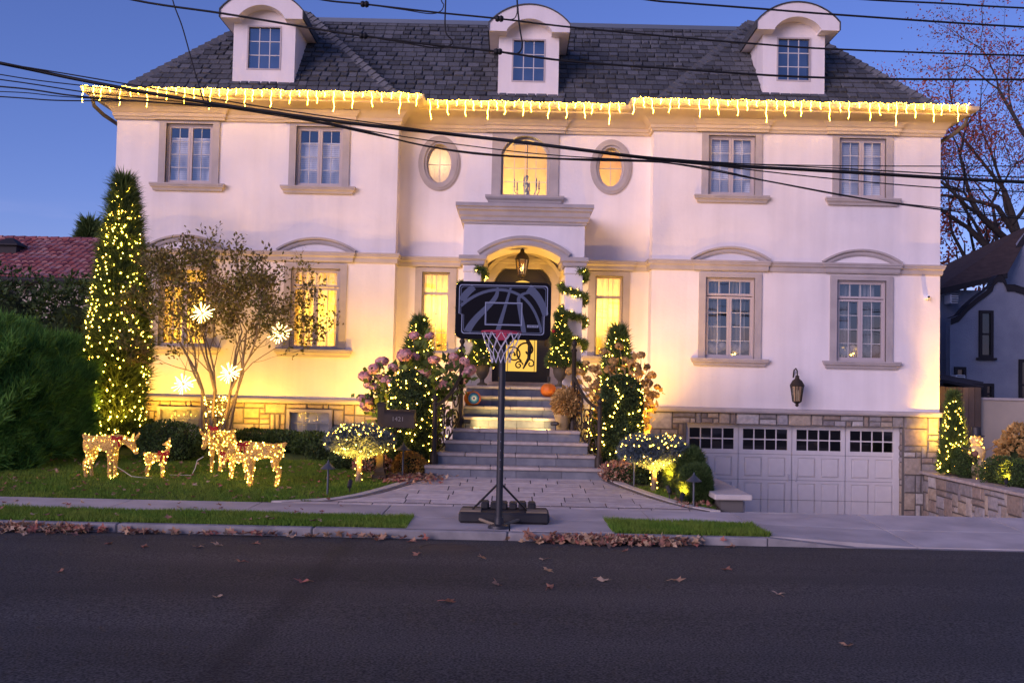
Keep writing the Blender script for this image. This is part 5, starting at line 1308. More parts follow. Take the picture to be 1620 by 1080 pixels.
rg = random.Random(33); mp2 = empty('maple_tree', (19.4, 43, .2), 'red-leaved maple glowing between the two houses', 'tree'); out, tips = [], []
out.append(([Vector((19.4,43,.1)), Vector((19.4,43,5.0))], [.22,.17], 6))
for k in range(5):
    a = k*1.256; grow(Vector((19.4,43,4.9)), Vector((math.cos(a)*.8, math.sin(a)*.6, .8)), 2.0, .10, 4, .6, out, tips, .2, 3, .72, (2,3), rg)
tubes(out, 'trunk', 'bark_dark', mp2, lambda dp: dp >= 3); tubes(out, 'branches', 'bark_dark', mp2, lambda dp: dp < 3)
lp = np.array([q for pts, dd in tips for q in pts for _ in range(3)]); V, F = leaf_quads(lp+RNG.normal(0,.16,lp.shape), RNG.normal(0,1,lp.shape), .17, .12, .9); put('crown', np_mesh('crown', V, F), 'red_leaf', mp2)
# small conifer beyond the tiled roof
tp = P(142, 358, 42); conifer('distant_conifer', (tp.x, 42, .3), tp.z-.3, lambda t: 1.6*(1-t)**.8+.03, 3500, 'dark conical evergreen peeping over the tiled roof', .5, .08, core=.8)
# ------------------------------------------------------------------ basketball hoop
mat('board_black', (.008,.008,.011), rough=.7, spec=.08); mat('board_grey', (.085,.105,.16), rough=.6); mat('board_line', (.30,.34,.45), rough=.6)
mat('rim_red', (.45,.05,.09), rough=.4); mat('net_cord', (.70,.66,.70), rough=.9); mat('base_plastic', (.025,.025,.028), (.035,.034,.034), rough=.65, bump=.2)
mat('sand_tan', (.28,.22,.15), (.22,.17,.11), rough=.9)
HX, HY = P(792, 700, 12.62).x, 12.62
hoop = empty('basketball_hoop', (HX, HY, .15), 'portable basketball hoop with black backboard standing at the kerb', 'basketball hoop')
bl, br, bt, bb = P(720.5,490,12.0).x, P(871.5,490,12.0).x, P(796,446,12.0).z, P(796,537,12.0).z
BXc = (bl+br)/2; BYf = 12.0
MB().tube([(HX,HY,.17),(HX,HY,1.3),(HX,HY,bb+.25)], .044, 14).build('pole', 'black_metal', hoop, smooth=True)
for z in np.arange(.9, 2.2, .115): MB().lathe((HX,HY-.043,z), [(.006,0),(.006,.003),(.001,.004)], 6, rot=Matrix.Rotation(R(90),3,'X')).build('pole_bolt', 'board_line', hoop) if z < 1.4 else None
def rrect(x0, x1, z0, z1, r, n=6, ear=None):
    pts = []
    for cx_, cz_, a0 in ((x1-r,z0+r,-90),(x1-r,z1-r,0),(x0+r,z1-r,90),(x0+r,z0+r,180)):
        pts += [(cx_+r*math.cos(R(a0+90*k/n)), cz_+r*math.sin(R(a0+90*k/n))) for k in range(n+1)]
    return pts
bo = MB().prism(rrect(bl, br, bb, bt, .085), BYf, BYf+.035).build('backboard', 'board_black', hoop)
bw, bh = br-bl, bt-bb
def bp_(s, t, d=.002): return (bl+bw*s, BYf-d, bb+bh*t)          # board coordinates 0..1
def inset(s0, s1, t0, t1, ns, nt, off):
    """border line that steps in at half height like the board's print"""
    a, b_, c, d = s0+off*.62, s1-off*.62, t0+off, t1-off; r = .05; pts = []
    def arc(cx_, cz_, a0, n=5): return [(cx_+r*.62*math.cos(R(a0+90*k/n)), cz_+r*math.sin(R(a0+90*k/n))) for k in range(n+1)]
    pts += arc(b_-ns-r*.62, c+r, -90); pts += [(b_-ns, nt-.02), (b_, nt+.0)]; pts += arc(b_-r*.62, d-r, 0); pts += arc(a+r*.62, d-r, 90); pts += [(a, nt), (a+ns, nt-.02)]; pts += arc(a+ns+r*.62, c+r, 180)
    return pts
for off, th, mm in ((.055,.013,'board_line'),(.085,.012,'board_grey')):
    A = inset(0,1,.035,1,.032,.44,off); B = inset(0,1,.035,1,.032,.44,off+th)
    MB().strip([bp_(*q) for q in A+[A[0]]], [bp_(*q) for q in B+[B[0]]]).build('border_print', mm, bo)
def ribbon(pts, w0, w1, mm='board_grey', d=.0015):
    n_ = len(pts); A, B = [], []
    for i in range(n_):
        p, q = pts[max(i-1,0)], pts[min(i+1,n_-1)]; dx, dz = (q[0]-p[0])*bw, (q[1]-p[1])*bh; L = math.hypot(dx,dz) or 1; w = (w0+(w1-w0)*i/(n_-1))/2
        A.append(bp_(pts[i][0]-dz/L*w/bw, pts[i][1]+dx/L*w/bh, d)); B.append(bp_(pts[i][0]+dz/L*w/bw, pts[i][1]-dx/L*w/bh, d))
    MB().strip(A, B).build('ball_print', mm, bo)
def bez(p0, p1, p2, p3, n=16): return [tuple((1-t)**3*np.array(p0)+3*(1-t)**2*t*np.array(p1)+3*(1-t)*t*t*np.array(p2)+t**3*np.array(p3)) for t in np.linspace(0,1,n)]
ribbon(bez((.055,.57),(.28,.92),(.55,.94),(.72,.72))+bez((.72,.72),(.82,.58),(.88,.35),(.905,.13))[1:], .036, .030)
ribbon(bez((.13,.13),(.20,.40),(.36,.55),(.42,.74))+bez((.42,.74),(.445,.82),(.43,.88),(.44,.905))[1:], .085, .02, d=.0018)
ribbon([(.445,.13),(.50,.45),(.575,.905)], .06, .025, d=.0021)
ribbon(bez((.72,.13),(.70,.40),(.655,.60),(.66,.72))+bez((.66,.72),(.68,.80),(.74,.83),(.81,.82))[1:], .06, .022, d=.0024)
ribbon(bez((.76,.90),(.86,.80),(.92,.60),(.945,.44)), .10, .075, d=.0013)
ribbon(bez((.065,.66),(.09,.76),(.14,.84),(.19,.90)), .09, .075, d=.0011)
for off, mm, d in ((0,'board_line',.0028),(.014,'board_grey',.003)):
    o4 = [(.31+off*.7,.245+off),(.70-off*.7,.245+off),(.70-off*.7,.645-off),(.31+off*.7,.645-off)]; q = .012
    i4 = [(.31+(off+q)*.7,.245+off+q*1.3),(.70-(off+q)*.7,.245+off+q*1.3),(.70-(off+q)*.7,.645-off-q*1.3),(.31+(off+q)*.7,.645-off-q*1.3)]
    MB().strip([bp_(*k, d) for k in o4+o4[:1]], [bp_(*k, d) for k in i4+i4[:1]]).build('target_square', mm, bo)
def plate(s0, s1, t0, t1, d): return [bp_(s0,t0,d), bp_(s1,t0,d), bp_(s1,t1,d), bp_(s0,t1,d)]
MB().add(plate(.755,.872,.218,.262,.0032), [(0,1,2,3)]).build('logo_plate', 'board_line', bo)
def text(body, size, loc, m, parent, name='lettering', rot=(R(90),0,0), align='CENTER', extrude=.0008):
    cu = bpy.data.curves.new(name, 'FONT'); cu.body = body; cu.size = size; cu.align_x = align; cu.align_y = 'CENTER'; cu.extrude = extrude
    t = bpy.data.objects.new(name, cu); COL.objects.link(t); bpy.context.view_layer.update()
    me = bpy.data.meshes.new_from_object(t.evaluated_get(bpy.context.evaluated_depsgraph_get())); bpy.data.objects.remove(t)
    o = put(name, me, m, parent); o.location = loc; o.rotation_euler = rot
    return o
text('LIFETIME', .030, bp_(.8135,.240,.0045), 'board_black', bo)
RZ = P(792, 526, 11.75).z; RXc = BXc-.01; RYc = BYf-.17-.229
mb = MB(); mb.tube([(RXc+.229*math.cos(a), RYc+.229*math.sin(a), RZ) for a in np.linspace(0,6.283,33)], .010, 8, cap=False); mb.build('rim', 'rim_red', hoop, smooth=True)
MB().box(RXc-.07, RXc+.07, BYf-.17, BYf-.003, RZ-.035, RZ-.012).build('rim_bracket', 'rim_red', hoop)
mb = MB(); mb.cbox(RXc-.065, RXc+.065, RYc+.20, RYc+.232, RZ-.09, RZ+.008, .006); mb.build('rim_plate', 'rim_red', hoop)
nt = MB(); K = 12; lv = [(.229,0),(.205,-.09),(.165,-.18),(.125,-.26),(.11,-.36)]
for j in range(len(lv)-1):
    for k in range(K):
        for sgn in (-1, 1):
            a0 = (k+.5*(j%2))*6.283/K; a1 = a0+sgn*.5*6.283/K; r0, z0_ = lv[j]; r1, z1_ = lv[j+1]
            nt.tube([(RXc+r0*math.cos(a0), RYc+r0*math.sin(a0), RZ+z0_), (RXc+(r0+r1)/2*.98*math.cos((a0+a1)/2), RYc+(r0+r1)/2*.98*math.sin((a0+a1)/2), RZ+(z0_+z1_)/2-.006), (RXc+r1*math.cos(a1), RYc+r1*math.sin(a1), RZ+z1_)], .0042, 4, cap=False)
nt.build('net', 'net_cord', hoop)
for sx in (-1, 1):
    MB().tube([(HX+sx*.06,HY-.03,bb+.20),(BXc+sx*.22,BYf+.04,bb+.42)], .018, 6).build('board_arm', 'black_metal', hoop)
    MB().tube([(HX+sx*.06,HY-.03,bb-.02),(BXc+sx*.22,BYf+.04,bb+.14)], .018, 6).build('board_arm', 'black_metal', hoop)
    MB().tube([(HX+sx*.03,HY,.70),(HX+sx*.40,HY+.62,.26)], .014, 6).build('strut', 'black_metal', hoop)
    MB().tube([(HX+sx*.05,HY+.04,.19),(HX+sx*.33,HY+.5,.22)], .02, 6).build('base_bracket', 'sand_tan', hoop)
MB().box(HX-.09, HX+.09, HY-.05, HY+.02, bb-.04, bb+.26).build('pole_bracket', 'black_metal', hoop)
MB().lathe((HX,HY,.154), [(.14,0),(.13,.035),(.06,.055),(.055,.14)], 12).build('pole_foot', 'black_metal', hoop, smooth=True)
tx0, tx1 = P(727,820,13.3).x, P(868,820,13.3).x; ty0, ty1 = 12.98, 13.62
mb = MB(); pr = [(tx0,ty0),(tx1,ty0),(tx1,ty1),(tx0,ty1)]
mb.cbox(tx0, tx1, ty0, ty1, .156, .30, .03); mb.build('base_tank', 'base_plastic', hoop)
for k in range(6): x_ = tx0+.28+k*.125; MB().cbox(x_, x_+.105, ty0+.32, ty0+.62, .295, .385+RNG.uniform(-.01,.01), .02).build('ballast_brick', 'base_plastic', hoop)
for x_ in (tx0+.02, tx1-.30): MB().cbox(x_, x_+.27, ty0+.03, ty0+.3, .296, .318, .006).build('sand_patch', 'sand_tan', hoop)

# ------------------------------------------------------------------ mailbox
mc = P(601, 755, 16.8); mz = g(mc.x, 16.8); mbx = empty('mailbox', (mc.x, 16.8, mz), 'dark bronze mailbox numbered 1421 on a square post', 'mailbox')
zt_ = P(603, 641, 16.8).z
mb = MB(); mb.cbox(mc.x-.062, mc.x+.062, 16.74, 16.862, mz+.12, zt_, .008); mb.build('post', 'bronze', mbx)
mb = MB(); mb.cbox(mc.x-.12, mc.x+.12, 16.68, 16.92, mz-.03, mz+.09, .01); mb.lathe((mc.x,16.8,mz+.085), [(.15,0),(.11,.05),(.092,.12)], 4, sq=math.pi/4); mb.build('post_base', 'bronze', mbx)
MB().lathe((mc.x,16.8,zt_), [(.10,0),(.10,.02),(.06,.05),(.02,.06)], 4, sq=math.pi/4).build('post_cap', 'bronze', mbx)
x0_, x1_ = mc.x+.063, P(656, 660, 16.7).x; zb_, zm_ = P(630,676,16.7).z, P(630,662,16.7).z
prof = [(16.62,zb_),(16.62,zm_+.05)]+[(16.78-.16*math.cos(a), zm_+.05+.10*math.sin(a)) for a in np.linspace(.2,2.94,9)]+[(16.94,zm_+.05),(16.94,zb_)]
mb = MB(); n_ = len(prof); mb.add([(x0_,y,z) for y,z in prof]+[(x1_-.07,y,z) for y,z in prof], [tuple(range(n_))[::-1], tuple(range(n_,2*n_))]+[(i,(i+1)%n_,(i+1)%n_+n_,i+n_) for i in range(n_)]); mb.build('box_body', 'bronze', mbx, smooth=True)
mb = MB(); pr2 = [(16.78+(y-16.78)*1.06, zb_+(z-zb_)*1.05-.008) for y,z in prof]; mb.add([(x1_-.069,y,z) for y,z in pr2]+[(x1_,y,z) for y,z in pr2], [tuple(range(n_))[::-1], tuple(range(n_,2*n_))]+[(i,(i+1)%n_,(i+1)%n_+n_,i+n_) for i in range(n_)]); mb.build('box_door', 'bronze', mbx, smooth=True)
text('1421', .105, ((x0_+x1_)/2-.02, 16.617, zm_-.005), mat('number_metal', (.22,.20,.18), rough=.5), mbx, 'number')
MB().tube([(mc.x+.05,16.8,mz+.55),(mc.x+.18,16.8,mz+.68),(mc.x+.30,16.8,zb_)], .02, 6).build('brace', 'bronze', mbx)

# ------------------------------------------------------------------ lit reindeer
m, n, l = nodes_of('deer_mesh'); b = n['Principled BSDF']; b.inputs['Base Color'].default_value = (.62,.46,.24,1); b.inputs['Roughness'].default_value = .5
tcx = n.new('ShaderNodeTexCoord'); vo = n.new('ShaderNodeTexVoronoi'); vo.inputs['Scale'].default_value = 70; l.new(tcx.outputs['Object'], vo.inputs['Vector'])
cr = n.new('ShaderNodeValToRGB'); cr.color_ramp.elements[0].color = (.82,.66,.36,1); cr.color_ramp.elements[1].color = (.50,.36,.15,1); cr.color_ramp.elements[1].position = .6
l.new(vo.outputs['Distance'], cr.inputs['Fac']); l.new(cr.outputs[0], b.inputs['Base Color'])
bpn = n.new('ShaderNodeBump'); bpn.inputs['Strength'].default_value = .8; bpn.inputs['Distance'].default_value = .01; l.new(vo.outputs['Distance'], bpn.inputs['Height']); l.new(bpn.outputs[0], b.inputs['Normal'])
tr = n.new('ShaderNodeBsdfTranslucent'); l.new(cr.outputs[0], tr.inputs['Color']); ms = n.new('ShaderNodeMixShader'); ms.inputs['Fac'].default_value = .5
v2 = n.new('ShaderNodeTexVoronoi'); v2.feature = 'DISTANCE_TO_EDGE'; v2.inputs['Scale'].default_value = 38; l.new(tcx.outputs['Object'], v2.inputs['Vector'])
gt = n.new('ShaderNodeMath'); gt.operation = 'GREATER_THAN'; gt.inputs[1].default_value = .16; l.new(v2.outputs['Distance'], gt.inputs[0])       # open cells of the wire mesh
tp_ = n.new('ShaderNodeBsdfTransparent'); m3 = n.new('ShaderNodeMixShader'); l.new(gt.outputs[0], m3.inputs['Fac'])
l.new(b.outputs[0], ms.inputs[1]); l.new(tr.outputs[0], ms.inputs[2]); l.new(ms.outputs[0], m3.inputs[1]); l.new(tp_.outputs[0], m3.inputs[2]); l.new(m3.outputs[0], n['Material Output'].inputs['Surface']); MATS['deer_mesh'] = m
mat('red_bow', (.42,.02,.02), (.32,.015,.02), rough=.6)
def skin_mesh(name, V, E, Rr, sub=2, root=0):
    me = bpy.data.meshes.new(name); me.from_pydata([tuple(v) for v in V], E, []); o = bpy.data.objects.new(name, me); COL.objects.link(o)
    md = o.modifiers.new('skin', 'SKIN'); md.use_smooth_shade = True
    for i, s in enumerate(me.skin_vertices[0].data):
        r_ = Rr[i]; s.radius = r_ if isinstance(r_, tuple) else (r_, r_); s.use_root = (i == root)
    if sub: sd = o.modifiers.new('sub', 'SUBSURF'); sd.levels = sub; sd.render_levels = sub
    bpy.context.view_layer.update()
    out = bpy.data.meshes.new_from_object(o.evaluated_get(bpy.context.evaluated_depsgraph_get())); bpy.data.objects.remove(o); out.name = name
    return out
def deer_mesh(name, head, s=1.0):
    """x forward, z up; legs jointed at knee and hock, deep chest narrowing to the belly"""
    V, E, Q = [], [], []
    def v(p, r): V.append((p[0]*s, p[1]*s, p[2]*s)); Q.append(tuple(a*s for a in r) if isinstance(r, tuple) else r*s); return len(V)-1
    def chain(a, pts):
        for p, r in pts: k = v(p, r); E.append((a, k)); a = k
        return a
    rump = v((-.24,0,.60), .135); mid = chain(rump, [((-.06,0,.575), .125)]); chest = chain(mid, [((.13,0,.59), .145)])
    chain(rump, [((-.35,0,.66), .05), ((-.41,0,.71), .022)])
    for y in (-.075, .075):
        chain(rump, [((-.26,y,.47), .085), ((-.22,y*1.15,.36), .055), ((-.31,y*1.15,.24), .036), ((-.28,y*1.15,.10), .030), ((-.27,y*1.15,.015), .034)])
        chain(chest, [((.13,y,.45), .065), ((.135,y*1.1,.28), .042), ((.13,y*1.1,.13), .032), ((.14,y*1.1,.015), .036)])
    k = chest
    hp = head['neck']
    for p, r in hp: k = chain(k, [(p, r)])
    skull = chain(k, [head['skull']]); chain(skull, head['muzzle'])
    for sg in (-1, 1):
        chain(skull, [((e[0], e[1]*sg, e[2]), r) for e, r in head['ear']])
    return skin_mesh(name, V, E, Q)
graze = dict(neck=[((.25,0,.66),.085),((.36,0,.63),.068)], skull=((.45,0,.575),.062), muzzle=[((.51,0,.48),.045),((.555,0,.41),.032)], ear=[((.47,.05,.64),.022),((.51,.075,.70),.030),((.54,.09,.77),.008)])
look = dict(neck=[((.24,0,.72),.075),((.28,0,.86),.058)], skull=((.26,0,.98),.058), muzzle=[((.18,.01,.955),.042),((.10,.01,.935),.028)], ear=[((.29,.04,1.04),.02),((.30,.055,1.09),.026),((.31,.06,1.14),.006)])
down = dict(neck=[((.25,0,.62),.075),((.34,0,.54),.06)], skull=((.40,0,.46),.056), muzzle=[((.44,0,.38),.04),((.47,0,.33),.028)], ear=[((.41,.05,.52),.02),((.44,.07,.57),.026),((.46,.085,.62),.006)])
DM = {'doe': deer_mesh('deer_body', graze), 'fawn_up': deer_mesh('deer_body', look, .58), 'fawn_down': deer_mesh('deer_body', down, .62)}
def bow_mesh(s):
    mb = MB(); mb.ball((0,0,0), .028*s, 8, 6)
    for sg in (-1, 1):
        mb.tube([(0,0,0),(0,sg*.05*s,.03*s),(0,sg*.10*s,.035*s),(0,sg*.11*s,0),(0,sg*.07*s,-.02*s),(0,0,0)], [.012*s,.022*s,.03*s,.03*s,.024*s,.01*s], 6)
        mb.tube([(0,0,0),(0,sg*.04*s,-.07*s),(0,sg*.06*s,-.16*s)], [.012*s,.022*s,.026*s], 5)
    return mb.mesh('bow')
def reindeer(kind, c, ang, s, bowp, label, nb):
    o = empty('reindeer', c, label, 'reindeer', 'lit reindeer on the lawn'); o.rotation_euler = (0, 0, R(ang)); o.scale = (s, s, s)
    body = put('body', DM[kind], 'deer_mesh', o, keep=False)
    co, no = on_surface(DM[kind], nb); V, F = octas(co+no*.008, .0085/s); q = put('bulbs', np_mesh('bulbs', V, F), 'bulb_deer', o, keep=False); q['kind'] = 'stuff'
    co, no = on_surface(DM[kind], nb); V, F = octas(co-no*.02, .006/s); q = put('inner_bulbs', np_mesh('inner_bulbs', V, F), 'bulb_deer', o, keep=False); q['kind'] = 'stuff'
    bw_ = put('bow', bow_mesh(.8), 'red_bow', o, keep=False); bw_.location = bowp[:3]; bw_.rotation_euler = (0, 0, R(bowp[3]))
    return o
def dpos(u, v, Y): q = P(u, v, Y); return (q.x, Y, g(q.x, Y)+.005)
reindeer('doe', dpos(165,757,16.3), -8, 1.0, (.24,-.085,.66,90), 'grazing lit reindeer with lowered head beside the hedge', 64)
reindeer('fawn_up', dpos(249,757,16.5), 6, 1.0, (.10,-.07,.40,90), 'small lit fawn looking back over its shoulder', 38)
reindeer('doe', dpos(348,747,17.2), 255, 1.0, (.26,.0,.75,0), 'lit reindeer facing the street before the star-hung tree', 76)
reindeer('fawn_down', dpos(374,759,16.5), 176, 1.0, (.17,.08,.42,90), 'small lit fawn sheltering behind the largest reindeer', 46)
reindeer('doe', dpos(410,768,15.85), 186, 1.0, (.26,.085,.68,90), 'lit reindeer in profile with its rump towards the mailbox', 80)
# their supply leads on the grass
mat('lead_white', (.6,.56,.48), rough=.6)
for i, (lab, L, Y) in enumerate((('pale supply lead running from the grazing reindeer to the fawn', [(182,736),(196,745),(208,753),(225,755),(240,756)], 16.35), ('pale supply lead looping across the grass between fawn and reindeer', [(268,752),(285,754),(303,752),(309,740),(312,728),(322,722)], 16.7))):
    pts = []
    for u, v in L: q = P(u, v, Y); pts.append((q.x, Y, max(q.z, g(q.x,Y)+.02)))
    tag(MB().tube(pts, .006, 5).build('supply_lead', 'lead_white', smooth=True), lab, 'cable', 'supply leads on the lawn')

# ------------------------------------------------------------------ pumpkins, urns, pot, garlands
mat('pumpkin', (.62,.17,.02), (.55,.12,.015), rough=.5, scale=4); mat('pumpkin_stem', (.25,.20,.08), rough=.8)
mat('eye_blue', (.02,.10,.30), rough=.4); mat('eye_cyan', (.12,.45,.60), rough=.4); mat('eye_white', (.8,.8,.8), rough=.4)
def pumpkin(c, r, lab, eye):
    o = empty('pumpkin', c, lab, 'pumpkin', 'pumpkins on the steps'); n_, m_ = 40, 12; vs = []
    for i in range(m_+1):
        th = math.pi*i/m_
        for k in range(n_):
            a = 6.283*k/n_; rr = r*math.sin(th)**.75*(1-.07*abs(math.cos(a*5))**3)+.001; vs.append((c[0]+rr*math.cos(a), c[1]+rr*math.sin(a), c[2]+r*.84*(1-math.cos(th))-(.06*r if i == m_ else 0)))
    MB().add(vs, [(i*n_+k, i*n_+(k+1)%n_, (i+1)*n_+(k+1)%n_, (i+1)*n_+k) for i in range(m_) for k in range(n_)]).build('shell', 'pumpkin', o, smooth='all')
    MB().tube([(c[0],c[1],c[2]+r*1.6),(c[0]+.01,c[1],c[2]+r*1.75),(c[0]+.03,c[1],c[2]+r*1.85)], [.02,.014,.016], 6).build('stalk', 'pumpkin_stem', o)
    if eye:
        d = Vector((.22,-.97,.02)).normalized(); rot = d.to_track_quat('Z','Y').to_matrix(); cc = Vector((c[0],c[1],c[2]+r*.84))
        for k, (er, mm) in enumerate(((.112,'eye_blue'),(.076,'eye_cyan'),(.050,'eye_white'),(.020,'eye_blue'))):
            MB().lathe(cc+d*(r*.87+.005*k), [(er,0),(er*.96,.012),(.001,.016)], 24, rot=rot).build('eye_disc', mm, o, smooth=True)
pumpkin(tuple(Vector((P(747,640,19.55).x, 19.55, .34+.195*6+.002))), .17, 'orange pumpkin with a painted blue eye on the steps', True)
pumpkin(tuple(Vector((P(867,630,20.0).x, 19.92, .34+.195*7+.002))), .16, 'plain orange pumpkin beside the potted dried flowers', False)
mat('urn', (.09,.075,.05), (.12,.10,.07), rough=.6, bump=.2); mat('pot_gold', (.36,.26,.13), rough=.6)
for u, lab, lab2, red in ((763, 'bronze urn with lit evergreen topiary near the eyed pumpkin', 'warm lights over the urn topiary near the eyed pumpkin', 0), (886, 'bronze urn with lit evergreen topiary and red bauble near the plain pumpkin', 'warm lights over the urn topiary near the plain pumpkin', 1)):
    x_ = P(u, 590, 21.3).x; c = Vector((x_, 21.3, 1.907)); o = empty('urn_planter', c, lab, 'planter', 'urns beside the door')
    MB().lathe(c, [(.11,0),(.11,.03),(.05,.06),(.045,.12),(.11,.2),(.15,.3),(.155,.38),(.18,.41),(.17,.43),(.13,.42)], 16).build('urn', 'urn', o, smooth=True)
    n_ = 3600; t = RNG.uniform(0,1,n_); a = RNG.uniform(0,6.283,n_); r_ = (.05+.20*(1-t)**.8+.04*np.sin(t*14))*(1-RNG.uniform(0,.4,n_)**2); hh = 1.15
    p = np.column_stack([c.x+r_*np.cos(a), c.y+r_*np.sin(a), c.z+.42+t*hh]); V, F = sprays(p, np.column_stack([np.cos(a),np.sin(a),.5*np.ones(n_)]), .09, .016, 4, .5)
    put('topiary', np_mesh('topiary', V, F), 'cypress_leaf', o); MB().tube([c+Vector((0,0,.4)), c+Vector((0,0,.42+hh))], [.03,.008], 6).build('stem', 'bark', o)
    if red: MB().ball((c.x-.16, c.y-.18, c.z+1.18), .04, 10, 8).build('bauble', 'red_bow', o, smooth='all')
    bulbs_on(lab2, 'string lights', helix(c, c.z+.42, c.z+.42+hh, lambda t: .27-.20*t, 11, 120, .04), 'light strings by the door', .014, base=tuple(c))
pc = P(889, 700, 18.55); c = (SX+.86, 18.62, 1.124); o = empty('flower_pot', c, 'golden clay pot of dried brown flowers on the landing', 'planter')
MB().lathe(c, [(.10,0),(.11,.02),(.15,.22),(.165,.24),(.165,.28),(.14,.27),(.13,.22)], 16).build('pot', 'pot_gold', o, smooth=True)
p, nr_ = ellipsoid_shell((c[0]+.08,c[1],c[2]+.47), (.27,.27,.28), 4200, .4, 5, .15, 3, -.7); V, F = leaf_quads(p, nr_, .07, .03); put('dried_flowers', np_mesh('dried_flowers', V, F), 'petal_dry', o)
MB().ball((c[0]+.08,c[1],c[2]+.45), 1, 10, 8, (.2,.19,.22)).build('pot_shade_core', 'core_shade', o)  # dark solid added among the flowers as shade
# garlands spiralling up the pillars
for i, (a, b_) in enumerate(PIL):
    cx_, cy2 = (a+b_)/2, PY+.21; lab = 'lit evergreen garland spiralling round the porch pillar by the %s' % ('eyed pumpkin' if i == 0 else 'plain pumpkin')
    o = empty('garland', (cx_, cy2, 2.0), lab, 'garland', 'garlands on the porch pillars'); path = []; N = 150; turns = 4.5
    for k in range(N):
        t = k/(N-1); ang = -t*turns*6.283+2.0; c_, s_ = math.cos(ang), math.sin(ang); q = max(abs(c_), abs(s_)); path.append((cx_+c_/q*.25, cy2+s_/q*.24, 2.15+t*2.28))
    path = np.array(path); n_ = 7000; idx = RNG.integers(0, N, n_); off = RNG.normal(0,1,(n_,3)); off = unit(off)*RNG.uniform(.0,.075,(n_,1)); V, F = sprays(path[idx]+off, off+1e-3, .075, .014, 3, .6)
    put('foliage', np_mesh('foliage', V, F), 'cypress_leaf', o); MB().tube([tuple(q) for q in path], .02, 5).build('rope', 'wire_green', o)
    k = np.sort(RNG.choice(N, 110)); off = unit(RNG.normal(0,1,(110,3)))*.085
    V, F = octas(path[k]+off, .0105); q = put('bulbs', np_mesh('bulbs', V, F), 'bulb', o); q['kind'] = 'stuff'

# ------------------------------------------------------------------ icicle lights along the eaves
def icicles(x0, x1, y, lab):
    o = empty('icicle_lights', (x0, y, 8.36), lab, 'string lights', 'icicle lights along the eaves')
    n_ = int((x1-x0)/.035); xs = np.linspace(x0, x1, n_); p = np.column_stack([xs, y+RNG.normal(0,.012,n_), 8.365+.012*np.sin(xs*9)+RNG.normal(0,.012,n_)])
    V, F = octas(p, .0075); q = put('eave_bulbs', np_mesh('eave_bulbs', V, F), 'bulb_icicle', o); q['kind'] = 'stuff'
    MB().tube([tuple(k) for k in p[::6]], .006, 4).build('cable', 'lead_white', o)
    x = x0+.05; i = 0; pat = (.40,.16,.30,.11,.34,.22,.13)
    while x < x1:
        L = pat[i % 7]*RNG.uniform(.85,1.2); i += 1; ph = RNG.uniform(0,6); sw = RNG.normal(0,.06)
        pts = [(x+.014*math.sin(ph+k*2.1)+sw*L*k/5, y-.01, 8.36-L*k/5) for k in range(6)]
        mb = MB(); mb.tube(pts, .0042, 4)
        m_ = max(3, int(L/.05))
        for k in range(m_+1):
            t = k/m_*5; a = int(min(t,4.999)); f_ = t-a; q = [pts[a][j]+(pts[a+1][j]-pts[a][j])*f_ for j in range(3)]; V, F = octas([q], .009); mb.add(V.tolist(), F.tolist())
        mb.build('strand', 'bulb_icicle', o); x += RNG.uniform(.17,.235)
EYW, EYC = WY-.63, CY_-.63
icicles(XL-.58, XIL+.55, EYW, 'icicle lights glowing along the eave above the stone-based wing')
icicles(XIL+.66, XIR-.70, EYC, 'icicle lights glowing along the recessed centre eave above the porch')
icicles(XIR-.58, XR+.36, EYW, 'icicle lights glowing along the eave above the garage wing')

# ------------------------------------------------------------------ garden lights
emit('lamp_face', (1.0,.70,.28), 20.0)
mat('path_metal', (.10,.11,.12), rough=.45, metal=.5)
def path_light(u, v, Y, h_, lab, zc=None):
    q = P(u, v, Y); c = Vector((q.x, Y, g(q.x,Y) if zc is None else zc)); o = empty('path_light', c, lab, 'garden light', 'hooded path lights')
    MB().tube([c-Vector((0,0,.05)), c+Vector((0,0,h_))], .016, 8).build('stake', 'path_metal', o, smooth=True)
    MB().lathe(c+Vector((0,0,h_-.02)), [(.115,-.01),(.118,0),(.035,.07),(.02,.085),(.012,.11),(.002,.13)], 12).build('hood', 'path_metal', o, smooth=True)
path_light(518, 781, 15.35, .43, 'hooded metal path light in the lawn between reindeer and mailbox')
path_light(637, 748, 17.0, .50, 'hooded metal path light behind the orange chrysanthemum')
path_light(1097, 804, 15.0, .42, 'hooded metal path light beside the clipped box shrubs')
path_light(1003, 768, 16.7, .42, 'hooded metal path light behind the globe spruce near the garage')
def uplight(u, v, Y, aim, e, lab, spot=75, size=.05, pos=None, color=(1.0,.51,.05), blend=.8):
    c = Vector(pos) if pos else Vector(dpos(u, v, Y)); aim = Vector(aim); o = empty('spotlight', c, lab, 'garden light', 'ground spotlights')
    d = (aim-(c+Vector((0,0,.14)))).normalized(); rot = d.to_track_quat('Z','Y').to_matrix(); h0 = c+Vector((0,0,.12))
    MB().tube([c-Vector((0,0,.04)), h0], .012, 6).build('stake', 'black_metal', o)
    MB().lathe(h0-d*.05, [(.030,0),(.036,.02),(.038,.14),(.034,.14),(.030,.10),(.001,.10)], 12, rot=rot).build('housing', 'black_metal', o, smooth=True)
    MB().lathe(h0-d*.05, [(.029,.104),(.001,.105)], 12, rot=rot).build('lens', 'lamp_face', o)
    light('spot_lamp', 'SPOT', h0+d*.10, e, color, o, aim, size, spot, blend)
uplight(553, 776, 15.55, gs1+Vector((0,0,.75)), 420, 'small black spotlight in the grass aimed at the globe spruce near the mailbox', 70)
uplight(1059, 787, 15.65, gs2+Vector((0,0,.65)), 420, 'small black spotlight in the bed aimed at the globe spruce near the garage', 75)
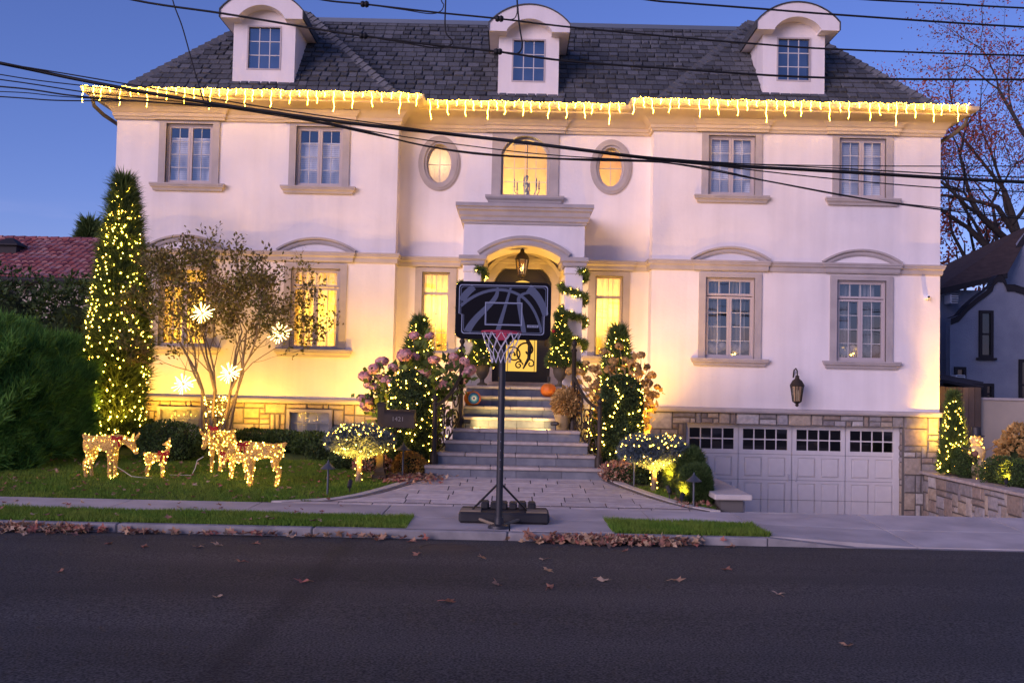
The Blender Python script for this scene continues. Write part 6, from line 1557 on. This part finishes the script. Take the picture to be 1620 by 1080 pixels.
uplight(0,0,0, (2.88,15.9,.7), 70, 'small black spotlight under the clipped box shrubs', 80, pos=(2.62,15.15,g(0,15.15)))
uplight(0,0,0, (-7.75,22.6,3.0), 280, 'small black spotlight on the wall between the cypress and the first basement window', 125, pos=(-7.75,21.55,.5))
uplight(0,0,0, (-5.6,22.6,2.4), 250, 'small black spotlight on the wall behind the star-hung tree', 130, pos=(-5.75,21.5,.5))
uplight(0,0,0, (-3.3,22.6,3.2), 235, 'small black spotlight on the wall behind the pink hydrangea', 125, pos=(-3.3,21.5,.5))
uplight(0,0,0, (-8.15,20.6,2.4), 190, 'small black spotlight at the foot of the tall cypress', 70, pos=(-7.75,19.4,.42))
uplight(0,0,0, (-1.9,23.1,4.2), 420, 'small black spotlight on the recessed wall behind the pink hydrangea', 100, pos=(-2.0,21.2,.45))
uplight(0,0,0, (2.45,23.1,4.2), 420, 'small black spotlight on the recessed wall behind the golden hydrangea', 105, pos=(2.5,21.2,.45))
uplight(0,0,0, (2.5,20.0,2.0), 420, 'small black spotlight under the golden dried hydrangea', 105, pos=(2.75,18.3,.38))
uplight(0,0,0, (-1.9,19.3,2.0), 260, 'small black spotlight under the pink hydrangea', 105, pos=(-2.35,18.15,.38))
uplight(0,0,0, (-5.95,20.0,4.0), 260, 'small black spotlight at the foot of the star-hung tree', 80, pos=(-5.55,19.2,.42))
uplight(0,0,0, (.9,22.4,4.6), 260, 'small black spotlight on the porch aimed up at the arch', 110, pos=(X0+.62,22.2,1.91))
uplight(0,0,0, (9.1,22.6,3.2), 1000, 'small black spotlight at the house corner beside the retaining wall', 120, pos=(9.98,21.6,.17))
uplight(0,0,0, (.2,18.95,1.2), 70, 'small black spotlight on the landing beside the flower pot', 120, pos=(SX+.72,18.42,1.12), color=(1.0,.68,.22))
uplight(0,0,0, (-.2,19.0,1.2), 60, 'small black spotlight on the landing beside the stair railing', 120, pos=(SX-.95,18.55,1.12), color=(1.0,.68,.22))

# ------------------------------------------------------------------ garden beyond the driveway
q = P(1508, 628, 21.6); c = Vector((q.x, 21.6, .17)); rf = lambda t: .23*(1-t)**.75+.02
conifer('young_cypress', c, q.z-.17, rf, 2200, 'small lit cypress beside the snowman', .15, .024, upness=1.2)
bulbs_on('warm lights on the small cypress beside the snowman', 'string lights', helix(c, c.z+.1, q.z-.05, lambda t: rf(t)+.07, 13, 150, .05), None, .017, base=tuple(c))
sn = P(1544, 757, 21.0); c = Vector((sn.x, 21.0, .17)); snow = empty('snowman', c, 'lit wire snowman with black top hat and stick arms', 'snowman')
m2, n2_, l2 = nodes_of('snow_mesh'); MATS['snow_mesh'] = m2; b2_ = n2_['Principled BSDF']; b2_.inputs['Base Color'].default_value = (.72,.62,.42,1); b2_.inputs['Roughness'].default_value = .7
t2 = n2_.new('ShaderNodeBsdfTranslucent'); t2.inputs['Color'].default_value = (.75,.62,.38,1); x2 = n2_.new('ShaderNodeMixShader'); x2.inputs['Fac'].default_value = .5
l2.new(b2_.outputs[0], x2.inputs[1]); l2.new(t2.outputs[0], x2.inputs[2]); l2.new(x2.outputs[0], n2_['Material Output'].inputs['Surface'])
allp = []
for nm, zc_, r_ in (('lower_ball',.22,.24),('middle_ball',.54,.185),('head',.80,.125)):
    MB().ball((c.x,c.y,c.z+zc_), r_, 16, 12).build(nm, 'snow_mesh', snow, smooth='all'); d = unit(RNG.normal(0,1,(24,3))); allp += list(np.array((c.x,c.y,c.z+zc_))+d*(r_+.004)); allp += list(np.array((c.x,c.y,c.z+zc_))+d[:12]*(r_*.6))
V, F = octas(np.array(allp), .0065); q = put('bulbs', np_mesh('bulbs', V, F), 'bulb', snow); q['kind'] = 'stuff'
MB().lathe((c.x,c.y,c.z+.90), [(.17,0),(.17,.015),(.10,.018),(.095,.18),(.105,.19),(.001,.192)], 16).build('hat', 'black_metal', snow, smooth=True)
MB().tube([(c.x-.02,c.y-.11,c.z+.80),(c.x-.06,c.y-.22,c.z+.79)], [.02,.003], 6).build('nose', 'pumpkin', snow)
for s_ in (-1,1): MB().tube([(c.x+s_*.15,c.y,c.z+.58),(c.x+s_*.30,c.y-.03,c.z+.66),(c.x+s_*.40,c.y-.03,c.z+.74)], [.014,.011,.006], 5).build('arm', 'bark', snow)
MB().ball((c.x-.1,c.y-.16,c.z+.54), .07, 10, 8, (1,.7,1)).build('wreath', 'leaf_dry', snow)
for k, (u, Y, rx, rz, lab) in enumerate(((1527, 21.1, .24, .42, 'clipped dark shrub between the small cypress and the snowman'), (1585, 20.0, .40, .34, 'clipped dark shrub right next to the snowman on the wall top'), (1615, 19.4, .42, .34, 'clipped shrub lit yellow at the end of the stone wall'), (1650, 20.5, .5, .4, 'clipped shrub at the end of the retaining wall garden'))):
    q = P(u, 740, Y); shrub('garden_shrub', (q.x, Y, .17), (rx,.35,rz), 3000, lab, 'box_leaf', (.05,.03), 'shrubs above the retaining wall', 50+k)
q = P(1612, 700, 20.6); shrub('autumn_shrub', (q.x+.05, 20.7, .17), (.42,.4,.72), 2200, 'leafy golden brown shrub above the stone wall', 'petal_dry', (.12,.08), None, 61)
uplight(0,0,0, P(1600,705,20.2), 150, 'small black spotlight among the shrubs above the stone wall', 110, pos=(P(1592,725,19.2).x,19.2,.17))
# tan garden wall, timber gate and shed roof
mat('tan_render', (.42,.36,.29), (.37,.32,.26), rough=.9, scale=2, bump=.3)
tw = empty('garden_wall', (13,24.5,0), 'tan rendered garden wall behind the snowman', 'wall')
a = P(1549, 640, 24.5).x; zt3 = P(1580, 629, 24.5).z
MB().box(a, 26, 24.5, 24.75, 0, zt3-.06).build('wall_face', 'tan_render', tw); MB().box(a-.03, 26.03, 24.46, 24.79, zt3-.058, zt3).build('coping', 'trim_stone', tw)
mat('fence_wood', (.11,.08,.065), (.15,.11,.085), rough=.85, scale=3, bump=.4, bscale=20, vary=.2)
fn = empty('timber_gate', (11.2,23.6,0), 'brown vertical board gate between the house and the tan wall', 'gate')
x_ = XR+.02; e_ = P(1549, 640, 24.4).x; zt4 = P(1520, 612, 24.3).z
while x_ < e_: MB().cbox(x_, min(x_+.135, e_), 24.30, 24.33, .1, zt4+RNG.uniform(-.01,.01), .004).build('board', 'fence_wood', fn); x_ += .143
for zz in (.5, zt4-.2): MB().box(XR+.01, e_, 24.335, 24.38, zz, zz+.09).build('rail', 'fence_wood', fn)

# ------------------------------------------------------------------ neighbour with curved mission gables
mat('grey_stucco', (.25,.27,.33), (.31,.33,.39), rough=.95, scale=2, bump=.8, bscale=22, bdist=.03); mat('dark_trim', (.025,.022,.025), rough=.7); mat('brown_roof', (.06,.04,.035), (.09,.06,.05), rough=.9, scale=5, bump=.5, bscale=12, bdist=.03)
NY = 31.0; nb = empty('neighbour_house', (16, NY, 0), 'dark grey stucco neighbour house with curved mission gable', 'house')
def ppx(L, Y, dY=0): return [(P(u,v,Y).x, P(u,v,Y).z) for u, v in L]
gab = ppx([(1503,700),(1503,509),(1516,504),(1530,488),(1546,474),(1560,464),(1569,456),(1572,447),(1578,441),(1585,441),(1590,449),(1592,456),(1604,456),(1622,462),(1670,470),(1720,480),(1720,700)], NY)
MB().prism(gab, NY, NY+.3).build('gable_wall', 'grey_stucco', nb)
tl = gab[1:-1]
MB().strip([(x,NY-.05,z+.10) for x,z in tl],[(x,NY-.05,z-.10) for x,z in tl]).build('gable_trim', 'dark_trim', nb); MB().strip([(x,NY-.05,z+.12) for x,z in tl],[(x,NY+.35,z+.12) for x,z in tl]).build('gable_coping', 'dark_trim', nb)
up2 = ppx([(1589,500),(1589,420),(1592,412),(1604,400),(1611,388),(1618,378),(1640,350),(1670,340),(1700,352),(1740,400),(1740,500)], NY+3)
MB().prism(up2, NY+3, NY+3.3).build('gable_wall', 'grey_stucco', nb); tl2 = up2[1:-1]; MB().strip([(x,NY+2.95,z+.12) for x,z in tl2],[(x,NY+2.95,z-.22) for x,z in tl2]).build('gable_trim', 'dark_trim', nb)
e0, e1 = P(1486,456,NY+2), P(1590,425,NY+2); r0, r1 = P(1486,432,NY+6), P(1620,362,NY+6)
MB().add([P(1480,458,NY+1.0), P(1594,432,NY+1.0), P(1640,350,NY+5), P(1480,426,NY+5)], [(0,1,2,3)]).build('roof', 'brown_roof', nb)
MB().add([P(1480,458,NY+1.0), P(1594,432,NY+1.0), P(1594,440,NY+1.0), P(1480,468,NY+1.0)], [(0,1,2,3)]).build('eave_board', 'dark_trim', nb)
bw0, bw1 = P(1480,700,NY+2).x, P(1740,700,NY+2).x
MB().box(bw0-3, bw1, NY+1.6, NY+9, 0, P(1490,458,NY+1.6).z).build('house_wall', 'grey_stucco', nb)
def nwin(u0, v0, u1, v1, Y, lab=None, pane='dark_pane'):
    a, b_ = P(u0,v0,Y), P(u1,v1,Y); o = MB().ring([(a.x,b_.z),(b_.x,b_.z),(b_.x,a.z),(a.x,a.z)], [(a.x+.09,b_.z+.09),(b_.x-.09,b_.z+.09),(b_.x-.09,a.z-.09),(a.x+.09,a.z-.09)], Y-.08, Y-.005).build('window', 'dark_trim', nb)
    zm = (a.z+b_.z)/2
    for c_, d_ in ((b_.z+.09, zm-.03),(zm+.03, a.z-.09)): MB().add([(a.x+.09,Y-.02,c_),(b_.x-.09,Y-.02,c_),(b_.x-.09,Y-.02,d_),(a.x+.09,Y-.02,d_)], [(0,1,2,3)]).build('pane', 'night_pane', o)
    MB().box(a.x+.09, b_.x-.09, Y-.05, Y-.01, zm-.028, zm+.028).build('meeting_rail', 'dark_trim', o); MB().box(a.x-.08, b_.x+.08, Y-.14, Y-.004, b_.z-.07, b_.z-.002).build('sill', 'dark_trim', o)
mat('night_pane', (.02,.025,.03), rough=.08, spec=.9)
nwin(1548,491,1570,566,NY); nwin(1611,568,1636,650,NY); nwin(1548,606,1571,640,NY); nwin(1509,580,1527,610,NY); 
a, b_ = P(1509,597,NY-.3), P(1524,604,NY-.3); acm = empty('window_air_conditioner', ((a.x+b_.x)/2,NY-.3,b_.z), 'white air conditioner sticking out of the small dark window', 'air conditioner')
MB().cbox(a.x, b_.x, NY-.45, NY-.1, b_.z-.05, a.z+.08, .015).build('case', 'blind', acm); mb = MB()
for k in range(4): MB().box(a.x+.03, b_.x-.03, NY-.47, NY-.452, b_.z+.0+k*.055, b_.z+.025+k*.055).build('louvre', 'path_metal', acm)
a, b_ = P(1500,466,NY+1.3), P(1512,476,NY+1.3); ac2 = empty('wall_air_conditioner', ((a.x+b_.x)/2,NY+1.2,b_.z), 'white air conditioner hanging under the brown eave', 'air conditioner')
MB().cbox(a.x, b_.x, NY+1.1, NY+1.6, b_.z-.1, a.z, .015).build('case', 'blind', ac2)
for k in range(4): MB().box(a.x+.02, b_.x-.02, NY+1.075, NY+1.098, b_.z-.05+k*.07, b_.z-.02+k*.07).build('louvre', 'path_metal', ac2)
sr = empty('shed_roof', (12.5,27,0), 'low dark lean-to roof above the timber gate', 'shed'); MB().add([P(1480,598,26),P(1556,612,26),P(1556,604,28.5),P(1480,590,28.5)], [(0,1,2,3)]).build('roof', 'brown_roof', sr)
MB().add([P(1480,598,26),P(1556,612,26),P(1556,617,26),P(1480,603,26)], [(0,1,2,3)]).build('fascia', 'dark_trim', sr); MB().box(P(1482,0,27).x, P(1550,0,27).x, 26.5, 28, 0, P(1500,606,27).z).build('shed_wall', 'dark_trim', sr)

# ------------------------------------------------------------------ neighbour with the clay tile roof
TY = 33.0; nl = empty('tile_roof_house', (-20, TY, 0), 'low cream neighbour house with red clay tile roof', 'house')
mat('cream_render', (.50,.44,.36), (.45,.39,.32), rough=.9, scale=2); mat('clay_tile', (.85,.85,.85), (1.1,1.1,1.1), rough=.8, scale=10, stops=[(.30,.09,.085),(.38,.15,.13),(.20,.06,.065),(.46,.25,.22),(.26,.08,.085),(.36,.18,.18)])
ez = P(80,441,TY).z; xa, xb = -34.0, P(166,440,TY).x+.9; rz_, ry = P(60,380,TY+4.2).z, TY+4.2
MB().box(xa+.6, xb-.5, TY+.6, TY+9, 0, ez-.1).build('wall', 'cream_render', nl)
MB().add([(xa,TY,ez),(xb,TY,ez),(xb,ry,rz_),(xa,ry,rz_)], [(0,1,2,3)]).build('roof_deck', 'roof_deck', nl); rf_ = MB().add([(xa,ry,rz_-.02),(xb,ry,rz_-.02),(xb,ry+4.2,ez),(xa,ry+4.2,ez)], [(0,1,2,3)]).build('roof', 'clay_tile', nl)
MB().tube([(xa,TY-.08,ez-.06),(xb,TY-.08,ez-.06)], .10, 8).build('gutter', 'dark_trim', nl)
x_ = -24.0
while x_ < xb-.6: MB().cbox(x_, x_+.2, TY+.08, TY+.62, ez-.42, ez-.16, .03).build('bracket', 'cream_render', nl); x_ += .62
MB().box(xa+.5, xb-.4, TY+.45, TY+.599, ez-.75, ez-.45).build('frieze', 'cream_render', nl)
sd = Vector((0, ry-TY, rz_-ez)); sl_ = sd.length; su = sd.normalized(); sn_ = Vector((0,-su.z,su.y)); tile_l = .40; tw_ = .235
def tile_v(x, s):
    p = Vector((x, TY, ez))+su*s; vs = []
    for e_, lift in ((0,.05),(tile_l*1.08,.012)):
        for k in range(5): an = math.pi*k/4; vs.append(p+su*e_+Vector((-math.cos(an)*tw_*.5,0,0))+sn_*(math.sin(an)*.075+lift))
    return vs
TF = [(k,k+1,k+6,k+5) for k in range(4)]+[(0,4,3,2,1)]
xs_ = np.arange(-33.9, xb, tw_); rows_ = int(sl_/tile_l); tiles = [(x, r*tile_l) for r in range(rows_+1) for x in xs_]; tiles = [t for t in tiles if t[1] < sl_-.1]
vis = sorted(tiles, key=lambda t: t[1]+ (0 if t[0] > -17.5 else 5)); rest = MB()
base_me = None
for i, (x, s) in enumerate(vis):
    if i < 300: MB().add(tile_v(x+RNG.uniform(-.01,.01), s), TF).build('roof_tile', 'clay_tile', rf_, smooth=True)
    else: rest.add(tile_v(x+RNG.uniform(-.01,.01), s+RNG.uniform(-.02,.02)), TF)
tag(rest.build('roof_tiles', 'clay_tile', rf_, smooth=True), kind='stuff')
for x_ in np.arange(-33.9, xb, .42): MB().tube([(x_,ry,rz_+.03),(x_+.44,ry,rz_+.045)], [.10,.115], 8).build('ridge_tile', 'clay_tile', rf_, smooth=True)
vc = P(17, 392, TY+2.6); MB().box(vc.x-.35, vc.x+.35, TY+2.3, TY+2.9, vc.z-.6, vc.z+.05).build('roof_vent', 'dark_trim', rf_); MB().lathe((vc.x,TY+2.6,vc.z+.05), [(.62,0),(.6,.05),(.1,.30)], 4, sq=math.pi/4).build('vent_cap', 'dark_trim', rf_)

# ------------------------------------------------------------------ overhead lines
mat('cable_black', (.012,.012,.013), rough=.6)
def wire(L, r, lab, Y=12.0, name='overhead_cable', Y1=None, cat_='cable'):
    L = list(L); E_ = lambda a, b_: (a[0]+(a[0]-b_[0])/abs(a[0]-b_[0])*1500, a[1]+(a[1]-b_[1])/abs(a[0]-b_[0])*1500-60)
    if L[0][0] < -250: L.insert(0, E_(L[0], L[1]))          # spans run on to the next poles up and down the street
    if L[-1][0] > 1900: L.append(E_(L[-1], L[-2]))
    n_ = len(L); pts = [P(u, v, Y+((Y1-Y)*i/(n_-1) if Y1 else 0)) for i, (u, v) in enumerate(L)]
    dense = []
    for i in range(n_-1):
        p0, p1, p2, p3 = pts[max(i-1,0)], pts[i], pts[i+1], pts[min(i+2,n_-1)]
        for k in range(6):
            t = k/6; dense.append(.5*((2*p1)+(p2-p0)*t+(2*p0-5*p1+4*p2-p3)*t*t+(3*p1-p0-3*p2+p3)*t**3))
    dense.append(pts[-1]); o = MB().tube(dense, r, 7).build(name, 'cable_black', smooth='all')
    return tag(o, lab, cat_, 'overhead lines')
wire([(-400,20),(0,100),(130,127),(300,158),(540,193),(800,222),(1080,256),(1320,271),(1620,288),(2000,300)], .022, 'thick black trunk cable sagging right across the house front', 12.0)
wire([(-400,40),(0,100),(200,133),(420,170),(600,196),(820,226),(1080,253),(1320,266),(1620,281),(2000,290)], .008, 'thin lashing wire running along the thick trunk cable', 11.95)
wire([(-300,60),(0,118),(150,138),(300,158),(480,188),(600,210),(720,228),(880,246),(1080,256),(1300,262),(1620,263),(2000,262)], .007, 'thin line passing just above the oval window and levelling towards the bare tree', 12.3)
wire([(-300,90),(0,126),(150,148),(300,163),(480,190),(600,215),(720,238),(880,251),(1080,257),(1180,268),(1330,284),(1500,298),(1700,306),(2000,315)], .008, 'thin line crossing the arched window below the trunk cable', 12.4)
wire([(-300,120),(0,137),(120,152),(260,163),(400,175),(540,200),(700,236),(860,250),(1040,256),(1200,284),(1330,308),(1430,324),(1620,346),(2000,380)], .010, 'line diverging below the trunk cable over the garage wing windows', 12.2)
wire([(-300,140),(0,145),(100,153),(250,162),(420,174),(560,203),(720,240),(900,253),(1080,260),(1240,292),(1360,314),(1480,328),(1700,352),(2000,385)], .006, 'thinnest line hugging the diverging line below the trunk cable', 12.25)
wire([(-300,135),(0,153),(90,159),(200,160),(260,163),(330,166)], .008, 'service line from the street ending at the cable knot by the eave', 12.0)
wire([(60,-40),(210,0),(355,22),(500,46),(575,57),(690,72),(788,82),(900,97),(1080,110),(1300,123),(1620,126),(2000,122)], .013, 'upper line crossing the dormer windows with two splice knobs', 11.6)
wire([(420,-20),(510,0),(577,7),(690,20),(790,30),(900,43),(1080,60),(1200,70),(1320,78),(1620,88),(2000,92)], .011, 'topmost line crossing the dormer hoods with two splice knobs', 11.6)
wire([(900,-20),(1025,0),(1080,5),(1200,14),(1330,24),(1620,43),(2000,60)], .012, 'line passing over the dormer by the bare tree, high against the sky', 11.6)
wire([(1250,-10),(1375,0),(1500,6),(1620,13),(2000,28)], .011, 'line in the top corner before the bare tree', 11.6)
wire([(262,-60),(273,0),(288,42),(303,95),(316,140),(322,158),(330,170),(332,165),(328,158)], .008, 'steep drop line falling from above to the trunk cable by the eave', 12.0)
wire([(706,-60),(705,0),(704,40),(707,55),(716,65),(712,72),(690,76),(640,68),(578,57)], .009, 'drop line looping down to the splice left of the middle dormer'.replace(' left of', ' beside'), 11.6)
wire([(815,-60),(818,0),(822,42),(826,68),(824,80),(814,86),(790,82)], .010, 'drop line hanging in front of the middle dormer window', 11.6)
wire([(690,-40),(698,0),(702,8),(697,18),(680,22),(640,16),(577,7)], .006, 'short jumper loop hanging off the topmost line', 11.6)
wire([(815,-40),(818,8),(817,24),(810,31),(790,30)], .006, 'short jumper loop reaching the topmost line before the middle dormer', 11.6)
for (u, v, lab) in ((577,7,'black splice knob on the topmost line over the slate roof'),(575,57,'black splice knob on the upper line over the slate roof'),(790,30,'black splice knob on the topmost line at the middle dormer hood'),(788,82,'black splice knob on the upper line at the middle dormer window')):
    c = P(u, v, 11.6); mb = MB(); ax = Matrix.Rotation(R(90),3,'Y'); mb.lathe(c, [(.01,-.05),(.03,-.045),(.04,-.02),(.03,0),(.042,.02),(.03,.045),(.01,.05)], 10, rot=ax); tag(mb.build('splice', 'cable_black', smooth=True), lab, 'splice', 'splices on the overhead lines')

# ------------------------------------------------------------------ fallen leaves
def leaf_mesh(seed):
    rg = random.Random(seed); pts = []; n_ = 15
    for k in range(n_):
        a = 6.283*k/n_; r_ = (.055 if k % 3 == 0 else .026 if k % 3 == 1 else .032)*rg.uniform(.8,1.2); pts.append((r_*math.cos(a)*1.15, r_*math.sin(a), .010*math.sin(a*2+seed)+rg.uniform(0,.012)+.2*r_))
    mb = MB(); mb.add([(0,0,.004)]+pts, [(0,1+k,1+(k+1)%n_) for k in range(n_)]); mb.tube([(0,0,.004),(-.05,.01,.012),(-.09,.0,.004)], .002, 3)
    return mb
LEAF = [leaf_mesh(k) for k in range(5)]; LM = [q.mesh('leaf') for q in LEAF]
for me in LM: me.materials.append(MATS['leaf_dry'])
road_spots = [(40,846,0),(230,867,0),(172,862,0),(345,864,0),(405,861,0),(313,868,0),(380,893,0),(343,955,0),(95,911,0),(710,962,0),(785,932,0),(870,938,0),(762,885,0),(866,908,0),(1150,905,0),(1230,948,1),(1340,1036,0),(478,928,0),(660,880,0),(650,857,0),(1072,925,0),(990,872,0),(955,925,0),(860,888,0),(1155,865,1)]
for i, (u, v, pale) in enumerate(road_spots):
    d = CAM_M @ Vector(((u-810)/1575, -(v-540)/1575, -1)); t = (-(CAM_Z-.06))/d.z; x_, y_ = d.x*t, d.y*t
    o = bpy.data.objects.new('fallen_leaf', LM[i % 5]); COL.objects.link(o); o.location = (x_, y_, road_z(y_)+.004); s_ = RNG.uniform(.8,1.25) if v < 990 else .9; o.scale = (s_,s_,s_); o.rotation_euler = (RNG.normal(0,.2), RNG.normal(0,.2), RNG.uniform(0,6.28))
    tag(o, 'single dry brown leaf lying on the asphalt road', 'leaf', 'fallen leaves on the road')
def litter(name, n, fx, fy, fz, lab, s=(.7,1.25), tilt=.5):
    Vs, Fs, b_ = [], [], 0
    tri = [np.array(q.v) for q in LEAF]; trf = [np.array([f for f in q.f if len(f) == 3]) for q in LEAF]
    for i in range(n):
        k = i % 5; e = Matrix.Rotation(RNG.uniform(0,6.28),3,'Z') @ Matrix.Rotation(RNG.normal(0,tilt),3,'X') @ Matrix.Rotation(RNG.normal(0,tilt),3,'Y'); sc_ = RNG.uniform(*s)
        x_ = fx(); y_ = fy(); V = tri[k][:16] @ np.array(e).T*sc_ + np.array((x_, y_, fz(x_, y_))); Vs.append(V); F = trf[k]; F = F[(F < 16).all(1)]; Fs.append(F+b_); b_ += len(V)
    o = put(name, np_mesh(name, np.concatenate(Vs), np.concatenate(Fs)), 'leaf_dry'); return tag(o, lab, 'leaves', kind='stuff')
G = RNG
litter('leaf_litter', 700, lambda: -10.5+5.4*G.random()**1.15, lambda: 12.27-abs(G.normal(0,.13)), lambda x,y: .05+max(.012, .08-(12.27-y)*.22)*G.random()+.015, 'brown leaves drifted thickly in the gutter before the grass strip')
litter('leaf_litter', 110, lambda: -5.6+4.6*G.random(), lambda: 12.26-abs(G.normal(0,.09)), lambda x,y: .05+.012+.04*G.random(), 'thin line of brown leaves in the gutter towards the paved apron')
litter('leaf_litter', 340, lambda: .25+1.0+G.normal(0,.45), lambda: 12.27-abs(G.normal(0,.12)), lambda x,y: .05+max(.012, .09-(12.27-y)*.25)*G.random()+.015, 'heap of reddish brown leaves in the gutter before the short grass block')
litter('leaf_litter', 230, lambda: G.uniform(-8.3,-2.6), lambda: G.uniform(14.8,18.5), lambda x,y: g(x,y)+.035, 'scattered dry leaves lying on the lawn among the reindeer', (.5,.95), .3)
litter('leaf_litter', 380, lambda: -1.75+G.normal(0,.30), lambda: 16.9+G.normal(0,.22), lambda x,y: g(x,y)+.02+.03*G.random(), 'dry leaves heaped round the mailbox post and chrysanthemum', (.5,.95))
litter('leaf_litter', 160, lambda: G.uniform(2.55,3.05), lambda: G.uniform(14.9,16.9), lambda x,y: g(x,y)+.02+.02*G.random(), 'dry leaves in the bed beside the pale wall cap', (.45,.8))
litter('leaf_litter', 60, lambda: G.uniform(-10,-1.5), lambda: G.uniform(12.5,14.6), lambda x,y: .20 if y < 13.5 else .16, 'few dry leaves on the sidewalk and grass strip', (.5,.9), .2)
